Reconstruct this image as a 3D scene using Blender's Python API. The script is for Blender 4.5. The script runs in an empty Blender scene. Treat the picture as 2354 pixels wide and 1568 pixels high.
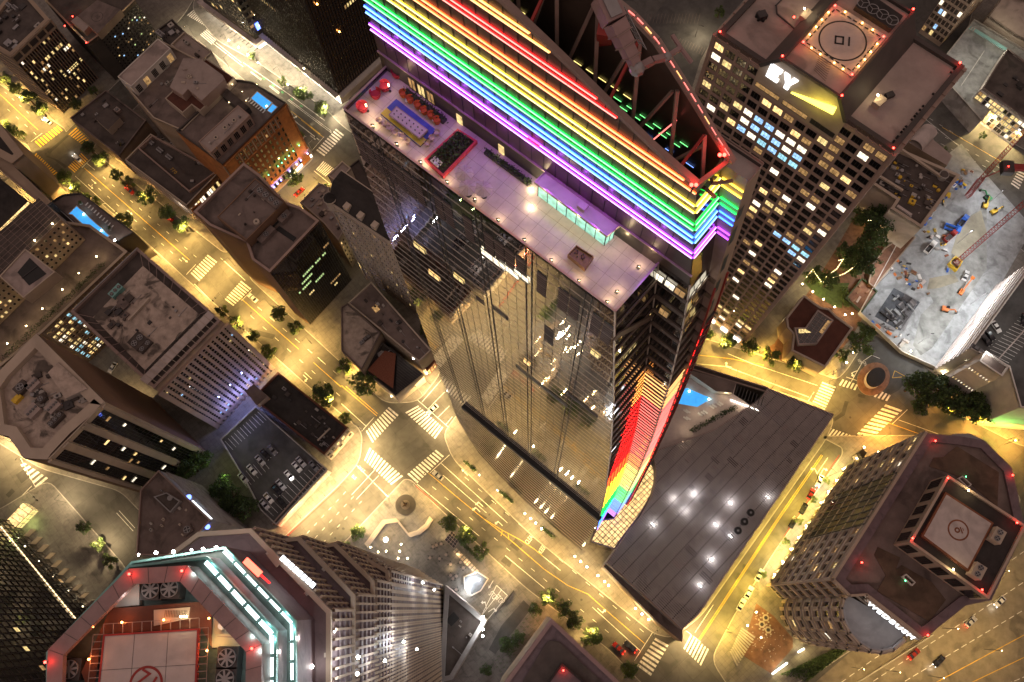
import bpy,math,random
import numpy as np
from mathutils import Vector,Matrix
R=random.Random(7)
sc=bpy.context.scene
COL=sc.collection
PI=math.pi
FL=1900.0;NAD=(1218.0,1400.0);CX,CY=1177.0,784.0;H=320.0
_d=np.array([(NAD[0]-CX)/FL,(NAD[1]-CY)/FL,1.0]);_d/=np.linalg.norm(_d)
_e1=np.array([1.0,0,0])-_d*_d[0];_e1/=np.linalg.norm(_e1)
_e2=np.cross(_d,_e1)
if _e2[1]>0:_e2=-_e2
_k=.61302
_s1,_s2=.20844,.36462
WIN={0:(0,0,1.0)}
for _i in range(9):WIN[_i+1]=((_i%3)*784.75,(_i//3)*522.8,.33347)
for _c,_ox,_oy,_s in(('a',0,0,_s1),('b',640,0,_s1),('c',0,450,_s1),('d',640,450,_s1),('e',2600,0,_s1),('x',2100,0,_s1),
                         ('y',2200,500,_s1),('z',2100,1000,_s1),('w',2100,1500,_s1),('f',3040,400,_s2),('g',2900,800,_s2),
                         ('h',3040,1200,_s2),('i',2900,1600,_s2),('j',2640,2025,_s2),('k',1280,1700,_s2),('l',1500,2025,_s2),
                         ('m',900,1850,_s2),('n',300,2025,_s2),('o',0,1650,_s2),('p',1240,50,_s2)):
 WIN[_c]=(_ox*_k,_oy*_k,_s)
def ray(c,x,y):
 ox,oy,s=WIN[c]
 p=np.array([(x*s+ox-CX)/FL,(y*s+oy-CY)/FL,1.0])
 return np.array([p.dot(_e1),p.dot(_e2),-p.dot(_d)])
def P(c,x,y,z=0.0):
 r=ray(c,x,y);t=(z-H)/r[2]
 return Vector((r[0]*t,r[1]*t,z))
def PP(c,pts,z=0.0):return[P(c,x,y,z)for x,y in pts]
def PL(c,x,y,A,B):
 r=ray(c,x,y);n=(-(B[1]-A[1]),B[0]-A[0]);t=(n[0]*A[0]+n[1]*A[1])/(n[0]*r[0]+n[1]*r[1])
 return Vector((r[0]*t,r[1]*t,H+r[2]*t))
def ZV(roof,base):
 a=P(*roof);b=P(*base);u=Vector((a.x,a.y));L=u.length
 return H*(1-Vector((b.x,b.y)).dot(u/L)/L)
def V2(v):return Vector((v[0],v[1]))
def lerp(a,b,t):return a+(b-a)*t
MATS={}
def _bsdf(name):
 m=bpy.data.materials.new(name);m.use_nodes=True
 return m,m.node_tree.nodes,m.node_tree.links,m.node_tree.nodes['Principled BSDF']
def mat(name,col,rough=.8,metal=0,var=.25,scale=.6,spec=.5,bump=0,bscale=8,fine=0.0,stain=0.0,slab=0):
 m,N,L,b=_bsdf(name)
 b.inputs['Roughness'].default_value=rough;b.inputs['Metallic'].default_value=metal
 b.inputs['Specular IOR Level'].default_value=spec
 tc=N.new('ShaderNodeTexCoord')
 n1=N.new('ShaderNodeTexNoise');n1.inputs['Scale'].default_value=scale;n1.inputs['Detail'].default_value=6;n1.inputs['Roughness'].default_value=.65
 L.new(tc.outputs['Object'],n1.inputs['Vector'])
 rp=N.new('ShaderNodeValToRGB');rp.color_ramp.elements[0].position=.3;rp.color_ramp.elements[1].position=.7
 rp.color_ramp.elements[0].color=tuple(c*(1-var)for c in col)+(1,);rp.color_ramp.elements[1].color=tuple(min(1,c*(1+var))for c in col)+(1,)
 L.new(n1.outputs['Fac'],rp.inputs['Fac']);out=rp.outputs['Color']
 if stain:
  n2=N.new('ShaderNodeTexNoise');n2.inputs['Scale'].default_value=scale*.45;n2.inputs['Detail'].default_value=8;n2.inputs['Distortion'].default_value=1.2
  r2=N.new('ShaderNodeValToRGB');r2.color_ramp.elements[0].position=.52;r2.color_ramp.elements[1].position=.64
  r2.color_ramp.elements[0].color=(1,1,1,1);r2.color_ramp.elements[1].color=(1-stain,)*3+(1,)
  mx=N.new('ShaderNodeMix');mx.data_type='RGBA';mx.blend_type='MULTIPLY';mx.inputs['Factor'].default_value=1
  L.new(tc.outputs['Object'],n2.inputs['Vector']);L.new(n2.outputs['Fac'],r2.inputs['Fac'])
  L.new(out,mx.inputs['A']);L.new(r2.outputs['Color'],mx.inputs['B']);out=mx.outputs['Result']
 if slab:
  br=N.new('ShaderNodeTexBrick');br.inputs['Scale'].default_value=1;br.inputs['Brick Width'].default_value=slab;br.inputs['Row Height'].default_value=slab;br.inputs['Mortar Size'].default_value=.035;br.offset=0;br.inputs['Color1'].default_value=(1,1,1,1);br.inputs['Color2'].default_value=(.84,.84,.84,1);br.inputs['Mortar'].default_value=(.5,.5,.5,1)
  mp=N.new('ShaderNodeMapping');mp.inputs['Rotation'].default_value=(0,0,-.69);m2=N.new('ShaderNodeMix');m2.data_type='RGBA';m2.blend_type='MULTIPLY';m2.inputs['Factor'].default_value=1
  L.new(tc.outputs['Object'],mp.inputs['Vector']);L.new(mp.outputs['Vector'],br.inputs['Vector']);L.new(out,m2.inputs['A']);L.new(br.outputs['Color'],m2.inputs['B']);out=m2.outputs['Result']
 L.new(out,b.inputs['Base Color'])
 if bump:
  n3=N.new('ShaderNodeTexNoise');n3.inputs['Scale'].default_value=bscale;n3.inputs['Detail'].default_value=3
  bp=N.new('ShaderNodeBump');bp.inputs['Strength'].default_value=bump;bp.inputs['Distance'].default_value=.1
  L.new(tc.outputs['Object'],n3.inputs['Vector']);L.new(n3.outputs['Fac'],bp.inputs['Height']);L.new(bp.outputs['Normal'],b.inputs['Normal'])
 MATS[name]=m
 return m
def emi(name,col,st,vary=0.0):
 m,N,L,b=_bsdf(name)
 b.inputs['Base Color'].default_value=tuple(.3*c for c in col)+(1,)
 b.inputs['Emission Color'].default_value=tuple(col)+(1,);b.inputs['Emission Strength'].default_value=st
 if vary:
  tc=N.new('ShaderNodeTexCoord');n=N.new('ShaderNodeTexNoise');n.inputs['Scale'].default_value=1.1;n.inputs['Detail'].default_value=4
  oi=N.new('ShaderNodeObjectInfo');ad=N.new('ShaderNodeVectorMath');ad.operation='ADD'
  L.new(tc.outputs['Object'],ad.inputs[0]);L.new(oi.outputs['Location'],ad.inputs[1]);L.new(ad.outputs[0],n.inputs['Vector'])
  mr=N.new('ShaderNodeMapRange');mr.inputs['From Min'].default_value=.3;mr.inputs['From Max'].default_value=.7
  mr.inputs['To Min'].default_value=st*(1-vary);mr.inputs['To Max'].default_value=st*(1+vary)
  L.new(n.outputs['Fac'],mr.inputs['Value']);L.new(mr.outputs['Result'],b.inputs['Emission Strength'])
 MATS[name]=m
 return m
def glass(name,col,rough=.03,metal=.0,spec=.9,bump=0.0,bs=.35):
 m,N,L,b=_bsdf(name)
 b.inputs['Base Color'].default_value=tuple(col)+(1,);b.inputs['Roughness'].default_value=rough
 b.inputs['Metallic'].default_value=metal;b.inputs['Specular IOR Level'].default_value=spec;b.inputs['IOR'].default_value=1.6
 if bump:
  tc=N.new('ShaderNodeTexCoord');n=N.new('ShaderNodeTexNoise');n.inputs['Scale'].default_value=bs;n.inputs['Detail'].default_value=1.5
  mp=N.new('ShaderNodeMapping');mp.inputs['Scale'].default_value=(1,1,2.2)
  bp=N.new('ShaderNodeBump');bp.inputs['Strength'].default_value=bump;bp.inputs['Distance'].default_value=.3
  L.new(tc.outputs['Object'],mp.inputs['Vector']);L.new(mp.outputs['Vector'],n.inputs['Vector'])
  L.new(n.outputs['Fac'],bp.inputs['Height']);L.new(bp.outputs['Normal'],b.inputs['Normal'])
 MATS[name]=m
 return m
mat('asphalt',(.11,.104,.095),.85,var=.16,scale=.3,bump=.15,bscale=14,stain=.25,slab=7)
mat('asphalt_dark',(.075,.072,.069),.85,var=.3,scale=.2,bump=.15,stain=.3)
mat('patch',(.055,.052,.05),.9,var=.2,scale=.4)
mat('pave',(.215,.195,.17),.85,var=.15,scale=.5,stain=.22,slab=1.8)
mat('plaza',(.185,.172,.16),.8,var=.2,scale=.6,stain=.25,slab=2.6)
mat('brick_pave',(.20,.10,.06),.85,var=.3,scale=.5,stain=.3)
mat('curb',(.33,.31,.28),.8)
mat('curb_red',(.30,.04,.03),.7)
mat('white_paint',(.72,.70,.66),.7,var=.25,scale=1.2,stain=.35)
mat('yellow_paint',(.70,.42,.04),.7,var=.2,scale=1.2,stain=.25)
mat('roof_brown',(.17,.13,.115),.9,var=.3,scale=.18,stain=.45)
mat('roof_dark',(.085,.068,.06),.9,var=.3,scale=.2,stain=.4)
mat('roof_black',(.035,.03,.028),.9,var=.3,scale=.3,stain=.3)
mat('roof_pale',(.36,.29,.26),.85,var=.15,scale=.2,stain=.35)
mat('roof_white',(.50,.43,.40),.8,var=.12,scale=.25,stain=.22)
mat('roof_spot',(.42,.34,.28),.9,var=.3,scale=.35,stain=.75)
mat('roof_red',(.10,.035,.022),.9,var=.25,scale=.3)
mat('tile_red',(.22,.075,.04),.8,var=.25,scale=2)
mat('tan_wall',(.33,.25,.18),.8,var=.15,scale=.1,stain=.2)
mat('tan_pale',(.45,.37,.29),.8,var=.12,scale=.1,stain=.15)
mat('brown_wall',(.20,.115,.07),.75,var=.12,scale=.08,stain=.15)
mat('beige',(.48,.40,.32),.8,var=.15,scale=.2,stain=.2)
mat('white_wall',(.62,.57,.52),.75,var=.1,scale=.2,stain=.15)
mat('grey_wall',(.30,.29,.29),.75,var=.15,scale=.2,stain=.2)
mat('dark_wall',(.06,.05,.045),.7,var=.2,scale=.2)
mat('terra',(.42,.16,.045),.8,var=.25,scale=.4,stain=.2)
mat('pink_stone',(.36,.255,.21),.7,var=.12,scale=.15,stain=.1)
mat('stone_strip',(.42,.33,.25),.7,var=.12,scale=.2,stain=.15)
mat('concrete',(.38,.35,.32),.85,var=.2,scale=.3,stain=.35)
mat('metal_grey',(.32,.31,.31),.45,metal=.7,var=.15)
mat('metal_dark',(.06,.055,.055),.5,metal=.5,var=.2)
mat('metal_tan',(.30,.22,.19),.55,metal=.3,var=.15)
mat('steel_red',(.30,.03,.025),.5,metal=.2,var=.2)
mat('louver',(.46,.40,.39),.5,metal=.35,var=.15)
mat('teal_metal',(.20,.42,.39),.45,metal=.4,var=.15)
mat('mauve_metal',(.30,.20,.19),.5,metal=.3,var=.12)
mat('black',(.012,.012,.012),.6)
mat('rubber',(.02,.02,.02),.8)
mat('tower_floor',(.46,.38,.36),.6,var=.1,scale=.8)
mat('planter_red',(.55,.05,.06),.6,var=.1)
mat('soil',(.05,.035,.02),.95)
mat('grass',(.07,.10,.03),.95,var=.4,scale=.8)
mat('leaf_a',(.065,.11,.028),.8,var=.5,scale=1.1)
mat('leaf_b',(.095,.135,.03),.8,var=.5,scale=1.1)
mat('leaf_dark',(.045,.07,.025),.85,var=.5,scale=1.0)
mat('bark',(.09,.06,.04),.9)
mat('dirt',(.30,.27,.20),.95,var=.35,scale=.12,bump=.6,bscale=1.2,stain=.5)
mat('dirt_grey',(.25,.25,.235),.95,var=.4,scale=.2,bump=.5,bscale=1.5,stain=.4)
mat('slab_grey',(.30,.305,.305),.85,var=.25,scale=.35,stain=.35)
mat('pit_dark',(.07,.075,.085),.85,var=.35,scale=.5)
mat('pool_tile',(.30,.62,.80),.4,var=.06,scale=2)
mat('white_plastic',(.75,.73,.70),.5,var=.05)
mat('fabric_red',(.42,.03,.05),.9);mat('fabric_orange',(.55,.13,.03),.9);mat('fabric_tan',(.52,.40,.33),.9)
mat('umbrella',(.50,.42,.38),.85);mat('wood',(.22,.12,.06),.6,var=.3,scale=2)
mat('rust',(.20,.07,.03),.8,var=.4);mat('blue_paint',(.03,.12,.50),.5);mat('orange_paint',(.60,.16,.03),.5);mat('yellow_mach',(.65,.42,.03),.5)
mat('green_paint',(.05,.25,.10),.6);mat('deck_blue',(.04,.06,.30),.6);mat('deck_gold',(.45,.36,.05),.6)
for nme,c in dict(car_white=(.72,.72,.70),car_grey=(.20,.20,.21),car_black=(.015,.015,.018),car_red=(.28,.02,.015),car_silver=(.45,.45,.46)).items():
 mat(nme,c,.25,metal=.3,var=.03)
glass('car_glass',(.015,.017,.02),.05)
glass('win_dark',(.010,.009,.009),.06,bump=.12)
glass('win_grey',(.05,.048,.045),.12)
glass('mirror_glass',(.85,.82,.76),.012,metal=1.0,bump=.05,bs=.28)
glass('dark_glass',(.012,.011,.010),.03,spec=1.0,bump=.05)
glass('bronze_glass',(.13,.085,.05),.03,metal=.6,bump=.05)
glass('teal_glass',(.20,.42,.40),.08,spec=.8)
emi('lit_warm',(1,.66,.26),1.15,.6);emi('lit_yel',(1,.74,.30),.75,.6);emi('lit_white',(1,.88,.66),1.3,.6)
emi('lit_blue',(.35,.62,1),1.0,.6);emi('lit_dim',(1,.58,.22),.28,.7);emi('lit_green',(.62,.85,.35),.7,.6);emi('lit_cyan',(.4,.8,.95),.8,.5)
emi('lamp_warm',(1,.78,.42),40);emi('lamp_white',(1,.95,.88),60);emi('lamp_small',(1,.70,.32),14);emi('lamp_orange',(1,.42,.10),16)
emi('lamp_red',(1,.03,.02),18);emi('lamp_green',(.1,1,.35),12);emi('lamp_blue',(.25,.3,1),14)
emi('sign_white',(.92,.96,1),2.0);emi('sign_yellow',(1,.92,.12),2.4);emi('sign_blue',(.12,.2,1),4);emi('sign_red',(1,.1,.06),4)
emi('tail_red',(1,.02,.01),8);emi('head_white',(1,.95,.85),8);emi('shop_white',(1,.90,.72),3.2);emi('shop_warm',(1,.72,.38),2.2)
emi('teal_tube',(.55,1,.95),2.6);emi('cyan_tube',(.75,1,1),4.0);emi('strip_white',(1,.93,.80),6)
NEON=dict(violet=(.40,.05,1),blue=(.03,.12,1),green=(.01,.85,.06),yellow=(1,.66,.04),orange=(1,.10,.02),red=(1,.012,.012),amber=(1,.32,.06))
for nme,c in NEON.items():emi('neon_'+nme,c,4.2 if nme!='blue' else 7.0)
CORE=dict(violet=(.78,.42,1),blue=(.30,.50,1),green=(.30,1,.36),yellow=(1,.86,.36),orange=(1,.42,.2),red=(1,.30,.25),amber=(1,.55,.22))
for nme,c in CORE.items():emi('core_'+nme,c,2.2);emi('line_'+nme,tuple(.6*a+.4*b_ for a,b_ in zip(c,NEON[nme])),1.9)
OFF={}
class MB:
 def __init__(s):s.v=[];s.f=[];s.m=[];s.names=[]
 def mi(s,m):
  if m not in s.names:s.names.append(m)
  return s.names.index(m)
 def add(s,vs,fs,m):
  o=len(s.v);k=s.mi(m);s.v+=[tuple(v)for v in vs]
  for f in fs:s.f.append([i+o for i in f]);s.m.append(k)
  return s
 def quad(s,pts,m):return s.add(pts,[list(range(len(pts)))],m)
 def prism(s,pts,z0,z1,side,top=None,bottom=False):
  n=len(pts);a=[(p[0],p[1],z0)for p in pts];b=[(p[0],p[1],z1)for p in pts]
  s.add(a+b,[[i,(i+1)%n,n+(i+1)%n,n+i]for i in range(n)],side)
  if top:s.add(b,[list(range(n))],top)
  if bottom:s.add(a,[list(range(n))[::-1]],side)
  return s
 def ring(s,pts,w,z0,z1,m):
  inn=inset(pts,w);n=len(pts)
  o0=[(p[0],p[1],z0)for p in pts];o1=[(p[0],p[1],z1)for p in pts];i0=[(p[0],p[1],z0)for p in inn];i1=[(p[0],p[1],z1)for p in inn]
  fs=[]
  for i in range(n):
   j=(i+1)%n
   fs+=[[i,j,n+j,n+i],[n+i,n+j,3*n+j,3*n+i],[2*n+j,2*n+i,3*n+i,3*n+j]]
  return s.add(o0+o1+i0+i1,fs,m)
 def box(s,c,d,L,W,z0,z1,m):
  d=V2(d).normalized();n=Vector((-d.y,d.x));c=V2(c)
  pts=[c+d*L/2*a+n*W/2*b for a,b in((-1,-1),(1,-1),(1,1),(-1,1))]
  return s.prism(pts,z0,z1,m,m,True)
 def bar(s,p,q,w,h,m,up=Vector((0,0,1))):
  p=Vector(p);q=Vector(q);d=(q-p)
  if d.length<1e-6:return s
  d.normalize();x=d.cross(up)
  if x.length<1e-3:x=d.cross(Vector((1,0,0)))
  x.normalize();y=x.cross(d)
  vs=[e+x*w/2*a+y*h/2*b for e in(p,q)for a,b in((-1,-1),(1,-1),(1,1),(-1,1))]
  return s.add(vs,[[0,1,5,4],[1,2,6,5],[2,3,7,6],[3,0,4,7],[3,2,1,0],[4,5,6,7]],m)
 def tube(s,p,q,r,m,n=6,r2=None):
  p=Vector(p);q=Vector(q);d=(q-p).normalized();x=d.cross(Vector((0,0,1)))
  if x.length<1e-3:x=Vector((1,0,0))
  x.normalize();y=d.cross(x);r2=r if r2 is None else r2
  vs=[e+(x*math.cos(2*PI*i/n)+y*math.sin(2*PI*i/n))*rr for e,rr in((p,r),(q,r2))for i in range(n)]
  return s.add(vs,[[i,(i+1)%n,n+(i+1)%n,n+i]for i in range(n)]+[list(range(n))[::-1],list(range(n,2*n))],m)
 def cyl(s,c,r,z0,z1,m,n=16,r2=None):return s.tube((c[0],c[1],z0),(c[0],c[1],z1),r,m,n,r2)
 def annulus(s,c,r0,r1,z,m,n=40):
  vs=[(c[0]+r*math.cos(2*PI*i/n),c[1]+r*math.sin(2*PI*i/n),z)for r in(r0,r1)for i in range(n)]
  return s.add(vs,[[i,(i+1)%n,n+(i+1)%n,n+i]for i in range(n)],m)
 def disc(s,c,r,z,m,n=24):return s.add([(c[0]+r*math.cos(2*PI*i/n),c[1]+r*math.sin(2*PI*i/n),z)for i in range(n)],[list(range(n))],m)
 def ball(s,c,r,m,n=8,k=5,sz=1.0):
  vs=[(c[0],c[1],c[2]+r*sz)]
  for i in range(1,k):
   t=PI*i/k
   vs+=[(c[0]+r*math.sin(t)*math.cos(2*PI*j/n),c[1]+r*math.sin(t)*math.sin(2*PI*j/n),c[2]+r*sz*math.cos(t))for j in range(n)]
  vs.append((c[0],c[1],c[2]-r*sz));fs=[]
  for j in range(n):fs.append([0,1+j,1+(j+1)%n]);fs.append([len(vs)-1,1+(k-2)*n+(j+1)%n,1+(k-2)*n+j])
  for i in range(k-2):
   for j in range(n):fs.append([1+i*n+j,1+(i+1)*n+j,1+(i+1)*n+(j+1)%n,1+i*n+(j+1)%n])
  return s.add(vs,fs,m)
 def mesh(s,name,off=(0,0,0)):
  me=bpy.data.meshes.new(name)
  me.from_pydata([(v[0]-off[0],v[1]-off[1],v[2]-off[2])for v in s.v],[],s.f)
  for nme in s.names:me.materials.append(MATS[nme])
  me.polygons.foreach_set('material_index',s.m);me.update()
  return me
 def build(s,name,parent=None,**kw):
  if not s.v:return None
  off=OFF.get(parent.name,Vector((0,0,0)))if parent else Vector((0,0,0))
  loc=Vector((0,0,0))
  if not parent:
   xs=[v[0]for v in s.v];ys=[v[1]for v in s.v];zs=[v[2]for v in s.v]
   loc=Vector(((min(xs)+max(xs))/2,(min(ys)+max(ys))/2,min(zs)));off=loc
  o=bpy.data.objects.new(name,s.mesh(name,off));COL.objects.link(o);o.location=loc
  if parent:o.parent=parent
  OFF[o.name]=off.copy()
  for k,v in kw.items():o[k]=v
  return o
def inset(pts,w):
 n=len(pts);A=sum(pts[i][0]*pts[(i+1)%n][1]-pts[(i+1)%n][0]*pts[i][1]for i in range(n));sg=1 if A>0 else-1
 out=[]
 for i in range(n):
  a=V2(pts[i-1]);b=V2(pts[i]);c=V2(pts[(i+1)%n])
  d1=(b-a).normalized();d2=(c-b).normalized()
  n1=Vector((-d1.y,d1.x))*sg;n2=Vector((-d2.y,d2.x))*sg
  k=1+n1.dot(n2);k=max(k,.35)
  out.append(b+(n1+n2)*(w/k))
 return out
def centroid(pts):return Vector((sum(p[0]for p in pts)/len(pts),sum(p[1]for p in pts)/len(pts)))
def T(name,label,cat,loc=(0,0,0),group=None):
 o=bpy.data.objects.new(name,None);COL.objects.link(o);o.empty_display_size=.5
 o.location=Vector((loc[0],loc[1],loc[2]if len(loc)>2 else 0));OFF[o.name]=o.location.copy()
 o['label']=label;o['category']=cat
 if group:o['group']=group
 return o
def tag(o,label,cat,group=None):
 o['label']=label;o['category']=cat
 if group:o['group']=group
 return o
def struct(o):o['kind']='structure';return o
def dup(root,loc,rz=None,label=None,group=None,sc_=None):
 r=root.copy();COL.objects.link(r);r.location=loc
 if rz is not None:r.rotation_euler=(0,0,rz)
 if sc_:r.scale=sc_ if hasattr(sc_,'__len__')else(sc_,)*3
 if label:r['label']=label
 if group:r['group']=group
 def rec(a,b):
  for ch in list(a.children):
   c=ch.copy();COL.objects.link(c);c.parent=b;rec(ch,c)
 rec(root,r)
 return r
def light(parent,loc,power,col,kind='POINT',radius=.25,angle=None,blend=.6,dirv=None):
 l=bpy.data.lights.new('lamp_light',kind);l.energy=power;l.color=col
 l.shadow_soft_size=radius
 if kind=='SPOT':l.spot_size=angle or 2.6;l.spot_blend=blend
 o=bpy.data.objects.new('lamp_light',l);COL.objects.link(o)
 off=OFF.get(parent.name,Vector((0,0,0)))if parent else Vector((0,0,0))
 o.location=Vector(loc)-off
 if parent:o.parent=parent
 if dirv:o.rotation_euler=Vector(dirv).to_track_quat('-Z','Y').to_euler()
 return o
def text(s,o,xd,yd,size,depth,m,name,parent=None,spacing=1.0):
 cu=bpy.data.curves.new('txt','FONT');cu.body=s;cu.size=1;cu.extrude=depth/size/2;cu.align_x='CENTER';cu.align_y='CENTER';cu.space_character=spacing
 t=bpy.data.objects.new('txt',cu);COL.objects.link(t)
 dg=bpy.context.evaluated_depsgraph_get();me=bpy.data.meshes.new_from_object(t.evaluated_get(dg))
 bpy.data.objects.remove(t)
 xd=Vector(xd);yd=Vector(yd);zd=xd.cross(yd).normalized()
 off=OFF.get(parent.name,Vector((0,0,0)))if parent else Vector((0,0,0))
 o=Vector(o)-off
 for v in me.vertices:
  c=v.co.copy();v.co=o+xd*c.x*size+yd*c.y*size+zd*c.z*size
 me.materials.clear();me.materials.append(MATS[m]);me.name=name
 ob=bpy.data.objects.new(name,me);COL.objects.link(ob)
 if parent:ob.parent=parent
 OFF[ob.name]=off
 return ob
WCACHE={}
def win_mesh(w,h,m,frame,div,name='window'):
 key=(round(w,2),round(h,2),m,frame,div)
 if key not in WCACHE:
  b=MB();w,h=key[0],key[1];t=min(.09,w*.12)
  b.add([(-w/2,-.02,-h/2),(w/2,-.02,-h/2),(w/2,-.02,h/2),(-w/2,-.02,h/2)],[[0,1,2,3]],m)
  for x0,x1,z0,z1 in[(-w/2,w/2,h/2-t,h/2),(-w/2,w/2,-h/2,-h/2+t),(-w/2,-w/2+t,-h/2+t,h/2-t),(w/2-t,w/2,-h/2+t,h/2-t)]+[(-w/2+w*k/div-t/3,-w/2+w*k/div+t/3,-h/2+t,h/2-t)for k in range(1,div)]:
   b.add([(x0,-.1,z0),(x1,-.1,z0),(x1,-.1,z1),(x0,-.1,z1),(x0,0,z0),(x1,0,z0),(x1,0,z1),(x0,0,z1)],[[0,1,2,3],[0,1,5,4],[1,2,6,5],[2,3,7,6],[3,0,4,7]],frame)
  WCACHE[key]=b.mesh(name)
 return WCACHE[key]
class Bldg:
 """A building: root Empty > wall, roof, parapet, windows; collects its windows and places them in flush()."""
 def __init__(s,name,label,pts,z,wall,roof,z0=0,ph=1.0,pw=.5,par=None,cat='building',group=None,loc=None):
  c=centroid(pts);s.root=T(name,label,cat,(c.x,c.y,z0),group);s.pts=[V2(p)for p in pts];s.z=z;s.z0=z0;s.wins=[];s.c=c
  MB().prism(s.pts,z0,z-.02 if ph else z,wall).build('wall',s.root)
  if ph:
   MB().quad([(p.x,p.y,z-ph)for p in inset(s.pts,pw*.5)],roof).build('roof',s.root)
   MB().ring(s.pts,pw,z-ph-.3,z,par or wall).build('parapet',s.root)
  else:MB().quad([(p.x,p.y,z)for p in s.pts],roof).build('roof',s.root)
  s.zr=z-ph
 def outward(s,p,q):
  d=(V2(q)-V2(p)).normalized();n=Vector((d.y,-d.x))
  mid=(V2(p)+V2(q))/2
  if n.dot(s.c-mid)>0:n=-n
  return n
 def edges(s,facing=True):
  out=[]
  for i in range(len(s.pts)):
   p,q=s.pts[i],s.pts[(i+1)%len(s.pts)];n=s.outward(p,q)
   if not facing or n.dot(-(p+q)/2)>0:out.append((p,q,n))
  return out
 def window(s,c,n,w,h,m,frame='metal_dark',div=2):s.wins.append((Vector(c),V2(n),w,h,m,frame,div))
 def facade(s,p,q,n,z0,z1,nx,nz,fw,fh,dark='win_dark',lit=(),prob=.1,frame='metal_dark',div=2,rng=None,off=.03,keep=None,mg=0.0):
  rg=rng or R;L=(q-p).length;d=(q-p)/L;cw=(L-2*mg)/nx;chh=(z1-z0)/nz
  for j in range(nz):
   for i in range(nx):
    if keep and not keep(i,j):continue
    c=p+d*(mg+cw*(i+.5))+n*off;m=dark
    if lit and rg.random()<(prob(i,j)if callable(prob)else prob):m=rg.choice(lit)
    s.window((c.x,c.y,z0+chh*(j+.5)),n,cw*fw,chh*fh,m,frame,div)
 def piers(s,mb,p,q,n,z0,z1,nx,w,dep,m,ends=True,mg=0.0):
  L=(q-p).length;d=(q-p)/L
  for i in range(0 if ends else 1,nx+(1 if ends else 0)):
   c=p+d*(mg+(L-2*mg)*i/nx)+n*dep/2;mb.box(c,d,w,dep,z0,z1,m)
 def bands(s,mb,p,q,n,zs,h,dep,m):
  L=(q-p).length;d=(q-p)/L;c=(p+q)/2+n*(dep/2)
  for z in zs:mb.box(c,d,L,dep,z-h/2,z+h/2,m)
 def flush(s,most=100):
  s.wins.sort(key=lambda t:-t[0].z)
  for c,n,w,h,m,fr,dv in s.wins[:most]:
   o=bpy.data.objects.new('window',win_mesh(w,h,m,fr,dv));COL.objects.link(o);o.parent=s.root
   o.location=c-s.root.location;o.rotation_euler=(0,0,math.atan2(n.x,-n.y))
  rest=s.wins[most:]
  if rest:
   b=MB()
   for c,n,w,h,m,fr,dv in rest:
    me=win_mesh(w,h,m,fr,dv);a=math.atan2(n.x,-n.y);ca,sa=math.cos(a),math.sin(a);names=[x.name for x in me.materials]
    base=len(b.v);b.v+=[(c.x+v.co.x*ca-v.co.y*sa,c.y+v.co.x*sa+v.co.y*ca,c.z+v.co.z)for v in me.vertices]
    for pl in me.polygons:b.f.append([i+base for i in pl.vertices]);b.m.append(b.mi(names[pl.material_index]))
   b.build('window_field',s.root,kind='stuff')
  s.wins=[]
def hvac(b,parent,c,d,L,W,z,h=1.6,fans=2,m='metal_grey'):
 """A rooftop machine with round fans."""
 mb=MB();d=V2(d).normalized();mb.box(c,d,L,W,z,z+h,m)
 for k in range(fans):
  cc=V2(c)+d*(L*((k+.5)/fans-.5));r=min(W,L/fans)*.4
  mb.cyl(cc,r,z+h,z+h+.25,'metal_dark',14);mb.annulus(cc,r*.86,r,z+h+.27,'metal_grey',14)
  for a in range(4):mb.bar((cc.x,cc.y,z+h+.3),(cc.x+r*.85*math.cos(a*PI/2+.4),cc.y+r*.85*math.sin(a*PI/2+.4),z+h+.3),r*.22,.04,'metal_grey')
 return mb.build('rooftop_unit',parent)
def clutter(parent,pts,z,n,rng,size=(.8,2.4),mats=('metal_grey','concrete','roof_dark','metal_dark'),d=None):
 """Small rooftop machines, vents and hatches inside a roof outline."""
 xs=[p[0]for p in pts];ys=[p[1]for p in pts];k=0;tries=0;d=d or(V2(pts[1])-V2(pts[0]))
 mb=None
 while k<n and tries<400:
  tries+=1;c=Vector((rng.uniform(min(xs),max(xs)),rng.uniform(min(ys),max(ys))))
  if not inside(c,inset(pts,2.0)):continue
  mb=MB();a=rng.uniform(*size);m=rng.choice(mats);h=rng.uniform(.3,1.3)
  if rng.random()<.3:mb.cyl(c,a*.3,z,z+h*.7,m,10)
  else:
   mb.box(c,d,a,a*rng.uniform(.4,1),z,z+h,m)
   if rng.random()<.5:mb.cyl(c,a*.18,z+h,z+h+.2,'metal_dark',8)
  k+=1
  if rng.random()<.25:mb.bar((c.x,c.y,z+.2),(c.x+d.normalized().x*4,c.y+d.normalized().y*4,z+.2),.15,.15,'metal_grey')
  mb.build('rooftop_unit',parent)
def inside(p,pts):
 r=False;n=len(pts)
 for i in range(n):
  a,b=pts[i],pts[(i+1)%n]
  if(a[1]>p[1])!=(b[1]>p[1])and p[0]<(b[0]-a[0])*(p[1]-a[1])/(b[1]-a[1])+a[0]:r=not r
 return r
cam=bpy.data.cameras.new('camera');cam.sensor_width=36;cam.lens=36*FL/2354;cam.clip_end=3000;cam.clip_start=.5
co=bpy.data.objects.new('camera',cam);COL.objects.link(co);sc.camera=co
rt=Vector((_e1[0],_e2[0],-_d[0]));dn=Vector((_e1[1],_e2[1],-_d[1]));fw=Vector((_e1[2],_e2[2],-_d[2]))
co.matrix_world=Matrix(((rt.x,-dn.x,-fw.x,0),(rt.y,-dn.y,-fw.y,0),(rt.z,-dn.z,-fw.z,H),(0,0,0,1)))
SKY=(2.5,1.72,1.50,.115)
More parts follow.
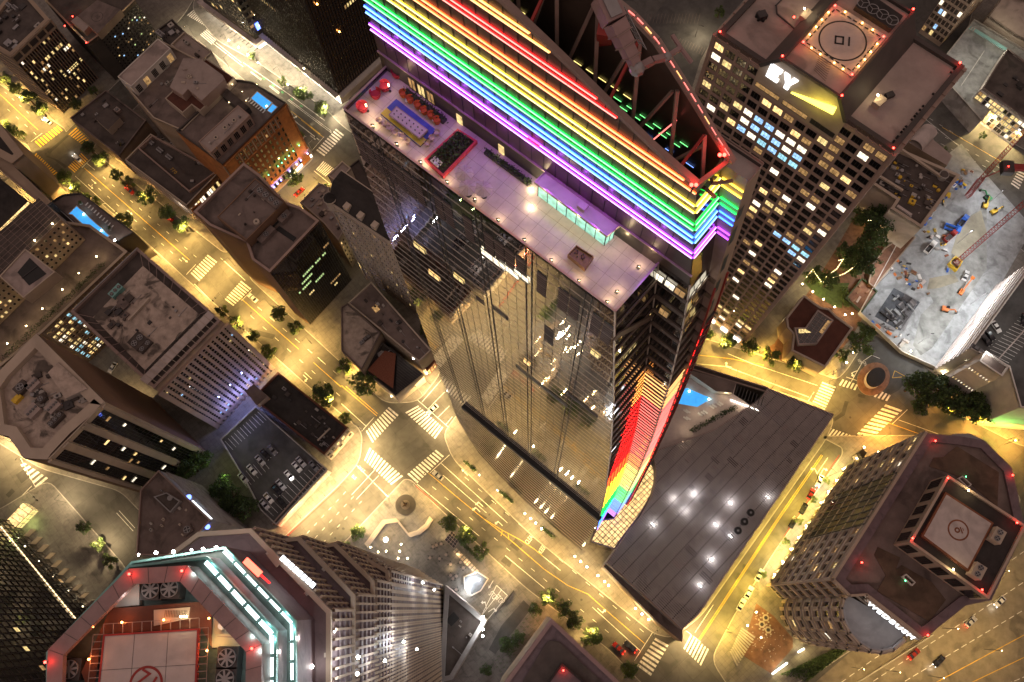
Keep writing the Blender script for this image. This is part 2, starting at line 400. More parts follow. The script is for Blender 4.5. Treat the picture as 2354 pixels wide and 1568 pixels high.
F0=Vector((-26.51,68.94));U=Vector((.7700,-.6380)).normalized();NN=Vector((-U.y,U.x))
def TW(s,n,z):p=F0+U*s+NN*n;return Vector((p.x,p.y,z))
ZT=217.0
_zs=[0,10,47,97,140,178,200,217,225,240]
def sA(z):return float(np.interp(z,_zs,[66.4,66,64,60.9,57.6,53.9,51.3,49.4,48.3,46.8]))
def sI(z):return float(np.interp(z,_zs,[64.6,64.4,63.2,60.8,57.8,54.1,51.6,49.7,48.9,47]))
def sC(z):return float(np.interp(z,_zs,[68.2,67.9,66.6,64.7,62.2,59.3,57.1,54.9,53.6,50.6]))
def sK(z):return float(np.interp(z,_zs,[69.3,69,67.3,64.9,62.4,59.8,58.1,56.4,55.6,54.2]))
def sL(z):return float(np.interp(z,[0,176,217],[-1.3,-1.1,0]))
NB,NC,NK=9.2,14.1,17.3
tower=T('glass_tower','tallest mirror-glass tower with rainbow light bands round its crown and a roof terrace','tower',tuple(TW(30,8,0)))
LV=[2,10,30,47,72,97,120,140,160,178,190,200,210,217]
def strip(mb,fa,na,fb,nb,zs,m):
 vs=[]
 for z in zs:vs+=[TW(fa(z),na,z),TW(fb(z),nb,z)]
 mb.add(vs,[[2*i,2*i+1,2*i+3,2*i+2]for i in range(len(zs)-1)],m)
mb=MB();strip(mb,sL,0,sA,0,LV,'mirror_glass');mb.build('front_glass',tower)
mb=MB();strip(mb,sA,0,sI,NB,LV,'dark_glass');mb.build('end_wall',tower)
mb=MB();strip(mb,sI,NB,sC,NB,LV,'dark_glass');mb.build('core_wall',tower)
mb=MB();strip(mb,sC,NB,sC,NC,LV+[225,238],'dark_glass');strip(mb,sC,NC,sK,NC,LV+[225,238],'metal_tan');mb.build('core_end_wall',tower)
mb=MB();strip(mb,sK,NC,sK,NK,LV+[225,237],'tan_wall');mb.build('rear_end_wall',tower)
mb=MB();strip(mb,sK,NK,sL,NK,LV+[225,237],'dark_glass');strip(mb,sL,NK,sL,0,LV,'dark_glass');mb.build('rear_glass',tower)
mat('fin',(.62,.55,.47),.4,metal=.2,var=.05)
mb=MB();z=55.0;k=0
while z<215:
 mb=MB();mb.bar(TW(sL(z),-.045,z),TW(sA(z),-.045,z),.045,.05,'fin');mb.build('horizontal_fin',tower);z+=3.3;k+=1
mb=MB()
for i in range(1,33):
 s=i*2.0
 top=216.0
 while top>52 and sA(top)<s+.2:top-=2
 mb.bar(TW(s,-.02,54),TW(s,-.02,top),.035,.025,'metal_dark',up=Vector((NN.x,NN.y,0)))
for px in((5,490,150),(5,745,300),(5,1010,430),(5,1295,700),(5,1560,1250)):
 w=PL(*px,TW(0,0,0),TW(10,0,0));s=(V2(w)-F0).dot(U)
 for dx in(-.55,.55):
  top=216.0 if s<48 else w.z+40
  mb.bar(TW(s+dx,-.1,54),TW(s+dx,-.1,min(216,top)),.12,.08,'metal_dark',up=Vector((NN.x,NN.y,0)))
mb.build('facade_joint',tower)
rg=random.Random(3)
mb=MB()
for i in range(25):
 s0=i*2.0+.2
 if rg.random()<.72:
  zt=211.5
  mb.add([TW(s0,-.05,203),TW(s0+1.7,-.05,203),TW(s0+1.7,-.05,zt),TW(s0,-.05,zt)],[[0,1,2,3]],'metal_dark')
  for q in range(10):mb.bar(TW(s0,-.08,203.5+q*.8),TW(s0+1.7,-.08,203.5+q*.8),.08,.1,'metal_tan')
for s0,z0,w,h,m in((22,176,2,2.4,'dark_wall'),(25.8,178,4,2.4,'metal_dark'),(31,150,14,2.6,'metal_dark'),(38,183,2,8,'dark_wall'),(44,160,8,2.4,'dark_wall')):
 mb.add([TW(s0,-.05,z0),TW(s0+w,-.05,z0),TW(s0+w,-.05,z0+h),TW(s0,-.05,z0+h)],[[0,1,2,3]],m)
mb.build('louvre_panel',tower)
for px,w,h,m in(((5,540,140),3,2.2,'lit_yel'),((5,1050,215),5,2.5,'lit_white'),((5,1160,290),4,2.4,'lit_white'),((5,640,330),3,2.2,'lit_warm'),
     ((5,810,350),2.6,2.2,'lit_yel'),((5,1750,870),1.8,2.2,'lit_yel'),((5,1280,930),1.8,2.4,'lit_warm'),((5,1245,330),3,2.2,'lit_white')):
 c=PL(*px,TW(0,0,0),TW(10,0,0));o=bpy.data.objects.new('window',win_mesh(w,h,m,'metal_dark',2));COL.objects.link(o);o.parent=tower
 nf=-NN;o.location=Vector((c.x+nf.x*.12,c.y+nf.y*.12,c.z))-tower.location;o.rotation_euler=(0,0,math.atan2(nf.x,-nf.y))
mb=MB();mb.bar(TW(6.5,-.5,52),TW(64.5,-.5,50),1.6,2.2,'black');mb.bar(TW(6.5,-1.3,50.6),TW(64.5,-1.3,48.6),.3,.5,'metal_grey');mb.build('ledge',tower)
foot=[P(8,*q,4.0)for q in((940,-20),(1085,140),(1245,300),(1440,480),(1640,650))]
def foot_off(s):
 a=[((V2(q)-F0).dot(U),(V2(q)-F0).dot(NN))for q in foot];a.sort()
 return float(np.interp(s,[-1.3,8]+[x[0]for x in a],[0,-3]+[x[1]for x in a]))
glass('skirt_glass',(.22,.19,.15),.12,metal=.7,bump=.05)
mb=MB();rows,cols=15,14
def skirt(s,t):return TW(s+(1.5*t*t if s>60 else 0),foot_off(s)*t**1.7,lerp(50.0,4.0,t))
ss=[lerp(-1.2,64.6,i/cols)for i in range(cols+1)]
vs=[skirt(s,j/rows)for j in range(rows+1)for s in ss]
mb.add(vs,[[j*(cols+1)+i,j*(cols+1)+i+1,(j+1)*(cols+1)+i+1,(j+1)*(cols+1)+i]for j in range(rows)for i in range(cols)],'skirt_glass')
mb.build('entrance_skirt',tower)
mb=MB()
for j in range(1,20):
 t=j/20
 for i in range(cols):mb.bar(skirt(ss[i],t)+Vector((0,0,.08)),skirt(ss[i+1],t)+Vector((0,0,.08)),.16,.12,'fin')
mb.build('skirt_fin',tower)
mb=MB();mb.quad([skirt(64.6,j/8)for j in range(9)]+[TW(64.6,0,4)],'dark_glass');mb.build('skirt_end',tower)
mat('end_band',(.13,.095,.075),.5,metal=.3,var=.1)
z=212.0
while z>8:
 mb=MB()
 for(a,na,b,nb,off)in((sA,0,sI,NB,U),(sI,NB,sC,NB,-NN),(sC,NB,sC,NC,U),(sC,NC,sK,NC,-NN)):
  p,q=TW(a(z),na,z),TW(b(z),nb,z);o3=Vector((off.x,off.y,0))*.12
  mb.bar(p+o3,q+o3,.22,1.1 if z>60 else .7,'end_band')
 mb.build('floor_band',tower);z-=4.9
mb=MB();mb.bar(TW(sA(208)+.15,0,208.6),TW(sI(199.5)+.2,NB,199.5),.25,1.8,'end_band');z=214.0
for(a,na)in((sA,0),(sC,NB),(sI,NB)):
 for i in range(len(LV)-2):mb.bar(TW(a(LV[i+1]),na,LV[i+1]),TW(a(LV[i+2]),na,LV[i+2]),.22,.22,'fin')
mb.build('corner_trim',tower)
for s_,z_,m in((50.3,214.6,'lit_white'),(52.2,214.6,'lit_white'),(53.9,214.6,'lit_dim'),(53.0,205,'lit_dim')):
 o=bpy.data.objects.new('window',win_mesh(1.7,2.6,m,'metal_dark',2));COL.objects.link(o);o.parent=tower
 c=TW(s_+.2,NB-.2,z_-1.2);o.location=c-tower.location;o.rotation_euler=(0,0,math.atan2(-NN.x,NN.y))
for n_,z_,m in((10.2,213,'lit_white'),(11.6,213,'lit_white'),(13,213,'lit_white'),(10.2,208.3,'lit_yel'),(11.8,208.3,'lit_dim'),(10.2,203.5,'lit_dim'),(11.8,203.5,'lit_yel')):
 o=bpy.data.objects.new('window',win_mesh(1.3,2.6,m,'metal_dark',1));COL.objects.link(o);o.parent=tower
 c=TW(sC(z_)+.1,n_,z_);o.location=c-tower.location;o.rotation_euler=(0,0,math.atan2(U.x,-U.y))
for t_,z_,m in((.30,195.2,'lit_yel'),(.42,195.2,'lit_yel'),(.54,195.2,'lit_yel'),(.9,201.5,'lit_warm')):
 o=bpy.data.objects.new('window',win_mesh(1.05,2.4,m,'metal_dark',1));COL.objects.link(o);o.parent=tower
 p,q=TW(sA(z_),0,z_),TW(sI(z_),NB,z_);c=lerp(p,q,t_)+Vector((U.x,U.y,0))*.1;o.location=c-tower.location;o.rotation_euler=(0,0,math.atan2(U.x,-U.y))
def hue(z):return 'amber' if z>160 else 'red' if z>113 else 'orange' if z>101 else 'yellow' if z>66 else 'green' if z>42 else 'blue' if z>18 else 'violet'
lines={}
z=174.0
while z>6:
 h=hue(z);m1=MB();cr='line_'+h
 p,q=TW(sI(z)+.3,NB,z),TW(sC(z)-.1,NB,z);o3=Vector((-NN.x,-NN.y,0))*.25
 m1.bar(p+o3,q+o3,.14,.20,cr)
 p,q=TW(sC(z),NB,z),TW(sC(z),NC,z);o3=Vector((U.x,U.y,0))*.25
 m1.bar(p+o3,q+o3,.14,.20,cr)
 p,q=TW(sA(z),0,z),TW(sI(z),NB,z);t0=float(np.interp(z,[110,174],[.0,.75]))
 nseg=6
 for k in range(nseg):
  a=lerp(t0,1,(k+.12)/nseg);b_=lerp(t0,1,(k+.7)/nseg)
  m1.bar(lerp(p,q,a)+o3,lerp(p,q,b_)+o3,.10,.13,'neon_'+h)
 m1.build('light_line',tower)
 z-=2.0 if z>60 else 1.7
mb=MB();mr=MB();z=196.0
while z>10:
 o3=Vector((U.x,U.y,0))*.15;z2=z-4.9
 a,b_,c,d=TW(sK(z),NC,z)+o3,TW(sK(z),NK,z)+o3,TW(sK(z2),NC,z2)+o3,TW(sK(z2),NK,z2)+o3
 mb.bar(a,d,.18,.18,'steel_red');mb.bar(b_,c,.18,.18,'steel_red');mb.bar(a,b_,.35,.9,'metal_dark')  # red of braces and edge bars carries the red light falling on them
 mr.bar(lerp(a,c,.2)+o3,lerp(a,c,.75)+o3,.08,.12,'neon_red',up=Vector((NN.x,NN.y,0)))
 z=z2
for i in range(2,len(LV)-2):
 mb.bar(TW(sK(LV[i]),NK,LV[i])+o3,TW(sK(LV[i+1]),NK,LV[i+1])+o3,.3,.3,'steel_red');mb.bar(TW(sK(LV[i]),NC,LV[i])+o3,TW(sK(LV[i+1]),NC,LV[i+1])+o3,.3,.3,'steel_red')
mb.build('cross_brace',tower);mr.build('light_line',tower)
mb=MB()
for z_,h_ in((231,2.6),(226,4),(218.5,4.5),(211,4),(204,4)):
 p,q=TW(sK(z_)+.06,NC+.4,z_),TW(sK(z_)+.06,NC+1.5,z_);p2,q2=TW(sK(z_-h_)+.06,NC+.4,z_-h_),TW(sK(z_-h_)+.06,NC+1.5,z_-h_)
 mb.quad([p,q,q2,p2],'black')
mb.build('opening',tower)
def ztF(s):return float(np.interp(s,[-2,23,31.4,37.5,45.4,50.8],[254.6,247.9,245.2,243.0,240.3,239.2]))
def ztR(s):return float(np.interp(s,[-2,37.4,39.8,45,49.2,52.2],[258,250.4,249.2,244.8,241,238.6]))
mat('crown_panel',(.075,.055,.042),.35,metal=.35,var=.25,scale=.25)
mb=MB();sv=[-1+52.0*i/26 for i in range(27)]
vs=[]
for s in sv:vs+=[TW(min(s,sC(ZT)),NB,ZT-1),TW(min(s,sC(228)),NB,228),TW(min(s,sC(ztF(s))),NB,ztF(s))]
vs+=[TW(sC(ZT),NB,ZT-1),TW(sC(228),NB,228),TW(sC(239.2),NB,239.2)]
nn_=len(sv)+1
mb.add(vs,[[3*i+j,3*i+3+j,3*i+4+j,3*i+1+j]for i in range(nn_-1)for j in range(2)],'crown_panel');mb.build('crown_front',tower)
mb=MB()
for i in range(25):
 s=1+i*2.05;mb.bar(TW(s,NB-.03,219),TW(s,NB-.03,ztF(s)),.07,.07,'black',up=Vector((NN.x,NN.y,0)))
mb.build('panel_joint',tower)
mb=MB();vs=[]
for s in sv:vs+=[TW(s,NC,226),TW(min(s,sC(ztR(s))+1.5),NC,ztR(s))]
mb.add(vs,[[2*i,2*i+2,2*i+3,2*i+1]for i in range(len(sv)-1)],'crown_panel');mb.build('crown_rear',tower)
mb=MB();mb.quad([TW(-1,NB,230),TW(sC(230),NB,230),TW(sC(230),NC,230),TW(-1,NC,230)],'roof_black');mb.build('crown_deck',tower)
mb=MB();strip(mb,sC,NB,sC,NC,[238,239.0],'metal_tan');mb.build('crown_end',tower)
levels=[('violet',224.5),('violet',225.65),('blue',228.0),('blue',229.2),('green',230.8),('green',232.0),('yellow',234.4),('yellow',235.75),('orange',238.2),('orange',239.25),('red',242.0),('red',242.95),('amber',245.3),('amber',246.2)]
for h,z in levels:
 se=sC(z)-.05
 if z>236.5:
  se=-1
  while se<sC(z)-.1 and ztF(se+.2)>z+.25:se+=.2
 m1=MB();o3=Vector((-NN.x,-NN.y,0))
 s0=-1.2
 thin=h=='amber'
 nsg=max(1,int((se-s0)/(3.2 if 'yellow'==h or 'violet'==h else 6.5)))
 m1.bar(TW(s0,NB,z)+o3*.10,TW(se,NB,z)+o3*.10,.10,.10 if thin else .22,'neon_'+h)  # wide coloured bar is the line's glow on the glass, built as emission
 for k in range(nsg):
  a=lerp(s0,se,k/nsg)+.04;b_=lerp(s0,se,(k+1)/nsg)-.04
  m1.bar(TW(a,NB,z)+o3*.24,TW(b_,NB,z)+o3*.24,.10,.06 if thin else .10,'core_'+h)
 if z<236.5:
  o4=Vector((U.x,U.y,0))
  m1.bar(TW(se,NB,z)+o4*.10,TW(se,NC-.3,z)+o4*.10,.10,.22,'neon_'+h);m1.bar(TW(se,NB,z)+o4*.22,TW(se,NC-.3,z)+o4*.22,.1,.10,'core_'+h)  # end face: emissive glow bar again, with the bright core before it
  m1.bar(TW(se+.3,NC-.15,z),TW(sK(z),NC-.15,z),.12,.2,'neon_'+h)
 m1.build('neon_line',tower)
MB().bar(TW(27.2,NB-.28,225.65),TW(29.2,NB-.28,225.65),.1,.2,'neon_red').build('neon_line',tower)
mb=MB()
for(fz,n_,sE)in((ztF,NB,50.6),(ztR,NC,52)):
 pts=[TW(s,n_+.2,fz(s)+.35)for s in np.linspace(12,sE,14)]
 for a,b_ in zip(pts,pts[1:]):mb.bar(a,b_,.75,.6,'metal_tan');mb.bar(a+Vector((NN.x,NN.y,0))*.6+Vector((0,0,-.7)),b_+Vector((NN.x,NN.y,0))*.6+Vector((0,0,-.7)),.35,.3,'metal_tan')
mb.bar(TW(50.6,NB,239.5),TW(51.5,NC,238.9),.5,.5,'metal_tan')
mb.build('roof_chord',tower)
mb=MB()
for k,s in enumerate((16,21.5,27,32.5,38,43.5,48)):
 a,b_=TW(s,NB+.3,ztF(s)),TW(s,NC-.2,ztR(s)-1);m_=TW(s+2.5,11.6,236)
 mb.bar(a,m_,.45,.4,'metal_tan');mb.bar(b_,m_,.4,.4,'metal_tan');mb.bar(TW(s+5,NB+.3,ztF(s+5)),m_,.35,.3,'metal_tan')
 mb.bar(TW(s+5,NC-.2,max(232,ztR(s+5)-2)),m_,.35,.3,'metal_tan');mb.bar(m_,TW(s+2.5,11.6,230),.5,.5,'metal_tan')
 if k in(2,4,6):mb.bar(a,b_,.3,.3,'steel_red')
mb.build('roof_truss',tower)
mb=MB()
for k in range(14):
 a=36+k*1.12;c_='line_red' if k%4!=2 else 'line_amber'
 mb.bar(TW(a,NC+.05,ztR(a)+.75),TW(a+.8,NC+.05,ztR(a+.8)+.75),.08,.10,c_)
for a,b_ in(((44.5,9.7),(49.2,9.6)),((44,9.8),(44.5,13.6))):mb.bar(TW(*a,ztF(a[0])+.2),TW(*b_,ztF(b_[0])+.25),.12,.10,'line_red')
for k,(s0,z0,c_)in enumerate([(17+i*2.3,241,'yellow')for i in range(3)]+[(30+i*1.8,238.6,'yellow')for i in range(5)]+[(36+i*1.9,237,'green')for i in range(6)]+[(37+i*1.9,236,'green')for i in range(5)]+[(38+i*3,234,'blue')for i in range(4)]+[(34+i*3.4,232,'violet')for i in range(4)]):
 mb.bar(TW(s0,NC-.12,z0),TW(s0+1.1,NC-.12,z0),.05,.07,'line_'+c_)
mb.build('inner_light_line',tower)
for q in((0,1595,425),(0,1660,356)):
 c=P(*q,240.2);mb=MB();mb.cyl(c,.12,238.6,240,'metal_dark',8);mb.ball((c.x-.25,c.y,240.2),.22,'lamp_red');mb.ball((c.x+.25,c.y,240.2),.22,'lamp_red');mb.build('beacon',tower)
 light(tower,(c.x,c.y,241),120,(1,.03,.02))
mb=MB();rg=random.Random(5)
for i in range(16):
 s=rg.uniform(14,48);mb.box(V2(TW(s,rg.uniform(10.4,12.8),0)),U,rg.uniform(.8,2.5),rg.uniform(.6,1.5),230,230+rg.uniform(.6,2.2),rg.choice(['metal_dark','roof_dark','dark_wall']))
mb.build('plant_equipment',tower)
mb=MB();mb.quad([TW(40,NC,236.4),TW(sK(237),NC,236.4),TW(sK(237),NK,236.4),TW(40,NK,236.4)],'tower_floor');mb.build('rear_terrace_floor',tower)
mb=MB();mb.bar(TW(40,NK,237.5),TW(sK(237),NK,237.5),.12,.25,'metal_tan');mb.bar(TW(40,NK+.3,236.6),TW(sK(237),NK+.3,236.6),.5,.3,'metal_tan');mb.bar(TW(sK(237),NC,237.2),TW(sK(237),NK,237.2),.12,.2,'metal_tan');mb.build('railing',tower)
for k in range(12):light(tower,tuple(TW(2+k*4.2,NB-1.0,223.6)),130,(.48,.06,1))  # added violet point lights that boost the neon wash on the terrace
FZ=216.1
mb=MB();mb.quad([TW(0,0,FZ),TW(49.5,0,FZ),TW(49.7,NB,FZ),TW(0,NB,FZ)],'tower_floor')
for i in range(1,26):mb.bar(TW(i*1.95,.1,FZ+.003),TW(i*1.95,NB-.1,FZ+.003),.03,.004,'roof_brown')
for j in range(1,5):mb.bar(TW(.1,j*1.9,FZ+.004),TW(49.4,j*1.9,FZ+.004),.03,.004,'roof_brown')
mb.build('terrace_floor',tower)
mat('rail',(.45,.33,.33),.35,metal=.6,var=.05)
mb=MB()
for a,b_ in(((0,0),(49.4,0)),((49.4,0),(49.7,NB)),((0,NB),(0,0))):
 mb.bar(TW(*a,217.15),TW(*b_,217.15),.28,.12,'rail');mb.bar(TW(*a,216.3),TW(*b_,216.3),.12,.5,'dark_glass')
 for k in range(int((Vector(a)-Vector(b_)).length/2)+1):
  t=k/max(1,int((Vector(a)-Vector(b_)).length/2));w=lerp(Vector(a),Vector(b_),t);mb.bar(TW(w.x,w.y,216),TW(w.x,w.y,217.1),.06,.06,'metal_dark')
mb.build('balustrade',tower)
mb=MB();mb.quad([TW(0,NB-.03,FZ),TW(47,NB-.03,FZ),TW(47,NB-.03,219.6),TW(0,NB-.03,219.6)],'dark_wall');mb.bar(TW(-1,NB-.12,219.9),TW(54.6,NB-.12,219.9),.22,.3,'rail');mb.build('terrace_back_wall',tower)
for s_,w_,m in((5.3,1.5,'lit_dim'),(7.1,1.5,'lit_yel'),(8.9,1.5,'lit_dim')):
 o=bpy.data.objects.new('glass_door',win_mesh(w_,2.8,m,'metal_dark',2));COL.objects.link(o);o.parent=tower
 o.location=TW(s_,NB-.08,FZ+1.45)-tower.location;o.rotation_euler=(0,0,math.atan2(-NN.x,NN.y))
for q in((2,870,800),(2,1160,1000)):
 w=P(*q,FZ);s=(V2(w)-F0).dot(U);mb=MB();mb.bar(TW(s-.5,NB-.1,FZ+1.1),TW(s+.5,NB-.1,FZ+1.1),.1,2.1,'lit_yel');mb.build('door',tower)
 light(tower,tuple(TW(s,NB-.6,FZ+2.4)),45,(1,.85,.6),'SPOT',.1,1.0,.5,dirv=(-NN.x*.6+U.x*.2,-NN.y*.6+U.y*.2,-1))
def onT(c,x,y,h=0):p=P(c,x,y,FZ+h);return p
GOLD=(1,.74,.42)
def thing(mbs,name,label,cat,loc,group=None,rot=0):
 t=T(name,label,cat,loc,group)
 for nm,m in mbs:
  off=Vector(loc);o=bpy.data.objects.new(nm,m.mesh(nm));COL.objects.link(o);o.parent=t;OFF[o.name]=Vector((0,0,0))
 t.rotation_euler=(0,0,rot)
 return t
a=onT('p',315,640);b_=onT('p',415,545);c=onT('p',665,740);d=onT('p',565,845)
t=T('long_table','long pale communal table on a blue and gold painted deck on the tower terrace','table',tuple((a+c)/2))
mb=MB();mb.prism([lerp(a,d,.0),lerp(b_,c,0),c,d],FZ,FZ+.25,'metal_dark','deck_blue');mb.build('deck',t)
mb=MB();mb.quad([lerp(a,b_,.02)+Vector((0,0,.26)),lerp(a,b_,.40)+Vector((0,0,.26)),lerp(d,c,.40)+Vector((0,0,.26)),lerp(d,c,.02)+Vector((0,0,.26))],'deck_gold');mb.build('deck_panel',t)
ti=[onT('p',*q,.9)for q in((365,640),(415,585),(615,735),(560,790))]
mb=MB();mb.prism(ti,FZ+.5,FZ+.9,'metal_tan','tower_floor');mb.ring(ti,.12,FZ+.88,FZ+.96,'metal_tan');mb.build('table_top',t)
mb=MB();cc=centroid(ti);dd=V2(ti[3])-V2(ti[0])
for k in range(7):
 for j in(-.35,.35):mb.cyl(cc+dd*((k+.5)/7-.5)*.95+V2(ti[1]-ti[0])*j*.5,.09,FZ+.9,FZ+1.08,'metal_dark',8)
mb.build('candle_glass',t)
def pod(col,label,group):
 m1=MB();m1.cyl((0,0),.30,.05,.42,col,12,.42);m1.cyl((0,0),.2,0,.08,'metal_dark',10)
 m2=MB()
 for k in range(9):
  a0=PI*.15+PI*1.7*k/9;a1=PI*.15+PI*1.7*(k+1)/9
  m2.add([(.36*math.cos(a0),.36*math.sin(a0),.42),(.36*math.cos(a1),.36*math.sin(a1),.42),(.47*math.cos(a1),.47*math.sin(a1),.8),(.47*math.cos(a0),.47*math.sin(a0),.8)],[[0,1,2,3]],col)
 return thing([('seat',m1),('backrest',m2)],'tub_chair',label,'chair',(0,0,FZ),group)
ch0=pod('fabric_tan','pale tub chair along the front side of the long communal table','tub chairs at the long table')
for i,q in enumerate(((308,690),(342,710),(374,735),(411,762),(453,785),(486,822),(612,832),(640,799),(672,765))):
 w=onT('p',*q);lb='pale tub chair along the parapet side of the long communal table' if i<6 else 'pale tub chair at the short gold end of the long communal table'
 if i==0:ch0.location=w;ch0['label']=lb
 else:dup(ch0,w,rz=R.uniform(0,6),label=lb,group='tub chairs by the parapet side of the table' if i<6 else 'tub chairs at the end of the table')
ch0['group']='tub chairs by the parapet side of the table'
ac=pod('fabric_orange','tan hooded armchair in the row in front of the terrace hedge','hooded armchairs by the hedge')
ac.scale=(1.25,1.25,1.5)
for i,q in enumerate(((460,525),(505,560),(553,597),(593,632),(636,660),(673,693))):
 w=onT('p',*q)
 if i==0:ac.location=w
 else:dup(ac,w,rz=.4)
st0=thing([('table_top',MB().cyl((0,0),.26,.42,.46,'white_plastic',12)),('stem',MB().cyl((0,0),.05,0,.42,'metal_dark',8))],'side_table','small white side table between the hooded armchairs','table',(0,0,FZ),'side tables by the hedge')
for i,q in enumerate(((483,562),(572,623),(652,684))):
 w=onT('p',*q)
 if i==0:st0.location=w
 else:dup(st0,w)
rd=pod('fabric_red','x','x');rd.scale=(1.9,1.9,1.7)
for i,(q,lb)in enumerate((((206,612),'orange-lit round lounge chair nearest the terrace corner'),((288,528),'second red round lounge chair from the terrace corner'),((345,480),'third red round lounge chair from the terrace corner, beside a lantern'),((423,398),'red round lounge chair nearest the lit glass doors'))):
 w=onT('p',*q)
 if i==0:rd.location=w;rd['label']=lb;rd['group']='round lounge chairs at the terrace end'
 else:dup(rd,w,rz=1+i,label=lb,group='round lounge chairs at the terrace end')
for i,(q,lb)in enumerate((((235,618),'glowing terrace lantern beside the orange-lit lounge chair'),((375,492),'glowing terrace lantern between the red lounge chairs'),((475,425),'glowing terrace lantern in front of the lit glass doors'))):
 w=onT('p',*q);m1=MB();m1.cyl((0,0),.22,0,.1,'metal_dark',10);m1.cyl((0,0),.05,.1,1.3,'metal_dark',8);m2=MB();m2.cyl((0,0),.1,1.3,1.75,'lamp_small',10)
 t=thing([('post',m1),('flame_tube',m2)],'terrace_lantern',lb,'lantern',w,'terrace lanterns');light(t,(w.x,w.y,w.z+1.5),60,GOLD)
def hedge(c,p,q,w,h,label,name='hedge_planter'):
 a,b_=onT(c,*p),onT(c,*q);t=T(name,label,'planter',tuple((a+b_)/2));d=V2(b_-a)
 MB().box(V2((a+b_)/2),d,d.length,w,FZ,FZ+.5,'metal_dark').build('trough',t)
 mb=MB();rg=random.Random(len(label))
 for k in range(int(d.length*70)):
  cc=lerp(a,b_,rg.random());s=rg.uniform(.1,.22);e=Vector((rg.uniform(-w/2,w/2),rg.uniform(-w/2,w/2),rg.uniform(.4,.5+h)));leaf(mb,cc+e,s,rg,'leaf_dark')
 mb.build('foliage',t)
def leaf(mb,c,s,rg,m):
 a=Vector((rg.gauss(0,1),rg.gauss(0,1),rg.gauss(0,1))).normalized();b_=a.cross(Vector((rg.gauss(0,1),rg.gauss(0,1),rg.gauss(0,1)))).normalized()
 c=Vector(c);mb.add([c-a*s,c+b_*s*.6,c+a*s,c-b_*s*.6],[[0,1,2,3]],m)
hedge('p',(470,495),(722,688),.9,.6,'long dark planted trough behind the hooded armchairs')
hedge(2,(995,1050),(1300,1275),.8,.6,'narrow planted trough near the terrace back wall')
rp=[onT(2,*q)for q in((575,1115),(805,905),(940,990),(705,1235))]
t=T('red_planter','big red raised planting bed full of shrubs on the tower terrace','planter',tuple((rp[0]+rp[2])/2))
MB().ring(rp,.3,FZ,FZ+.75,'planter_red').build('rim',t);mb=MB();mb.quad([(p.x,p.y,FZ+.55)for p in inset(rp,.3)],'soil');mb.build('soil',t)
mb=MB();rg=random.Random(9);ip=inset(rp,.5)
for k in range(1700):
 x,y=rg.random(),rg.random()
 w=lerp(lerp(ip[0],ip[1],y),lerp(ip[3],ip[2],y),x)
 if y<.25 and rg.random()<.7:continue
 leaf(mb,(w.x,w.y,FZ+.55+rg.random()*.9),rg.uniform(.12,.25),rg,rg.choice(['leaf_dark','leaf_a','soil']))
mb.build('shrubs',t)
mb=MB();mb.box(lerp(lerp(V2(rp[0]),V2(rp[3]),.42),lerp(V2(rp[1]),V2(rp[2]),.42),.13),V2(rp[3]-rp[0]),1.5,1.0,FZ+.5,FZ+.95,'white_plastic');mb.build('cover',t)
w=onT(2,580,1130,.6);light(t,tuple(w),25,GOLD)
def parasol(q,label):
 w=onT(2,*q);m1=MB();m1.cyl((0,0),.05,0,2.7,'metal_dark',8);m1.cyl((0,0),.4,0,.1,'metal_dark',12);m2=MB();n=8;r=1.35
 vs=[(0,0,2.75)]+[(r*math.cos(2*PI*i/n),r*math.sin(2*PI*i/n),2.2)for i in range(n)]
 m2.add(vs,[[0,1+i,1+(i+1)%n]for i in range(n)],'umbrella')
 m3=MB();
 for i in range(n):m3.bar((0,0,2.72),(r*math.cos(2*PI*i/n),r*math.sin(2*PI*i/n),2.21),.03,.04,'metal_tan')
 return thing([('pole',m1),('canopy',m2),('ribs',m3)],'parasol',label,'parasol',w,'terrace parasols')
for q,lb in(((857,1250),'pale octagonal parasol beside the red planting bed'),((880,1345),'pale octagonal parasol nearest the parapet'),((985,1355),'pale octagonal parasol farthest from the red bed')):parasol(q,lb)
pr=[TW(*q,FZ+4.0)for q in((30.2,9.0),(30.0,6.8),(42.6,6.6),(43.0,9.0))]
t=T('glass_pavilion','glass-walled bar pavilion with a violet-lit flat roof on the terrace','pavilion',(centroid(pr).x,centroid(pr).y,FZ))
mb=MB();mb.prism(pr,FZ+3.6,FZ+4.0,'metal_tan','roof_white',True);mb.ring(pr,.22,FZ+3.95,FZ+4.12,'rail');mb.build('roof',t)
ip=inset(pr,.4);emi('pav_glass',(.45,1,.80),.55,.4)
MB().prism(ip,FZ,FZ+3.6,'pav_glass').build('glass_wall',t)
mb=MB()
for i in range(4):
 p,q=ip[i],ip[(i+1)%4];L=(q-p).length;k=max(2,int(L/1.5))
 for j in range(k+1):w=lerp(p,q,j/k);mb.box(w,q-p,.1,.12,FZ,FZ+3.6,'metal_dark')
mb.build('mullion',t)
mb=MB();w=TW(37.5,7.9,0);mb.box(w,U,1.2,1.0,FZ+4.0,FZ+4.7,'tower_floor');mb.build('roof_hatch',t)
for q in((0,1222,437),(0,1221,477)):
 w=P(*q,FZ);m1=MB();m1.ball((0,0,.3),.22,'lamp_warm');m1.cyl((0,0),.15,0,.12,'metal_dark',10)
 tt=thing([('globe',m1)],'globe_lamp','bright globe lamp on the floor at the pavilion corner' if q[2]<450 else 'bright globe lamp on the floor in front of the pavilion glass','lamp',w,'floor globe lamps');light(tt,(w.x,w.y,w.z+1.3),70,(1,.80,.46))
for q in((1280,470),(1320,505),(1365,540),(1415,555),(1440,540)):
 w=P(0,*q,FZ+2.6);light(t,tuple(w),75,(1,.78,.42))
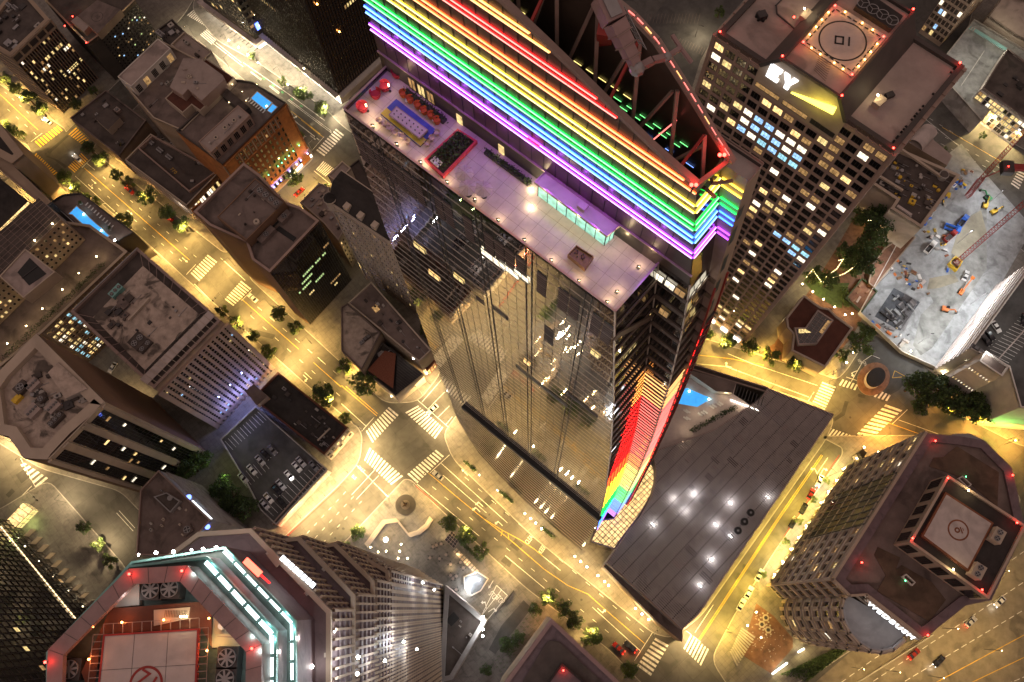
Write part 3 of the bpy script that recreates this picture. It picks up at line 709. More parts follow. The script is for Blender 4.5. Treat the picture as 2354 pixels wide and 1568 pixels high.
bx=[P(5,*q,FZ+1.25)for q in((1560,185),(1620,120),(1742,198),(1680,285))]
t=T('bar_counter','dark wooden box bar with bottles standing on the terrace near its end','bar',(centroid(bx).x,centroid(bx).y,FZ))
mb=MB();mb.ring(bx,.12,FZ+.15,FZ+1.25,'wood');mb.build('box',t);MB().prism(inset(bx,.15),FZ+.1,FZ+.85,'wood','wood').build('shelf',t)
mb=MB();mb.prism(inset(bx,-.5),FZ,FZ+.08,'tower_floor','tower_floor');mb.build('plinth',t)
rg=random.Random(2);ib=inset(bx,.5)
for k in range(9):
 w=lerp(lerp(ib[0],ib[1],rg.random()),lerp(ib[3],ib[2],rg.random()),rg.random());m1=MB();m1.cyl((0,0),.08,0,.3,'black',8);m1.cyl((0,0),.03,.3,.42,'black',6)
 bo=m1.mesh('bottle');o=bpy.data.objects.new('bottle',bo);COL.objects.link(o);o.location=(w.x,w.y,FZ+.85);tag(o,'dark bottle standing in the wooden box bar','bottle','bottles in the box bar')
n_sp=0
for c_,pts in((2,((220,880),(385,1005),(548,1130),(730,1265),(920,1385),(1080,1525))),(5,((1260,95),(1445,235),(1635,375),(1828,520),(1895,450),(2045,280),(2140,180)))):
 for q in pts:
  w=onT(c_,*q);m1=MB();m1.box((0,0),U,.5,.35,0,.08,'metal_dark');m1.bar((0,0,.05),(0,0,.8),.08,.08,'metal_dark');m1.bar((-.25,0,.8),(.25,0,.8),.12,.3,'metal_dark');m2=MB();m2.box((0,0),U,.3,.1,.62,.7,'lamp_small')
  side='along the long parapet' if n_sp<10 else 'along the short end parapet'
  tt=thing([('stand',m1),('bulb',m2)],'parapet_light','dark stand with a small warm downlight '+side,'lamp',w,'parapet lights '+side);n_sp+=1
  light(tt,(w.x+NN.x*.4,w.y+NN.y*.4,w.z+.9),48,GOLD)
light(tower,tuple(onT(2,190,780,1.5)),90,(1,.72,.4))
A_=P('x',470,-40,256);B_=P('x',600,240,255);C_=P('x',850,760,252)
t=T('roof_crane','grey telescopic window-cleaning crane lying across the crown of the rainbow tower','crane',tuple(TW(34,12,230)))
mb=MB();mb.bar(A_,B_,2.0,2.0,'mauve_metal');mb.bar(lerp(A_,B_,.3)+Vector((0,0,.6)),B_+Vector((0,0,.6)),1.2,1.4,'metal_grey');mb.build('boom_root',t)
mb=MB();prev=B_
for k in range(4):
 q=lerp(B_,C_,(k+1)/4);w_=1.7-.25*k;mb.bar(prev,q,w_,w_,'mauve_metal');mb.bar(q-(q-prev)*.06,q,w_+.2,w_+.2,'metal_tan');prev=q
mb.build('boom',t)
mb=MB();D_=P('x',1180,630,252);mb.bar(C_,lerp(C_,D_,.5)+Vector((0,0,.4)),.7,.6,'mauve_metal');mb.bar(lerp(C_,D_,.5)+Vector((0,0,.4)),D_,.6,.55,'mauve_metal');E1=P('x',1330,530,252);mb.bar(D_,E1,.45,.4,'mauve_metal');mb.bar(P('x',1240,390,252),E1,.35,.3,'mauve_metal');mb.bar(E1,P('x',1450,690,251),.35,.3,'mauve_metal');mb.ball(C_,.8,'metal_grey');mb.ball(D_,.5,'metal_grey');mb.build('jib',t)
mb=MB();ma=P('x',500,300,246);mb.bar(P('x',500,320,249),P('x',500,590,238),1.6,1.3,'steel_red');mb.bar(P('x',470,250,250),P('x',450,640,236),.5,.5,'mauve_metal');mb.box(P('x',520,700,234),U,2.6,2.2,230,235,'metal_tan');mb.build('mast',t)
mb=MB()
for k in range(9):
 p=lerp(P('x',640,30,255),P('x',880,500,252.5),k/9);q=lerp(P('x',640,30,255),P('x',880,500,252.5),(k+1)/9);e=Vector((U.x,U.y,0))*.8
 mb.bar(p,q,.08,.08,'metal_grey');mb.bar(p+e,q+e,.08,.08,'metal_grey');mb.bar(p,p+e,.06,.06,'metal_grey');mb.bar(p,q+e,.05,.05,'metal_grey')
mb.build('lattice',t)
mb=MB();mb.quad([(-900,-700,0),(900,-700,0),(900,1100,0),(-900,1100,0)],'asphalt');struct(mb.build('road'))
def roundc(pts,r=3.0):
 """round the corners of a block outline, as kerbs are"""
 out=[];n=len(pts)
 for i in range(n):
  a,b,c=V2(pts[i-1]),V2(pts[i]),V2(pts[(i+1)%n]);d1=(a-b);d2=(c-b)
  k=min(r,d1.length*.4,d2.length*.4);p,q=b+d1.normalized()*k,b+d2.normalized()*k
  for t in(0,.25,.5,.75,1):out.append((p*(1-t)**2+b*2*t*(1-t)+q*t*t))
 return out
def block(pts,name='pavement',top='pave',c=0,r=4.0,h=.15):
 w=roundc([P(c,x,y)for x,y in pts],r);mb=MB();mb.prism(w,0,h,'curb');inn=inset(w,.35)
 n=len(w);mb.add([(p.x,p.y,h)for p in w]+[(p.x,p.y,h)for p in inn],[[i,(i+1)%n,n+(i+1)%n,n+i]for i in range(n)],'curb');mb.quad([(p.x,p.y,h)for p in inn],top)
 return struct(mb.build(name))
block([(-80,140),(73,245),(148,296),(152,305),(255,205),(420,40),(520,-120),(100,-300),(-200,-100)])
block([(207,343),(300,258),(430,125),(381,56),(461,96),(575,195),(690,315),(727,360),(640,440),(565,520),(522,588)])
block([(566,634),(640,560),(690,480),(755,421),(790,420),(1000,700),(1016,857),(961,925),(885,928)])
block([(1043,962),(1018,998),(1040,1056),(1228,1238),(1502,1458),(1545,1468),(1612,1418),(1900,1010),(1920,962),(1880,930),(1760,890),(1603,846),(1300,640)])
block([(496,92),(594,146),(747,250),(788,292),(830,320),(900,300),(1100,100),(900,-200),(480,-100),(440,20)],top='plaza')
block([(1570,765),(1743,816),(1886,860),(1925,874),(1948,850),(2000,770),(2030,800),(2090,890),(2115,915),(2235,970),(2354,1030),(2600,1000),(2500,700),(2010,290),(1850,0),(1640,0),(1480,300),(1500,640)])
block([(2300,-200),(2180,220),(2260,290),(2354,345),(2700,500),(2800,0)])
block([(1880,1002),(1935,1030),(1935,1045),(1783,1263),(1690,1408),(1633,1516),(1700,1620),(1860,1560),(2130,1380),(2354,1150),(2300,1095),(2120,1000)])
block([(930,1100),(946,1103),(1005,1163),(1212,1353),(1402,1493),(1600,1700),(900,1800),(300,1750),(330,1320),(560,1390),(790,1248)],top='plaza')
block([(38,398),(80,362),(125,420),(227,462),(330,550),(437,648),(593,784),(717,894),(835,992),(828,1062),(784,1112),(673,1216),(560,1330),(440,1290),(317,1172),(277,1130),(96,1079),(-100,960),(-100,500)])
block([(112,1102),(290,1303),(330,1420),(300,1700),(-200,1700),(-200,1250),(0,1170)],top='plaza')
block([(-100,250),(38,322),(70,335),(70,370),(30,405),(-120,440)])
mb=MB();mb.quad([(p.x,p.y,.16)for p in PP('h',[(385,85),(360,175),(330,190),(205,375),(300,412),(320,440),(400,450),(510,470),(560,440),(600,380),(830,385),(640,230)])],'asphalt_dark');struct(mb.build('driveway'))
mb=MB();mb.quad([(p.x,p.y,.156)for p in PP(0,[(1780,790),(1905,600),(1975,480),(2050,540),(2000,620),(2000,700),(1955,780),(1880,858),(1745,813)])],'brick_pave');struct(mb.build('brick_paving'))
mb=MB();mb.quad([(p.x,p.y,.17)for p in PP('g',[(190,430),(250,350),(330,380),(400,440),(480,440),(440,520),(430,600),(380,590),(270,520)])],'grass');o=mb.build('grass');o['kind']='stuff';tag(o,'small lit lawn below the garden trees beside the grid office tower','grass')
def crosswalk(c1,pa,pb,c2,pd,pc,n,m='white_paint',fill=.5,z=.02):
 a,b,d,c=P(c1,*pa,z),P(c1,*pb,z),P(c2,*pd,z),P(c2,*pc,z);mb=MB()
 for k in range(n):
  t0,t1=(k+.25)/n,(k+.25+fill)/n
  mb.quad([lerp(a,b,t0),lerp(a,b,t1),lerp(d,c,t1),lerp(d,c,t0)],m)
 return struct(mb.build('crosswalk'))
for w_,n,a,b,d,c in((5,11,(165,1410),(330,1235),(210,1490),(398,1290)),(5,12,(435,1272),(650,1462),(525,1225),(705,1382)),('k',11,(412,135),(600,-25),(475,192),(650,15)),('k',12,(175,-40),(392,148),(140,40),(318,202)),
  (4,9,(1310,320),(1435,185),(1370,375),(1500,235)),(4,9,(1545,500),(1665,365),(1605,545),(1735,420)),
  ('b',14,(280,80),(520,225),(175,165),(450,330)),('a',6,(1905,130),(2010,190),(1840,205),(1890,240)),('b',5,(400,320),(320,385),(520,425),(450,495)),
  ('d',10,(1830,90),(1600,340),(1920,160),(1690,405)),('d',7,(1680,450),(1810,540),(1600,545),(1710,625)),
  (6,9,(965,1060),(885,1225),(1058,1095),(975,1265)),(6,5,(1095,1045),(1215,1085),(1070,1085),(1195,1125)),(6,4,(1345,1120),(1440,1160),(1310,1165),(1415,1200)),
  (6,9,(1405,1215),(1195,1430),(1520,1255),(1310,1450)),(6,7,(1010,1380),(1165,1435),(965,1445),(1110,1490)),
  (8,8,(2170,1255),(2035,1460),(2260,1305),(2130,1530)),(9,7,(50,1235),(185,1345),(0,1330),(130,1460)),('f',6,(1310,400),(1260,490),(1360,420),(1310,525)),('o',6,(150,140),(310,245),(125,150),(235,310))):
 crosswalk(w_,a,b,w_,d,c,n,fill=.55 if n>7 else .5,z=.175 if w_==6 and n<6 else .02)
for n,a,b,d,c in((9,(375,245),(640,55),(440,310),(700,110)),(7,(835,75),(985,225),(750,155),(905,270)),(9,(745,520),(900,360),(820,585),(975,435)),(12,(395,360),(640,585),(340,440),(560,640))):
 crosswalk('c',a,b,'c',d,c,n,'yellow_paint')
LN={'white_paint':MB(),'yellow_paint':MB(),'curb_red':MB(),'green_paint':MB()}
def line(c,pts,w=.18,m='white_paint',z=.012):
 ps=[P(c,*q,z)for q in pts]
 for a,b in zip(ps,ps[1:]):
  d=V2(b-a)
  if d.length<.05:continue
  d.normalize();n=Vector((-d.y,d.x,0))*w/2;LN[m].quad([a+n,a-n,b-n,b+n],m)
def dashes(c,p,q,n,frac=.3,w=.16,m='white_paint'):
 for k in range(n):
  a=(lerp(p[0],q[0],k/(n-1)),lerp(p[1],q[1],k/(n-1)));s=((q[0]-p[0])/(n-1)*frac/2,(q[1]-p[1])/(n-1)*frac/2)
  line(c,[(a[0]-s[0],a[1]-s[1]),(a[0]+s[0],a[1]+s[1])],w,m)
Y='yellow_paint'
for c,pts in((1,[(0,650),(262,895)]),('c',[(930,530),(2090,1545)]),(4,[(1650,480),(2060,840)]),(4,[(2160,930),(2352,1100)]),(5,[(0,1090),(245,1300)]),(5,[(30,1095),(250,1285)]),
  (8,[(600,125),(820,310),(980,440),(1180,600),(1400,790),(1560,900),(1700,960),(1800,1050),(2090,1300)]),(8,[(980,440),(1110,520),(1240,590),(1330,650),(1390,700)]),(8,[(1110,520),(1100,560)]),(8,[(1150,545),(1155,585)]),
  ('d',[(1440,0),(1690,195)]),('b',[(1260,1170),(1650,1480)]),(6,[(110,880),(330,905),(560,950)]),(9,[(955,0),(640,460),(110,1270)]),(9,[(965,5),(650,465),(120,1275)]),
  ('h',[(480,645),(690,720)]),('h',[(530,320),(515,365),(600,357),(530,320)]),('f',[(830,130),(1345,430)])):
 line(c,pts,.2,Y,.18 if c=='h' and pts[0][0]==530 else .012)
for c,pts in((8,[(520,200),(950,560)]),(8,[(1130,695),(1400,920)]),(8,[(690,60),(1145,470)]),(8,[(700,140),(1000,400)]),(8,[(1390,700),(1510,797)]),(8,[(1730,1050),(2060,1350)]),(8,[(610,125),(745,0)]),(8,[(2020,1420),(2180,1170)]),
  ('c',[(830,620),(1335,1070)]),('c',[(340,240),(465,145)]),('c',[(905,525),(1025,405)]),('c',[(420,585),(535,695)]),('c',[(960,480),(1045,550)]),('c',[(1090,935),(1165,920)]),('c',[(1020,710),(1010,730)]),
  (4,[(1520,210),(1690,365)]),(4,[(1340,390),(1470,520)]),(4,[(1285,325),(1350,255)]),(4,[(1665,505),(1735,435)]),(4,[(2190,895),(2245,945)]),(4,[(2100,1000),(2150,1045)]),
  (5,[(0,1215),(170,1370)]),(5,[(140,1405),(225,1310)]),(5,[(555,1205),(690,1050)]),(5,[(525,1190),(735,1375)]),(5,[(600,1250),(712,1135)]),(5,[(665,1310),(745,1230)]),(5,[(720,1360),(765,1305)]),
  ('k',[(65,262),(210,105)]),('k',[(95,290),(235,140)]),('k',[(60,40),(300,280)]),
  ('d',[(1350,0),(1640,225)]),('d',[(1560,335),(1690,185)]),('d',[(1580,560),(1760,705)]),('b',[(1330,1300),(1640,1545)]),
  ('b',[(470,480),(800,735)]),('b',[(500,470),(780,690)]),('b',[(880,795),(995,885),(1000,870),(885,790)]),('b',[(1085,950),(1190,1035),(1198,1020),(1090,940)]),('b',[(1290,1105),(1770,1465),(1765,1440),(1300,1095)]),('b',[(800,690),(1290,1030),(1700,1330)]),
  (6,[(310,870),(480,940),(930,1090)]),(6,[(100,940),(300,960),(870,1170)]),(6,[(860,1205),(905,1135)]),('h',[(555,630),(850,735)]),('h',[(515,655),(610,565)]),(9,[(1000,20),(925,130)]),(9,[(20,1210),(125,1290)]),(9,[(85,1225),(210,1035)]),
  ('f',[(700,60),(1000,300)]),('o',[(130,115),(235,320)]),('o',[(80,410),(200,290)]),('o',[(750,445),(850,555)]),('o',[(735,460),(840,575)]),(8,[(960,1120),(1070,900),(1145,970),(1000,1145)]),(8,[(1105,930),(950,1130)])):
 line(c,pts,.2,z=.18 if c==8 and 900<=pts[0][0]<=1110 and pts[0][1]>850 else .013)
line('h',[(225,360),(300,385)],.2,z=.18);line('h',[(255,390),(330,260),(385,222),(437,243)],.2,z=.18)
dashes(8,(640,230),(1830,1215),15);dashes(8,(865,165),(2070,1210),14);dashes('c',(1150,640),(2150,1500),11);dashes('c',(1100,765),(1990,1545),10);dashes(4,(1790,560),(2310,1000),7,.35);dashes(4,(1740,620),(2330,1150),8,.3)
dashes(1,(40,640),(190,775),4,.3);dashes(1,(60,760),(240,920),4,.3);dashes('c',(280,655),(400,535),4,.3)
for dx,dy in((-40,-5),(10,25),(60,55)):dashes('k',(-260+dx,600+dy),(60+dx,255+dy),8,.35)
for o in(0,1,2):dashes('f',(760-o*30,80+o*45),(1200-o*20,350+o*30),8,.35)
dashes('b',(820,715),(1440,1170),7,.25,.9,'green_paint')
for c,pts in((8,[(510,212),(665,350)]),(7,[(1980,560),(2352,215)]),(9,[(1080,0),(700,560)]),('h',[(300,420),(400,455)])):line(c,pts,.35,'curb_red',.156)
for m_,b_ in LN.items():
 o=b_.build('road_markings')
 if o:struct(o)
def arrow(c,p,d,kind,L=3.4,z=.016):
 o=P(c,*p,z);t=P(c,p[0]+d[0],p[1]+d[1],z);f=V2(t-o).normalized();r=Vector((f.y,-f.x));mb=MB()
 def w(x,y):q=V2(o)+r*x+f*y;return(q.x,q.y,z)
 if kind=='s':mb.add([w(-.12,-L/2),w(.12,-L/2),w(.12,L*.2),w(-.12,L*.2),w(-.5,L*.2),w(.5,L*.2),w(0,L/2)],[[0,1,2,3],[4,5,6]],'white_paint')
 else:
  s=-1 if kind=='l' else 1
  mb.add([w(-.12,-L/2),w(.12,-L/2),w(.12,L*.1),w(-.12,L*.1),w(s*.1-.12*s,L*.1),w(s*.9,L*.18),w(s*.9,L*.30),w(-.12*s,L*.26),w(s*.9,L*.04),w(s*.9,L*.44),w(s*1.7,L*.24)],[[0,1,2,3],[4,5,6,7],[8,9,10]],'white_paint')
 return struct(mb.build('road_arrow'))
for c,p,d,k in((8,(850,120),(-30,-30),'s'),(8,(955,335),(-20,-20),'l'),(8,(935,372),(-20,-20),'l'),(8,(1090,468),(-20,-20),'l'),(8,(1790,1080),(20,18),'l'),(4,(1275,225),(15,13),'s'),(4,(2110,1035),(15,13),'r'),
                   ('c',(1035,680),(15,14),'s'),('c',(1430,1020),(15,13),'s'),('c',(1000,735),(10,9),'s'),(6,(310,958),(-20,-6),'r'),(9,(915,105),(-8,-16),'l'),(9,(965,105),(8,-16),'r'),('h',(268,330),(-10,4),'l'),('d',(1570,195),(15,12),'s'),
                   (8,(1030,895),(-12,20),'s'),(8,(995,1030),(-3,-20),'l'),(8,(1040,1065),(12,-8),'r'),('d',(1350,-30),(12,10),'l')):
 arrow(c,p,d,k,z=.185 if(c=='h')or(c==8 and p[0]<1050 and 880<p[1]<1070 and p[0]>980)else .016)
def road_text(s,c,p,right,size,z=.017,asp=1.7):
 o=P(c,*p,z);x=V2(P(c,p[0]+right[0],p[1]+right[1],z)-o).normalized();y=Vector((-x.y,x.x,0));return struct(text(s,o,(x.x,x.y,0),y*asp,size,.004,'white_paint','road_writing'))
road_text('CLEAR',8,(1300,580),(20,-26),1.5);road_text('KEEP',8,(1385,652),(18,-28),1.5)
road_text('STOP',8,(1048,975),(14,15),1.5,.185,2.0);road_text('STOP',8,(1090,998),(14,15),1.5,.185,2.0)
road_text('ONLY','k',(125,100),(16,14),1.2,asp=1.5);road_text('BUS','k',(80,152),(16,14),1.2,asp=1.5);road_text('X','d',(1470,190),(20,15),1.6);road_text('LEFT','h',(310,262),(6,12),1.0,.19);road_text('ONLY','h',(345,282),(6,12),1.0,.19)
mb=MB();rg=random.Random(21)
for c,q in(('k',[(820,385),(845,360),(920,405),(875,435)]),('k',[(1060,580),(1100,535),(1145,580),(1110,620)]),('k',[(1005,680),(1030,650),(1075,690),(1060,720)]),('k',[(875,310),(945,250),(985,290),(910,345)]),
             ('c',[(520,350),(740,165),(760,180),(545,375)]),('c',[(510,390),(640,440),(740,510),(720,535),(600,440),(520,410)]),('h',[(300,465),(345,475),(340,495),(298,483)]),('h',[(215,510),(240,515),(215,600),(150,640),(145,620),(195,580)]),('h',[(340,650),(385,665),(370,685),(335,670)]),
             ('j',[(215,205),(235,215),(210,255),(192,245)]),('j',[(250,150),(270,160),(258,182),(240,172)]),('o',[(100,220),(150,185),(185,235),(135,275)]),('o',[(35,345),(75,305),(95,325),(55,365)]),
             (4,[(1700,690),(1900,740),(1880,770),(1680,720)])):mb.quad(PP(c,q,.006),'patch')
for c,q in((8,(820,98)),(8,(655,190)),(8,(1020,412)),(8,(1125,402)),(8,(1220,635)),(8,(1655,1000)),(8,(15,510)),(4,(2030,1030)),(4,(1730,590)),('c',(1655,1020)),('c',(505,372)),('c',(770,160)),(6,(1155,1310)),(6,(980,1125)),(6,(165,850)),('m',(615,222)),('m',(650,222)),('m',(600,283))):
 w=P(c,*q,.007);mb.disc(w,.45,.008,'metal_dark',12)
struct(mb.build('road_patches'))
fw=[P(9,*q,.02)for q in((900,1580),(1180,1340),(1440,1330),(1700,1240),(2000,960),(2160,700),(2352,500),(2800,200),(3200,900),(2500,2200),(900,2200))]
mat('freeway',(.20,.17,.13),.85,var=.25,scale=.25,stain=.35)
mb=MB();mb.quad(fw,'freeway');struct(mb.build('freeway'))
mb=MB()
for off in range(8):
 for k in range(26):
  a=P(9,1050+off*165,1600+off*26,.03);dvec=V2(P(9,2500+off*150,560+off*120,.03)-a);L=dvec.length;d=dvec/L
  if off in(3,4):q=V2(a)+d*L*k/26;mb.box(q+d*L/52,d,L/26,.22,.025,.03,'yellow_paint')
  else:q=V2(a)+d*L*k/26;mb.box(q,d,2.2,.22,.025,.03,'white_paint')
struct(mb.build('road_markings'))
a,b_=P(9,940,1567,0),P(9,2352,480,0)
mb=MB();p,q=P(9,1150,1600),P(9,1720,1240);mb.bar(p+Vector((0,0,.5)),q+Vector((0,0,.5)),.4,1.0,'concrete');tag(mb.build('barrier'),'low concrete barrier along the near edge of the freeway','barrier')
def proj(w):
 v=np.array([w[0],w[1],w[2]-H]);p=v[0]*_e1+v[1]*_e2-v[2]*_d
 return(p[0]/p[2]*FL+CX,p[1]/p[2]*FL+CY)
def disp(c,pts):ox,oy,s=WIN[c];return[(x*s+ox,y*s+oy)for x,y in pts]
def beacon(root,c,x,y,z,pw=60,m='lamp_red',col=(1,.03,.02),r=.28):
 w=P(c,x,y,z+.6);mb=MB();mb.cyl(w,.1,z,z+.5,'metal_dark',6);mb.ball(w,r,m);mb.build('beacon',root)
 light(root,(w.x,w.y,w.z+.6),pw,col)
def facing(b,i):p,q=b.pts[i],b.pts[(i+1)%len(b.pts)];return p,q,b.outward(p,q)
def penthouse(b,pts,z0,z1,wall='tan_pale',roof='roof_pale',rim=True,name='penthouse'):
 mb=MB();mb.prism(pts,z0-.2,z1,wall,roof);
 if rim:mb.ring([V2(p)for p in pts],.35,z1-.1,z1+.35,wall)
 return mb.build(name,b.root)
rg=random.Random(11)
WARM=['lit_warm','lit_yel','lit_dim','lit_dim','lit_yel']
z=ZV(('a',110,625),('a',700,1245))
b=Bldg('office_block','dark office block in the upper left corner with pale grid fins and deep top openings',PP('a',[(545,210),(110,622),(-250,400),(190,-195)],z),z,'dark_wall','roof_dark',ph=1.2,pw=1.6,par='tan_wall')
p,q,n=facing(b,0);mb=MB();b.piers(mb,p,q,n,0,z-4.5,18,.28,.5,'tan_wall');b.bands(mb,p,q,n,[z*k/11 for k in range(1,11)],.25,.3,'dark_wall');b.piers(mb,p,q,n,z-5,z,5,.8,.5,'tan_wall');b.bands(mb,p,q,n,[z-4.6,z-.6],.9,.5,'tan_wall');mb.build('facade_grid',b.root)
b.facade(p,q,n,0,z-5,18,11,.8,.62,'win_dark',WARM+['lit_white'],lambda i,j:.75 if j in(4,7,8)and rg.random()<.55 else .12,div=1,rng=rg);b.flush()
p,q,n=facing(b,1);mb=MB();b.bands(mb,p,q,n,[z*k/11 for k in range(1,12)],1.4,.3,'tan_wall');mb.build('facade_bands',b.root)
hvac(b,b.root,P('a',165,85,z),U,3,1.6,b.zr,1.6,3);hvac(b,b.root,P('a',100,60,z),U,3,1.6,b.zr,1.6,3);clutter(b.root,b.pts,b.zr,22,rg,(1,3.2))
z=ZV(('a',960,485),('a',1268,900))
b=Bldg('helipad_block','dark block with a faded helipad marked ten and red corner beacons, at the upper left',PP('a',[(480,-10),(960,485),(1075,400),(1490,0),(1000,-500)],z),z,'dark_wall','roof_dark',ph=1.5,pw=.8,par='tan_wall')
for i in(1,2):p,q,n=facing(b,i)
p,q,n=b.pts[1],b.pts[3],b.outward(b.pts[2],b.pts[3])
p,q,n=facing(b,2);b.facade(p,q,n,0,z-2,13,13,.5,.5,'win_dark',['lit_yel','lit_green','lit_dim','lit_white','lit_blue'],.18,div=1,rng=rg);b.flush()
hp=PP('a',[(1070,0),(1330,105),(1075,372),(862,170)],z+2.5);mb=MB();mb.prism(hp,z-1.5,z+2.5,'tan_wall','roof_brown');cc=(hp[0]+hp[2])/2;mb.annulus(cc,2.3,2.55,z+2.53,'roof_dark');mb.build('helipad',b.root)
d=(hp[3]-hp[2]).normalized();text('10',(cc.x,cc.y,z+2.54),-d,-d.cross(Vector((0,0,1)))*-1,2.2,.01,'roof_dark','helipad_number',b.root)
mb=MB();mb.prism(PP('a',[(850,175),(990,280),(925,350),(780,235)],z+1.5),z-1.5,z+1.5,'tan_wall','roof_pale');mb.build('stair_house',b.root)
for q_ in((800,180),(715,285),(950,470)):beacon(b.root,'a',*q_,z,70)
light(b.root,tuple(P('a',870,400,z+2)),80,(1,.9,.7));light(b.root,tuple(P('a',1180,290,z+1)),60,(1,.75,.3));light(b.root,tuple(P('a',960,40,z+1.5)),80,(1,.8,.4));light(b.root,tuple(P('a',1400,90,z+1)),60,(1,.75,.3));light(b.root,tuple(P('a',780,320,z+1)),60,(1,.75,.3))
light(b.root,tuple(P('a',450,30,z+.5)),60,(1,.8,.3));
z=40.0
b=Bldg('hotel','old hotel block with two pale penthouses and a dark red upper roof',PP('a',[(1300,850),(1745,430),(2590,862),(2010,1440),(1690,1300)],z),z,'tan_wall','roof_brown',par='tan_pale')
p1=PP('a',[(1300,850),(1745,430),(1885,540),(1450,960)],z+5);penthouse(b,p1,z-1,z+5,'white_wall','roof_pale')
p,q=V2(p1[2]),V2(p1[3]);n=b.outward(b.pts[2],b.pts[3]);b.facade(p,q,n,z-1,z+4.4,5,1,.55,.8,'win_dark',['lit_dim','win_grey'],.3,'white_wall',4,rg)
p2=PP('b',[(390,650),(705,862),(330,1228),(235,1160),(135,1250),(-60,1090)],z+3);penthouse(b,p2,z-1,z+3,'tan_pale','roof_red')
p3=PP('b',[(140,640),(330,650),(575,830),(590,880),(340,1110),(190,980),(130,1050),(-10,960)],z+7);penthouse(b,p3,z+2,z+7,'pink_stone','roof_pale',False)
clutter(b.root,p3,z+7,7,rg,(.6,1.6),('roof_pale','beige','metal_grey'));clutter(b.root,b.pts,b.zr,10,rg)
mb=MB();w=P('b',205,850,z+7);mb.cyl(w,1.0,z+7,z+7.7,'beige',16);mb.annulus(w,.5,.7,z+7.75,'roof_dark');mb.build('roof_vent',b.root)
p,q,n=facing(b,2);b.facade(p,q,n,4,z-2,13,9,.42,.5,'win_dark',WARM,.25,'tan_pale',1,rg);b.flush()
light(b.root,tuple(P('b',620,1100,34)),300,(1,.78,.35));light(b.root,tuple(P('b',60,830,z+1)),60,(1,.9,.7));light(b.root,tuple(P('b',180,700,z-4)),160,(1,.95,.8))
z=30.0
b=Bldg('corner_house','low pale-roofed building on the street beside the hotel',PP('a',[(2035,345),(2340,570),(2240,660),(2140,720),(1880,490)],z),z,'white_wall','roof_pale',par='beige');clutter(b.root,b.pts,b.zr,4,rg);light(b.root,tuple(P('a',2050,690,24)),180,(1,.9,.65))
z=26.0
b=Bldg('machine_roof_house','small dark building with rows of roof machines next to the pale-roofed one',PP('a',[(1900,205),(2030,345),(1880,490),(1720,330)],z),z,'dark_wall','roof_dark');hvac(b,b.root,P('a',1775,380,z),U,4.2,2,b.zr,2,3);clutter(b.root,b.pts,b.zr,9,rg)
z=ZV(('b',1270,1130),('d',1556,400))
b=Bldg('brick_hotel','orange brick hotel with a small rooftop pool and green and violet facade lights',PP('b',[(1272,1130),(570,1815),(60,1440),(560,985),(720,872),(905,900)],z),z,'terra','roof_brown',ph=1.2,par='dark_wall')
zo=z;p,q,n=facing(b,0);mb=MB()
b.bands(mb,p,q,n,[k*.55 for k in range(8,int(z/.55))],.08,.06,'tile_red');b.bands(mb,p,q,n,[7.5,z-9,z-1.2],.5,.45,'terra')
for t in(.10,.92):c=lerp(p,q,t)+n*.25;mb.box(c,q-p,(q-p).length*.14,.5,0,z-1,'terra')
mb.build('brick_courses',b.root)
mb=MB();mb.box((p+q)/2+n*.2,q-p,(q-p).length*1.001,.4,0,7.2,'pink_stone');mb.build('stone_base',b.root)
b.facade(p,q,n,8,z-9.5,14,6,.42,.55,'win_dark',['win_grey','lit_yel','win_grey'],.14,'dark_wall',1,rg,off=.08)
b.facade(p,q,n,z-8.5,z-1.5,14,2,.40,.62,'win_dark',['lit_dim','win_grey'],.15,'tan_pale',1,rg,off=.08)
b.facade(p,q,n,2.5,7,14,1,.45,.7,'win_dark',['lit_dim'],.2,'dark_wall',1,rg,off=.45)
mb=MB();b.piers(mb,p,q,n,z-8.7,z-1.4,14,.5,.3,'tan_pale');mb.build('upper_pilasters',b.root)
MB().quad([(*(p+n*.43),.3),(*(lerp(p,q,.4)+n*.43),.3),(*(lerp(p,q,.4)+n*.43),2.4),(*(p+n*.43),2.4)],'shop_white').build('shop_window',b.root)
b.flush()
for k,t in enumerate((.10,.2,.28,.34,.40,.46,.62,.70,.76)):
 c=lerp(p,q,t)+n*.9;zz=14.5+(.6 if t>.5 else 0);mb=MB();mb.box(c,q-p,.3,.3,zz-.2,zz,'lamp_green');mb.build('facade_light',b.root);light(b.root,(c.x,c.y,zz+.6),50,(.1,1,.3))
for k,t in enumerate((.05,.17,.24,.52,.58,.64,.36)):
 c=lerp(p,q,t)+n*1.0;mb=MB();mb.ball((c.x,c.y,5.6),.28,'lamp_blue');mb.build('facade_light',b.root);light(b.root,(c.x,c.y,6),130,(.35,.3,1))
for t in(.06,.2,.34,.5,.66,.8,.94):
 c=lerp(p,q,t)+n*5;light(b.root,(c.x,c.y,9),700,(1,.60,.22))
p1=PP('b',[(310,1565),(745,1165),(878,1275),(445,1688)],z+5);penthouse(b,p1,z-1,z+5,'pink_stone','roof_pale');pp,qq=V2(p1[2]),V2(p1[3]);b.facade(pp,qq,n,z-.8,z+4.4,6,1,.62,.82,'win_dark',['win_grey'],.3,'pink_stone',3,rg);b.flush()
mb=MB()
for q_ in((700,1330),(600,1410),(500,1520)):w=P('b',*q_,z+5);mb.cyl(w,.9,z+5,z+5.3,'beige',8);mb.cyl(w,.4,z+5.3,z+5.5,'metal_dark',8)
mb.build('roof_vent',b.root);clutter(b.root,p1,z+5,5,rg,(.5,1.2))
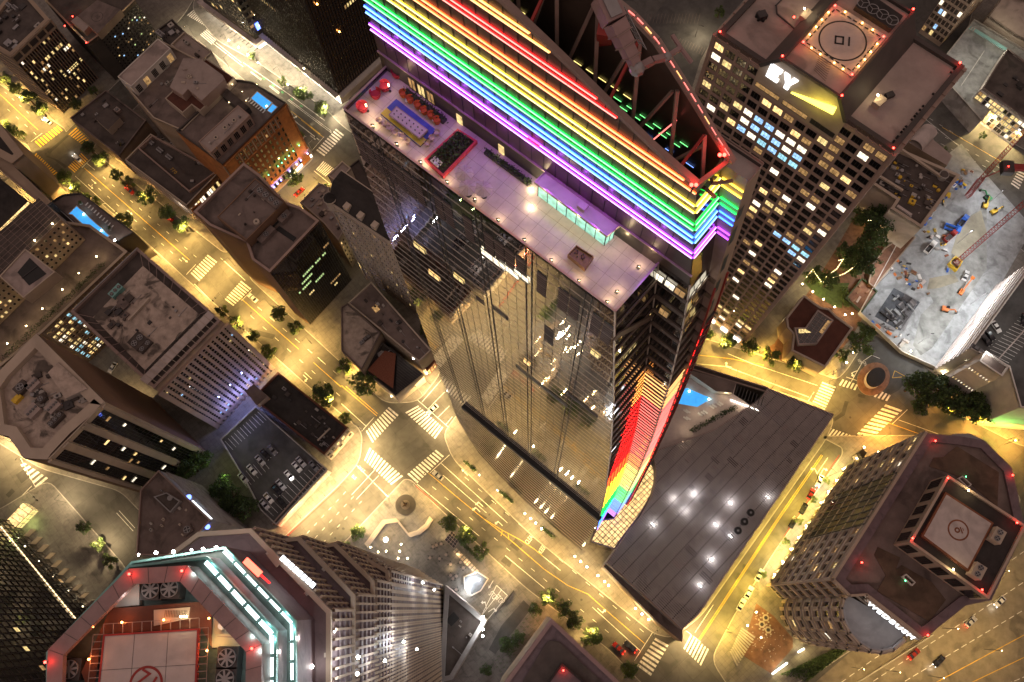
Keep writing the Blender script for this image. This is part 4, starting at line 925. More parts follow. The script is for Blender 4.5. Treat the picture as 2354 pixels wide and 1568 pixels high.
p2=PP('b',[(620,975),(865,1180),(800,1240),(560,1050)],z+2.5);penthouse(b,p2,z-1,z+2.5,'metal_dark','roof_dark',False,'bar_pavilion')
def pool(root,pts,z,lamps,depth=.9,pw=150,name='swimming_pool'):
 """tiled basin; underwater light is put into a glowing water sheet, lamps on top"""
 mb=MB();ring=[V2(p)for p in pts];mb.ring(inset(ring,-.35),.35,z-.02,z+.1,'roof_white');n=len(ring)
 mb.quad([(p.x,p.y,z+.012)for p in ring],'pool_tile');mb.build(name,root)
 if 'water' not in MATS:
  m,N_,L_,b_=_bsdf('water');b_.inputs['Base Color'].default_value=(.45,.8,1,1);b_.inputs['Roughness'].default_value=.08;b_.inputs['Transmission Weight'].default_value=0;b_.inputs['Alpha'].default_value=.25
  tc=N_.new('ShaderNodeTexCoord');no=N_.new('ShaderNodeTexNoise');no.inputs['Scale'].default_value=2.5;bp=N_.new('ShaderNodeBump');bp.inputs['Strength'].default_value=.3
  L_.new(tc.outputs['Object'],no.inputs['Vector']);L_.new(no.outputs['Fac'],bp.inputs['Height']);L_.new(bp.outputs['Normal'],b_.inputs['Normal']);MATS['water']=m
  emi('pool_lamp',(.6,.9,1),20);emi('pool_glow',(.05,.36,.85),.85,.12)
 MB().quad([(p.x,p.y,z+.05)for p in ring],'pool_glow').build('glow_water',root)
 for w in lamps:
  mb=MB();mb.disc(w,.35,z+.07,'pool_lamp',14);mb.build('pool_lamp',root);light(root,(w[0],w[1],z+1.0),pw,(.45,.85,1))
zt=zo-1.1
pool(b.root,PP('b',[(955,1015),(1115,1135),(1040,1205),(890,1085)],zt+.3),zt+.3,[P('b',1060,1175,zt)],pw=70);pool(b.root,PP('b',[(1125,1150),(1172,1182),(1110,1245),(1072,1220)],zt+.3),zt+.3,[],name='hot_tub')
for q_ in((790,1010),(720,1090),(680,930),(640,1130),(950,930),(830,1110)):w=P('b',*q_,zt+2.6);mb=MB();mb.ball(w,.14,'lamp_small');mb.build('deck_lamp',b.root);light(b.root,tuple(w),60,(1,.85,.55))
lo=MB();lo.box((0,0),(1,0),1.5,.5,.2,.3,'white_plastic');lo.box((-.75,0),(1,0),.1,.5,.25,.6,'white_plastic');lo=lo.mesh('sun_lounger');ld=V2(P('b',1115,1135)-P('b',955,1015))
for k in range(8):
 w=lerp(P('b',850,1095,zt),P('b',1030,1235,zt),k/7);o=bpy.data.objects.new('sun_lounger',lo);COL.objects.link(o);o.location=w;o.rotation_euler=(0,0,math.atan2(ld.y,ld.x)+PI/2);tag(o,'white sun lounger in the row beside the small rooftop pool of the orange brick hotel','sun lounger','loungers at the brick hotel pool')
z=16.0
b=Bldg('low_corner_block','low dark-roofed corner block with a pale stair house, at the small crossing',PP('a',[(768,1300),(1168,988),(1610,1325),(1310,1720)],z),z,'tan_wall','roof_dark',par='roof_brown')
penthouse(b,PP('a',[(1040,1300),(1185,1185),(1320,1300),(1190,1435)],z+3),z-1,z+3,'tan_pale','roof_dark',False);clutter(b.root,b.pts,b.zr,12,rg);hvac(b,b.root,P('a',1295,1215,z),U,2.4,2,b.zr,1.5,1,'roof_pale')
z=17.0
b=Bldg('numbered_block','dark flat-roofed block with the yellow number 770 painted on its roof',PP('c',[(1375,440),(1660,150),(2445,545),(2055,945)],z),z,'tan_wall','roof_dark',par='tan_pale')
mb=MB();mb.ring([V2(w)for w in PP('c',[(1520,310),(1680,165),(2400,560),(2085,790)],z+1)],.5,z-1,z+1,'pink_stone');mb.build('inner_parapet',b.root)
o=P('c',1915,560,z-.9);d=V2(P('c',1960,600)-P('c',1890,530)).normalized();text('770',o,(d.x,d.y,0),(-d.y,d.x,0),2.0,.02,'yellow_paint','roof_number',b.root,1.2)
for q_ in((1660,240),(1760,330),(1860,405)):hvac(b,b.root,P('c',*q_,z),(P('c',1860,405)-P('c',1660,240)),3.2,1.6,b.zr,1.0,4)
clutter(b.root,PP('c',[(1700,130),(1990,250),(1900,350),(1680,180)],z),b.zr,10,rg,(.8,2));clutter(b.root,PP('c',[(1960,330),(2150,300),(2300,480),(2150,560)],z),b.zr,10,rg,(.6,1.4));clutter(b.root,PP('c',[(2030,620),(2180,620),(2180,720),(2080,730)],z),b.zr,3,rg,(1,1.6))
p,q,n=facing(b,2);b.facade(p,q,n,6.5,z-3,15,1,.85,.9,'lit_white',['lit_white','lit_yel','win_grey'],.6,'tan_pale',1,rg);b.flush()
mb=MB();mb.prism(PP('c',[(2050,960),(2440,570),(2490,600),(2070,1020)],6.0),0,6,'tan_pale','tan_pale');mb.build('shop_canopy',b.root)
p,q,n=facing(b,3);light(b.root,tuple(P('c',1960,960,12)),350,(1,.95,.85));mb=MB();b.bands(mb,p,q,n,[5,10,15],.9,.4,'tan_pale');mb.build('facade_bands',b.root);
z=ZV((4,1860,310),(4,2140,672))
b=Bldg('dark_glass_office','dark glass office with a big brown two-level roof and one lit green window row',PP('d',[(250,1010),(805,468),(985,600),(1270,905),(1430,955),(1640,1108),(1092,1682),(895,1540),(830,1345),(430,1165)],z),z,'brown_wall','roof_brown',ph=1.4,pw=.9,par='pink_stone')
p1=PP('d',[(515,1072),(935,645),(1262,908),(838,1330)],z+4);penthouse(b,p1,z-1.4,z+4,'brown_wall','roof_brown')
hvac(b,b.root,P('d',1030,820,z+4),V2(p1[2]-p1[1]),5.5,3.4,z+4,1.4,2,'roof_brown');hvac(b,b.root,P('d',1150,915,z+4),V2(p1[2]-p1[1]),5,3.2,z+4,1.4,2,'roof_brown')
mb=MB();w=P('d',955,1135,z+4);mb.cyl(w,1.1,z+4,z+5.2,'beige',18);mb.cyl(w,.3,z+5.2,z+5.5,'roof_dark',8);mb.build('tank',b.root);clutter(b.root,p1,z+4,8,rg,(.6,1.6),('tan_pale','beige','roof_dark'))
mb=MB();mb.bar(P('d',920,1330,b.zr+.1),P('d',1230,1020,b.zr+.1),3.5,.2,'black');mb.bar(P('d',1180,1190,b.zr+.15),P('d',1370,1320,b.zr+.15),1.8,.2,'black');mb.build('light_well',b.root)
hvac(b,b.root,P('d',1060,1270,z),V2(p1[0]-p1[1]),7,2.4,b.zr,2.4,1,'roof_brown');hvac(b,b.root,P('d',1260,1070,z),V2(p1[0]-p1[1]),5,2.4,b.zr,2.4,1,'roof_brown')
p,q,n=facing(b,5);mb=MB();mb.quad([(*(p+n*.06),.5),(*(q+n*.06),.5),(*(q+n*.06),z-1.2),(*(p+n*.06),z-1.2)],'dark_glass');mb.build('curtain_wall',b.root);mb=MB();b.piers(mb,p,q,n,.5,z-1.2,26,.09,.14,'metal_dark');b.bands(mb,p,q,n,[z*k/15 for k in range(1,15)],.12,.12,'metal_dark');mb.build('mullion',b.root)
L=(q-p).length;dd=(q-p)/L
for j,i0,i1,m in((9,4,17,'lit_green'),(8,12,19,'lit_green'),(7,15,22,'lit_green'),(6,9,14,'lit_green'),(5,16,19,'lit_yel'),(3,3,9,'lit_dim'),(10,1,4,'lit_dim'),(2,6,8,'lit_yel')):
 for i in range(i0,i1):
  if rg.random()<.9:c=p+dd*(L*(i+.5)/26)+n*.10;b.window((c.x,c.y,z/15*(j+.5)),n,L/26*.92,1.7,m,'metal_dark',1)
b.flush()
z=15.0
b=Bldg('arched_block','small orange block with a grid of square windows below the dark glass office',PP('d',[(215,985),(515,1300),(640,1200),(330,900)],z),z,'terra','roof_dark');p,q,n=facing(b,0);b.facade(p,q,n,2,z-1,11,4,.6,.62,'win_dark',WARM,.12,'tan_pale',1,rg);b.flush()
z=ZV(('d',1740,890),('d',2194,1744))
b=Bldg('beige_tower','old beige tower with dark turret, slate roof and many small windows beside the mirror tower',PP('d',[(1740,885),(1880,545),(2560,1010),(2420,1340)],z),z,'beige','roof_black',ph=.8,par='beige')
p,q,n=facing(b,3);b.facade(p,q,n,4,z-4,15,15,.42,.52,'win_dark',['lit_dim','lit_yel','win_grey'],.07,'white_wall',1,rg);mb=MB();b.bands(mb,p,q,n,[z-3,z-.6],.7,.6,'beige');b.piers(mb,p,q,n,0,z-3,5,.7,.35,'beige');mb.build('cornice',b.root);b.flush()
mb=MB();w=V2(b.pts[0])+Vector((.6,.4));mb.cyl(w,2.1,z-6,z+.6,'beige',10);mb.build('turret',b.root);mb=MB();mb.cyl(w,2.4,z+.6,z+1.0,'beige',10);mb.cyl(w,2.2,z+1,z+3.6,'roof_black',10,.3);mb.build('turret_roof',b.root)
mb=MB();r0=[P('d',1880,560,z+.2),P('d',2560,1020,z+.2)];r1=[P('d',1740,885,z+.2),P('d',2420,1340,z+.2)];rid=[lerp(r0[0],r1[0],.5)+Vector((0,0,3)),lerp(r0[1],r1[1],.5)+Vector((0,0,3))];mb.quad([r0[0],r0[1],rid[1],rid[0]],'roof_black');mb.quad([r1[0],r1[1],rid[1],rid[0]],'roof_black');mb.build('slate_roof',b.root)
for t in(.3,.52,.75):
 c=lerp(V2(r1[0]),V2(r1[1]),t)+V2(r0[0]-r1[0])*.12;mb=MB();mb.box(c,V2(r1[1]-r1[0]),2.0,2.2,z,z+2.6,'beige');mb.build('dormer',b.root)
z=27.0
b=Bldg('low_service_block','low pale block with rows of rooftop pipes between the dark office and the turreted tower',PP('d',[(1425,905),(1640,690),(1745,740),(1760,900),(1930,1180),(1850,1330),(1690,1140)],z),z,'tan_pale','roof_pale',par='beige');clutter(b.root,b.pts,b.zr,20,rg,(.7,2.2),('beige','roof_dark','metal_grey'))
p,q,n=facing(b,4);b.facade(p,q,n,3,z-2,4,6,.5,.55,'win_dark',WARM,.3,'tan_pale',1,rg);b.flush();light(b.root,tuple(P(5,105,260,14)),500,(1,.8,.35))
z=33.0
b=Bldg('corner_parapet_block','narrow pale block with a stepped parapet at the crossing above the turreted tower',PP('d',[(1730,610),(1890,450),(1990,530),(1840,690)],z),z,'tan_pale','roof_pale',par='beige')
z=ZV(('d',2070,420),('d',2290,800))*.8
b=Bldg('brown_gap_block','dark brown low roof squeezed against the left flank of the mirror tower',PP('d',[(1890,575),(2075,425),(2240,700),(2300,960)],24),24,'dark_wall','roof_dark')
z=20.0
b=Bldg('flat_block','low flat-roofed block with parapets and roof machines next to the big crossing',PP(5,[(205,372),(620,845),(535,925),(45,520)],z),z,'tan_wall','roof_brown',par='beige');clutter(b.root,b.pts,b.zr,16,rg,(.7,2));w=P(5,235,555,z);mb=MB();mb.box(w,b.pts[1]-b.pts[0],2.6,2.0,b.zr,b.zr+.5,'lit_dim');mb.build('skylight',b.root)
z=18.0
b=Bldg('stained_roof_block','low block with a stained dark roof beside the big round street tree',PP(5,[(-5,545),(40,520),(272,725),(140,985),(0,850)],z),z,'tan_wall','roof_spot',par='roof_brown')
hvac(b,b.root,P(5,175,760,z),(1,.8),3,1.4,b.zr,1.2,2,'roof_dark');hvac(b,b.root,P(5,140,790,z),(1,.8),2,1.2,b.zr,1.2,2)
z=12.0
b=Bldg('tiled_corner_house','corner building with red ribbed and dark slate sloping roofs and two entrance spotlights',PP(5,[(280,790),(560,1010),(372,1160),(165,990)],z),z,'beige','roof_black',par='dark_wall')
zz=b.z;mb=MB();mb.add(PP(5,[(300,850),(375,870),(355,1110),(180,985)],zz+1),[[0,1,2,3]],'tile_red')
for k in range(18):a,c=lerp(P(5,300,850,zz+1.05),P(5,375,870,zz+1.05),k/17),lerp(P(5,180,985,zz+1.05),P(5,355,1110,zz+1.05),k/17);mb.bar(a,c,.12,.15,'tile_red')
mb.build('red_roof',b.root);mb=MB();mb.add(PP(5,[(385,875),(560,1010),(375,1155)],zz+1),[[0,1,2]],'roof_black')
for k in range(14):a=lerp(P(5,385,875,zz+1.05),P(5,375,1155,zz+1.05),k/14);c=lerp(P(5,560,1010,zz+1.05),P(5,375,1155,zz+1.05),k/14);mb.bar(a,c,.1,.12,'roof_dark')
mb.build('slate_roof',b.root);clutter(b.root,PP(5,[(230,850),(310,800),(320,900),(230,940)],zz),zz-1,8,rg)
for q_ in((345,1165),(395,1165)):w=P(5,*q_,3);mb=MB();mb.ball(w,.2,'lamp_warm');mb.build('spotlight',b.root);light(b.root,tuple(w),220,(1,.8,.5))
for q_ in((497,903,17),(588,1005,5)):w=P(5,*q_);mb=MB();mb.ball(w,.35,'lamp_white' if q_[0]<500 else 'lamp_warm');mb.build('wall_lamp',b.root);light(b.root,tuple(w),700 if q_[0]<500 else 200,(1,.85,.6))
b=Bldg('pub','red-brick shop with lit arched windows by the crosswalk below the mirror tower',PP(5,[(540,915),(625,850),(660,900),(590,985)],8),8,'tile_red','roof_dark');p,q,n=facing(b,2);b.facade(p,q,n,1,7,4,2,.6,.7,'lit_dim',['lit_warm'],.3,'tan_pale',1,rg);b.flush()
z=ZV((4,1520,640),(4,1880,970))
b=Bldg('striped_office','office slab with a stained pale roof, slatted white top screen and close vertical window stripes',PP(4,[(485,580),(945,135),(1525,640),(1060,1112)],z),z,'pink_stone','roof_dark',ph=1.6,pw=1.0,par='metal_tan')
so_=b;inn=PP(4,[(640,620),(985,265),(1375,600),(1000,985)],z-.8);mb=MB();mb.prism(inn,z-1.7,z-.8,'concrete','roof_spot');mb.build('upper_roof',b.root)
mb=MB();
for k in range(9):a=lerp(P(4,500,590,z+.2),P(4,985,1060,z+.2),k/8);c=lerp(P(4,640,620,z-.6),P(4,1000,985,z-.6),k/8);mb.bar(a,c,.12,.3,'metal_tan');a=lerp(P(4,960,150,z+.2),P(4,1440,570,z+.2),k/8);c=lerp(P(4,985,265,z-.6),P(4,1375,600,z-.6),k/8);mb.bar(a,c,.12,.3,'metal_tan')
mb.bar(P(4,500,570,z+.3),P(4,945,145,z+.3),.3,.4,'grey_wall');mb.build('roof_brace',b.root)
sc0=[P(4,*q,z+.1)for q in((965,1050),(1440,575),(1520,640),(1060,1110))]
mb=MB();mb.quad([lerp(sc0[0],sc0[3],0)+Vector((0,0,.3)),sc0[1]+Vector((0,0,.3)),lerp(sc0[1],sc0[2],.55)+Vector((0,0,.1)),lerp(sc0[0],sc0[3],.55)+Vector((0,0,.1))],'roof_white')
for k in range(15):a=lerp(sc0[0],sc0[1],k/14)+Vector((0,0,.5));c=lerp(sc0[3],sc0[2],k/14)+Vector((0,0,.3));mb.bar(a,c,.18,.35,'tan_pale')
mb.build('top_screen',b.root)
p,q,n=facing(b,2);L=(q-p).length;d=(q-p)/L;mb=MB();nb=15
for k in range(nb+1):c=p+d*(L*k/nb)+n*.35;mb.box(c,d,1.15 if 0<k<nb else 1.8,.7,0,z-4,'pink_stone')
b.bands(mb,p,q,n,[z-4.2,4],.9,.6,'pink_stone');mb.build('pilaster',b.root)
b.facade(p,q,n,4,z-5,nb,22,.5,.6,'win_dark',['win_grey','win_grey','lit_yel','lit_blue'],lambda i,j:.5 if rg.random()<.12 or j<3 else .02,'metal_dark',2,rg);b.flush()
for t in(.3,.5,.7):c=lerp(p,q,t)+n*4;light(b.root,(c.x,c.y,10),1500,(.28,.34,1))
hvac(b,b.root,P(4,960,790,z-.8),inn[1]-inn[0],5.2,4.6,z-.8,1.6,2,'roof_dark');hvac(b,b.root,P(4,1010,825,z-.8),inn[1]-inn[0],5.2,2.0,z-.8,1.3,2,'roof_dark');hvac(b,b.root,P(4,815,450,z-.8),inn[1]-inn[0],5,2.4,z-.8,2.2,3,'teal_metal')
clutter(b.root,PP(4,[(640,620),(860,400),(1000,480),(800,760)],z),z-.8,20,rg,(1,3),('roof_dark','roof_brown','metal_dark'));clutter(b.root,inn,z-.8,12,rg,(.6,1.6))
mb=MB();mb.bar(P(4,890,640,z),P(4,1030,490,z),.6,1.2,'beige');mb.build('roof_wall',b.root)
zl=ZV((4,320,720),(4,645,925))
lp=PP(4,[(300,720),(880,165),(680,95),(-160,850),(0,900)],zl)
b=Bldg('terrace_hotel','tan hotel with a lamp-lit planted terrace ledge above a grid of lit windows',PP(4,[(290,725),(880,165),(620,-20),(330,-60),(-320,560),(0,960)],zl),zl,'tan_wall','roof_brown',ph=1.2,pw=1.0,par='tan_pale')
p,q,n=facing(b,0);mb=MB();b.bands(mb,p,q,n,[zl*k/9 for k in range(1,9)],.5,.25,'tan_pale');b.piers(mb,p,q,n,0,zl-1,22,.3,.25,'tan_pale');mb.build('facade_grid',b.root)
b.facade(p,q,n,2,zl-1.5,22,8,.7,.6,'win_dark',['lit_warm','lit_yel','lit_white','lit_cyan','lit_yel'],lambda i,j:.6 if i<9 else .3,'tan_pale',1,rg);b.flush()
mb=MB();a,c=P(4,30,900,zl+.2),P(4,720,250,zl+.2);rr=random.Random(4)
for k in range(1500):w=lerp(a,c,rr.random());leaf(mb,w+Vector((rr.uniform(-1,1),rr.uniform(-1,1),rr.uniform(0,1.2))),rr.uniform(.15,.35),rr,'leaf_dark')
mb.build('hedge',b.root)
for i,q_ in enumerate(((50,800),(180,680),(292,560),(430,428),(543,315),(665,200))):w=P(4,*q_,zl+1.2);mb=MB();mb.ball(w,.22,'lamp_warm');mb.cyl(w,.06,zl-1,zl+1.1,'metal_dark',6);mb.build('ledge_lamp',b.root);light(b.root,(w.x,w.y,w.z+.5),170,(1,.72,.32))
zt=zl+22;bt=[P(4,*q_,zt)for q_ in((380,290),(600,85),(480,-90),(-260,480),(0,720))]
hb=b;up=[P(4,*q_,zl-1)for q_ in((-90,760),(590,85),(440,-60),(-320,600))]
mb=MB();mb.prism([V2(w)for w in up],zl-1,zl+16,'tan_wall','roof_dark');mb.build('upper_storeys',b.root);z3=zl+16
p,q=V2(up[0]),V2(up[1]);n=b.outward(b.pts[0],b.pts[1]);b.facade(p,q,n,zl,z3-.6,24,5,.5,.5,'win_dark',WARM+['lit_warm','win_grey'],lambda i,j:.5 if i<7 else .18,'tan_pale',1,rg);b.flush()
mb=MB();
for k in range(18):a=lerp(V2(up[1]),V2(up[0]),k/17);c=lerp(V2(up[2]),V2(up[3]),k/17);mb.bar((a.x,a.y,z3+.4),(c.x,c.y,z3+.4),.1,.15,'metal_tan')
for k in range(9):a=lerp(V2(up[1]),V2(up[2]),k/8);c=lerp(V2(up[0]),V2(up[3]),k/8);mb.bar((a.x,a.y,z3+.5),(c.x,c.y,z3+.5),.1,.15,'metal_tan')
mb.build('roof_trellis',b.root)
ph=PP(4,[(0,340),(178,150),(385,310),(165,490)],z3+5);mb=MB();mb.prism(ph,z3,z3+5,'tan_pale','roof_pale');mb.ring([V2(w)for w in ph],.4,z3+4.9,z3+5.5,'tan_pale');mb.build('penthouse',b.root);mb=MB();mb.prism(PP(4,[(120,310),(205,210),(320,320),(200,400)],z3+5.1),z3+4.9,z3+5.15,'black','black');mb.bar(P(4,150,350,z3+5.2),P(4,260,265,z3+5.2),.3,.3,'metal_dark');mb.build('roof_opening',b.root)
for q_ in((578,1145),(383,1330)):w=P('c',*q_,z3+1.4);mb=MB();mb.ball(w,.25,'lamp_warm');mb.build('roof_lamp',b.root);light(b.root,tuple(w),220,(1,.7,.3))
zp=22.0
b=Bldg('pool_deck_wing','low wing with a long lit blue swimming pool on its deck beside the wide avenue',PP('c',[(690,820),(890,800),(1480,1240),(1140,1420),(560,900)],zp),zp,'dark_wall','roof_brown',ph=.8,par='metal_dark')
pts=PP('c',[(845,955),(1200,1275),(1120,1355),(985,1215),(965,1225),(905,1165),(920,1150),(800,1040),(765,1035)],zp-.5)
pool(b.root,pts,zp-.5,[P('c',915,1035,zp),P('c',1110,1215,zp)],pw=160,name='swimming_pool')
for q_ in((1265,1325),(925,1230),(1180,650)):pass
w=P('c',1265,1325,zp+2);mb=MB();mb.cyl(w,.08,zp-.8,zp+2,'metal_dark',6);mb.ball(w,.4,'lamp_white');mb.build('mast_lamp',b.root);light(b.root,tuple(w),500,(1,.85,.6))
mb=MB();mb.bar(P('c',560,905,zp+.3),P('c',1140,1420,zp+.3),.25,.25,'metal_grey');mb.build('railing',b.root)
for k in range(10):w=lerp(P('c',960,930,zp-.8),P('c',1240,1180,zp-.8),k/9);o=bpy.data.objects.new('sun_lounger',lo);COL.objects.link(o);o.location=w;o.rotation_euler=(0,0,1.0);tag(o,'sun lounger on the dark side of the long lit pool','sun lounger','loungers at the long pool')
for q_ in((885,910),(1210,1190)):w=P('c',*q_,zp);mb=MB();mb.cyl(w,.8,zp-.8,zp-.1,'concrete',14);[leaf(mb,(w.x+rr.uniform(-.6,.6),w.y+rr.uniform(-.6,.6),zp+rr.uniform(0,.7)),.25,rr,'leaf_a')for k in range(60)];mb.build('planter',b.root)
z=60.0
b=Bldg('slot_lit_block','dark block at the left picture edge with long lit slots and a tan roof beam',PP('c',[(-300,250),(0,560),(490,960),(560,900),(60,420)],30),30,'dark_wall','tan_wall',par='tan_wall');
for a,c in(((0,1220),(320,910)),((0,1300),(130,1190)),((140,1160),(300,1030)),((0,1400),(430,1010))):
 p,q=P('c',*a,22),P('c',*c,22);mb=MB()
 n_=16
 for k in range(n_):mb.bar(lerp(p,q,(k+.06)/n_),lerp(p,q,(k+.94)/n_),1.0 if a[1]<1250 else .5,.3,'lit_warm' if a[1]<1250 else 'lit_dim')
 mb.build('lit_slot',b.root)
mb=MB();mb.prism(PP('c',[(0,640),(420,990),(0,1440),(-200,1300)],21),0,21,'dark_wall','roof_black');mb.build('lower_roof',b.root)
z=34.0
b=Bldg('tan_edge_block','tan-edged block with slatted white facade at the left picture edge above the small crossing',PP('c',[(-200,-120),(0,40),(262,375),(130,480),(-200,300)],z),z,'tan_wall','roof_black',pw=3.0,par='tan_wall')
mb=MB();
for k in range(9):a=P('c',-20+k*25,200+k*22,12);mb.bar(a,P('c',-60+k*25,330+k*25,12),.5,.3,'white_wall')
mb.build('slats',b.root)
z=ZV((4,680,1160),(4,1390,1520))
bo=Bldg('brown_slab','tall brown slab with a blank brown wall, dark glass bands and crowded roof machines',PP(4,[(250,730),(720,1200),(700,1225),(620,1300),(480,1420),(350,1560),(325,1600),(160,1590),(60,1440),(-40,1420),(-80,1100),(0,985)],z),z,'brown_wall','roof_spot',ph=2.2,pw=3.2,par='tan_pale')
b=bo;p,q,n=b.pts[1],b.pts[6],None
p,q=V2(P(4,720,1200,z)),V2(P(4,330,1596,z));d=(q-p).normalized();n=Vector((d.y,-d.x));n=-n if n.dot(b.c-p)>0 else n;L=(q-p).length
mb=MB();mb.box((p+q)/2+n*.1,d,L,.3,0,z,'tan_pale');mb.build('end_wall',b.root)
for k,(t0,t1)in enumerate(((.10,.33),(.46,.66),(.80,.96))):
 mb=MB();a,c=p+d*L*t0+n*.28,p+d*L*t1+n*.28;mb.quad([(a.x,a.y,1),(c.x,c.y,1),(c.x,c.y,z-2.5),(a.x,a.y,z-2.5)],'dark_glass');mb.build('glass_band',b.root)
 mb=MB();[mb.box((a+c)/2+n*.05,d,(c-a).length,.1,z*j/24-.06,z*j/24+.06,'metal_dark')for j in range(1,24)];[mb.box(lerp(a,c,j/5)+n*.05,d,.08,.1,1,z-2.5,'metal_dark')for j in range(6)];mb.build('mullion',b.root)
 for j in range(6):w=lerp(a,c,rg.uniform(.1,.9))+n*.12;b.window((w.x,w.y,rg.uniform(.2,.9)*z),n,rg.uniform(1,2.2),1.6,rg.choice(['lit_dim','lit_white','lit_warm','win_grey']),'metal_dark',1)
 for s_ in(t0-.045,t1+.045):w=p+d*L*s_+n*.5;mb=MB();mb.box(w,d,L*.055,.7,0,z-.5,'tan_pale');mb.build('fin',b.root)
b.flush()
for q_,L_,W_,f_ in(((240,1090),4,3,4),((160,1110),4,3,1),((240,1270),4,3.4,4),((380,1240),4,3.2,4),((300,1190),2.4,2,1),((400,1330),5,2,3)):hvac(b,b.root,P(4,*q_,z-2),d,L_,W_,b.zr,1.8,f_,'roof_pale' if f_==4 else 'roof_dark')
clutter(b.root,PP(4,[(150,1000),(420,880),(650,1180),(400,1400),(160,1300)],z),b.zr,30,rg,(1,3));w=P(4,130,1185,z-2);mb=MB();mb.box(w,d,3,1.6,b.zr,b.zr+1.6,'yellow_mach');mb.build('rooftop_unit',b.root)
mb=MB();mb.prism(PP(4,[(330,1000),(400,930),(600,1110),(450,1180)],z+.6),z-2.4,z+.6,'concrete','roof_spot');mb.build('penthouse',b.root)
z=12.0
b=Bldg('long_low_block','long low dark-roofed block with a tan kerb along the avenue, below the striped office',PP(4,[(1915,995),(2400,1380),(2235,1570),(1735,1180)],z),z,'tan_pale','roof_black',ph=1.0,pw=.8,par='roof_red');clutter(b.root,b.pts,b.zr,26,rg,(.6,1.8))
p,q,n=facing(b,1);b.facade(p,q,n,2,z-1.5,5,2,.6,.7,'win_dark',WARM,.3,'tan_pale',1,rg);b.flush();penthouse(b,PP(4,[(1690,1130),(1750,1080),(1845,1165),(1770,1228)],z+3),z-1,z+3,'pink_stone','roof_brown',False)
mb=MB();w0,w1=P(4,2190,1470,z),P(4,2275,1385,z);mb.bar(w0,w1,.5,.8,'beige');mb.build('roof_wall',b.root);w=P(4,1895,1000,z+.5);light(b.root,tuple(w),200,(1,.8,.5))
z=8.0
pd=Bldg('parking_deck','open parking deck with painted bays and a red-lit side wall',PP(0,[(587,933),(752,1079),(634,1207),(598,1172),(560,1100),(505,1010)],z),z,'concrete','asphalt_dark',ph=1.0,pw=.4,par='concrete')
mb=MB();zq=pd.zr+.02
def bays(c,a,b_,e,n_,dep):
 A,B,E=P(c,*a,z),P(c,*b_,z),P(c,*e,z);v=V2(E-A)
 for k in range(n_+1):w=lerp(V2(A),V2(B),k/n_);mb.box(w+v/2,v,v.length,.12,zq,zq+.01,'white_paint')
bays(7,(1640,150),(1790,20),(1700,225),6,4);bays(7,(1790,330),(2180,60),(1880,420),13,4);bays(4,(1545,1470),(1710,1320),(1600,1530),8,4);bays(4,(1730,1300),(1790,1250),(1790,1360),3,4)
mb.build('bay_lines',pd.root);mb=MB();w0,w1=P(7,1915,490,0),P(7,2255,105,0)
for k in range(5):mb.bar(w0+Vector((0,0,1.2+k*1.5)),w1+Vector((0,0,1.2+k*1.5)),.4,.7,'tile_red' if k<4 else 'pink_stone')
mb.build('wall_slats',pd.root)
for t in(.05,.18,.32):w=lerp(w0,w1,t);light(pd.root,(w.x+2.0,w.y-1.2,2.5),300,(1,.12,.06))
for q_ in((1470,70),(1560,140)):light(pd.root,tuple(P(7,*q_,z+3)),260,(.75,1,.35))
light(pd.root,tuple(P(4,1640,1400,z+7)),600,(.85,.9,1));light(pd.root,tuple(P(7,1960,150,z+7)),500,(1,.95,.9))
z=ZV((7,1450,455),(7,1720,520))
b=Bldg('blue_sign_block','grey louvred corner block with small blue-and-white lit signs along its roof edge',PP(7,[(1092,105),(1452,450),(1310,610),(1250,700),(935,690),(965,242)],z),z,'grey_wall','roof_brown',ph=1.0,par='metal_tan')
p,q,n=facing(b,0);mb=MB();b.bands(mb,p,q,n,[2+k*1.15 for k in range(int((z-6)/1.15))],.28,.5,'concrete');mb.build('louvres',b.root)
for c_,t0,t1,mm in((0,.52,.58,'sign_blue'),(0,.62,.98,'sign_white')):
 for k in range(1 if mm=='sign_blue' else 6):t=lerp(t0,t1,(k+.5)/(1 if mm=='sign_blue' else 6));w=lerp(p,q,t)+n*.3;mb=MB();(mb.ball((w.x,w.y,z-1.2),.9,mm,12,6,.8)if mm=='sign_blue' else mb.box(w,q-p,1.5,.25,z-1.9,z-.6,mm));mb.build('sign_letter',b.root)
p,q,n=facing(b,1);mb=MB();w=lerp(p,q,.25)+n*.3;mb.ball((w.x,w.y,z-1.2),.9,'sign_blue',12,6,.8);mb.box(lerp(p,q,.65)+n*.3,q-p,3.2,.25,z-1.9,z-.6,'sign_white');mb.build('sign_letter',b.root)
penthouse(b,PP(7,[(1060,290),(1150,260),(1245,320),(1175,400)],z+.8),z-1,z+.8,'grey_wall','roof_dark');hvac(b,b.root,P(7,1290,515,z),(1,.7),3.2,3,b.zr,1,1,'roof_brown');clutter(b.root,b.pts,b.zr,9,rg,(.6,1.2),('beige','concrete'))
light(b.root,tuple(P(7,1380,300,z-3)),120,(.6,.8,1))
w=V2(P(7,1180,300,z));mb=MB();mb.cyl(w,.9,z-.9,z+1.2,'grey_wall',14);mb.build('tank',b.root)
def poly(c,pts,z):return[V2(w)for w in PP(c,pts,z)]
tc=T('turquoise_tower','stepped tower with turquoise-lit crown ledges and a rooftop helipad, lower left','tower',(P(7,1000,1500,0).x,P(7,1000,1500,0).y,0))
mat('mauve_dark',(.16,.115,.125),.6,metal=.2,var=.15,stain=.25)
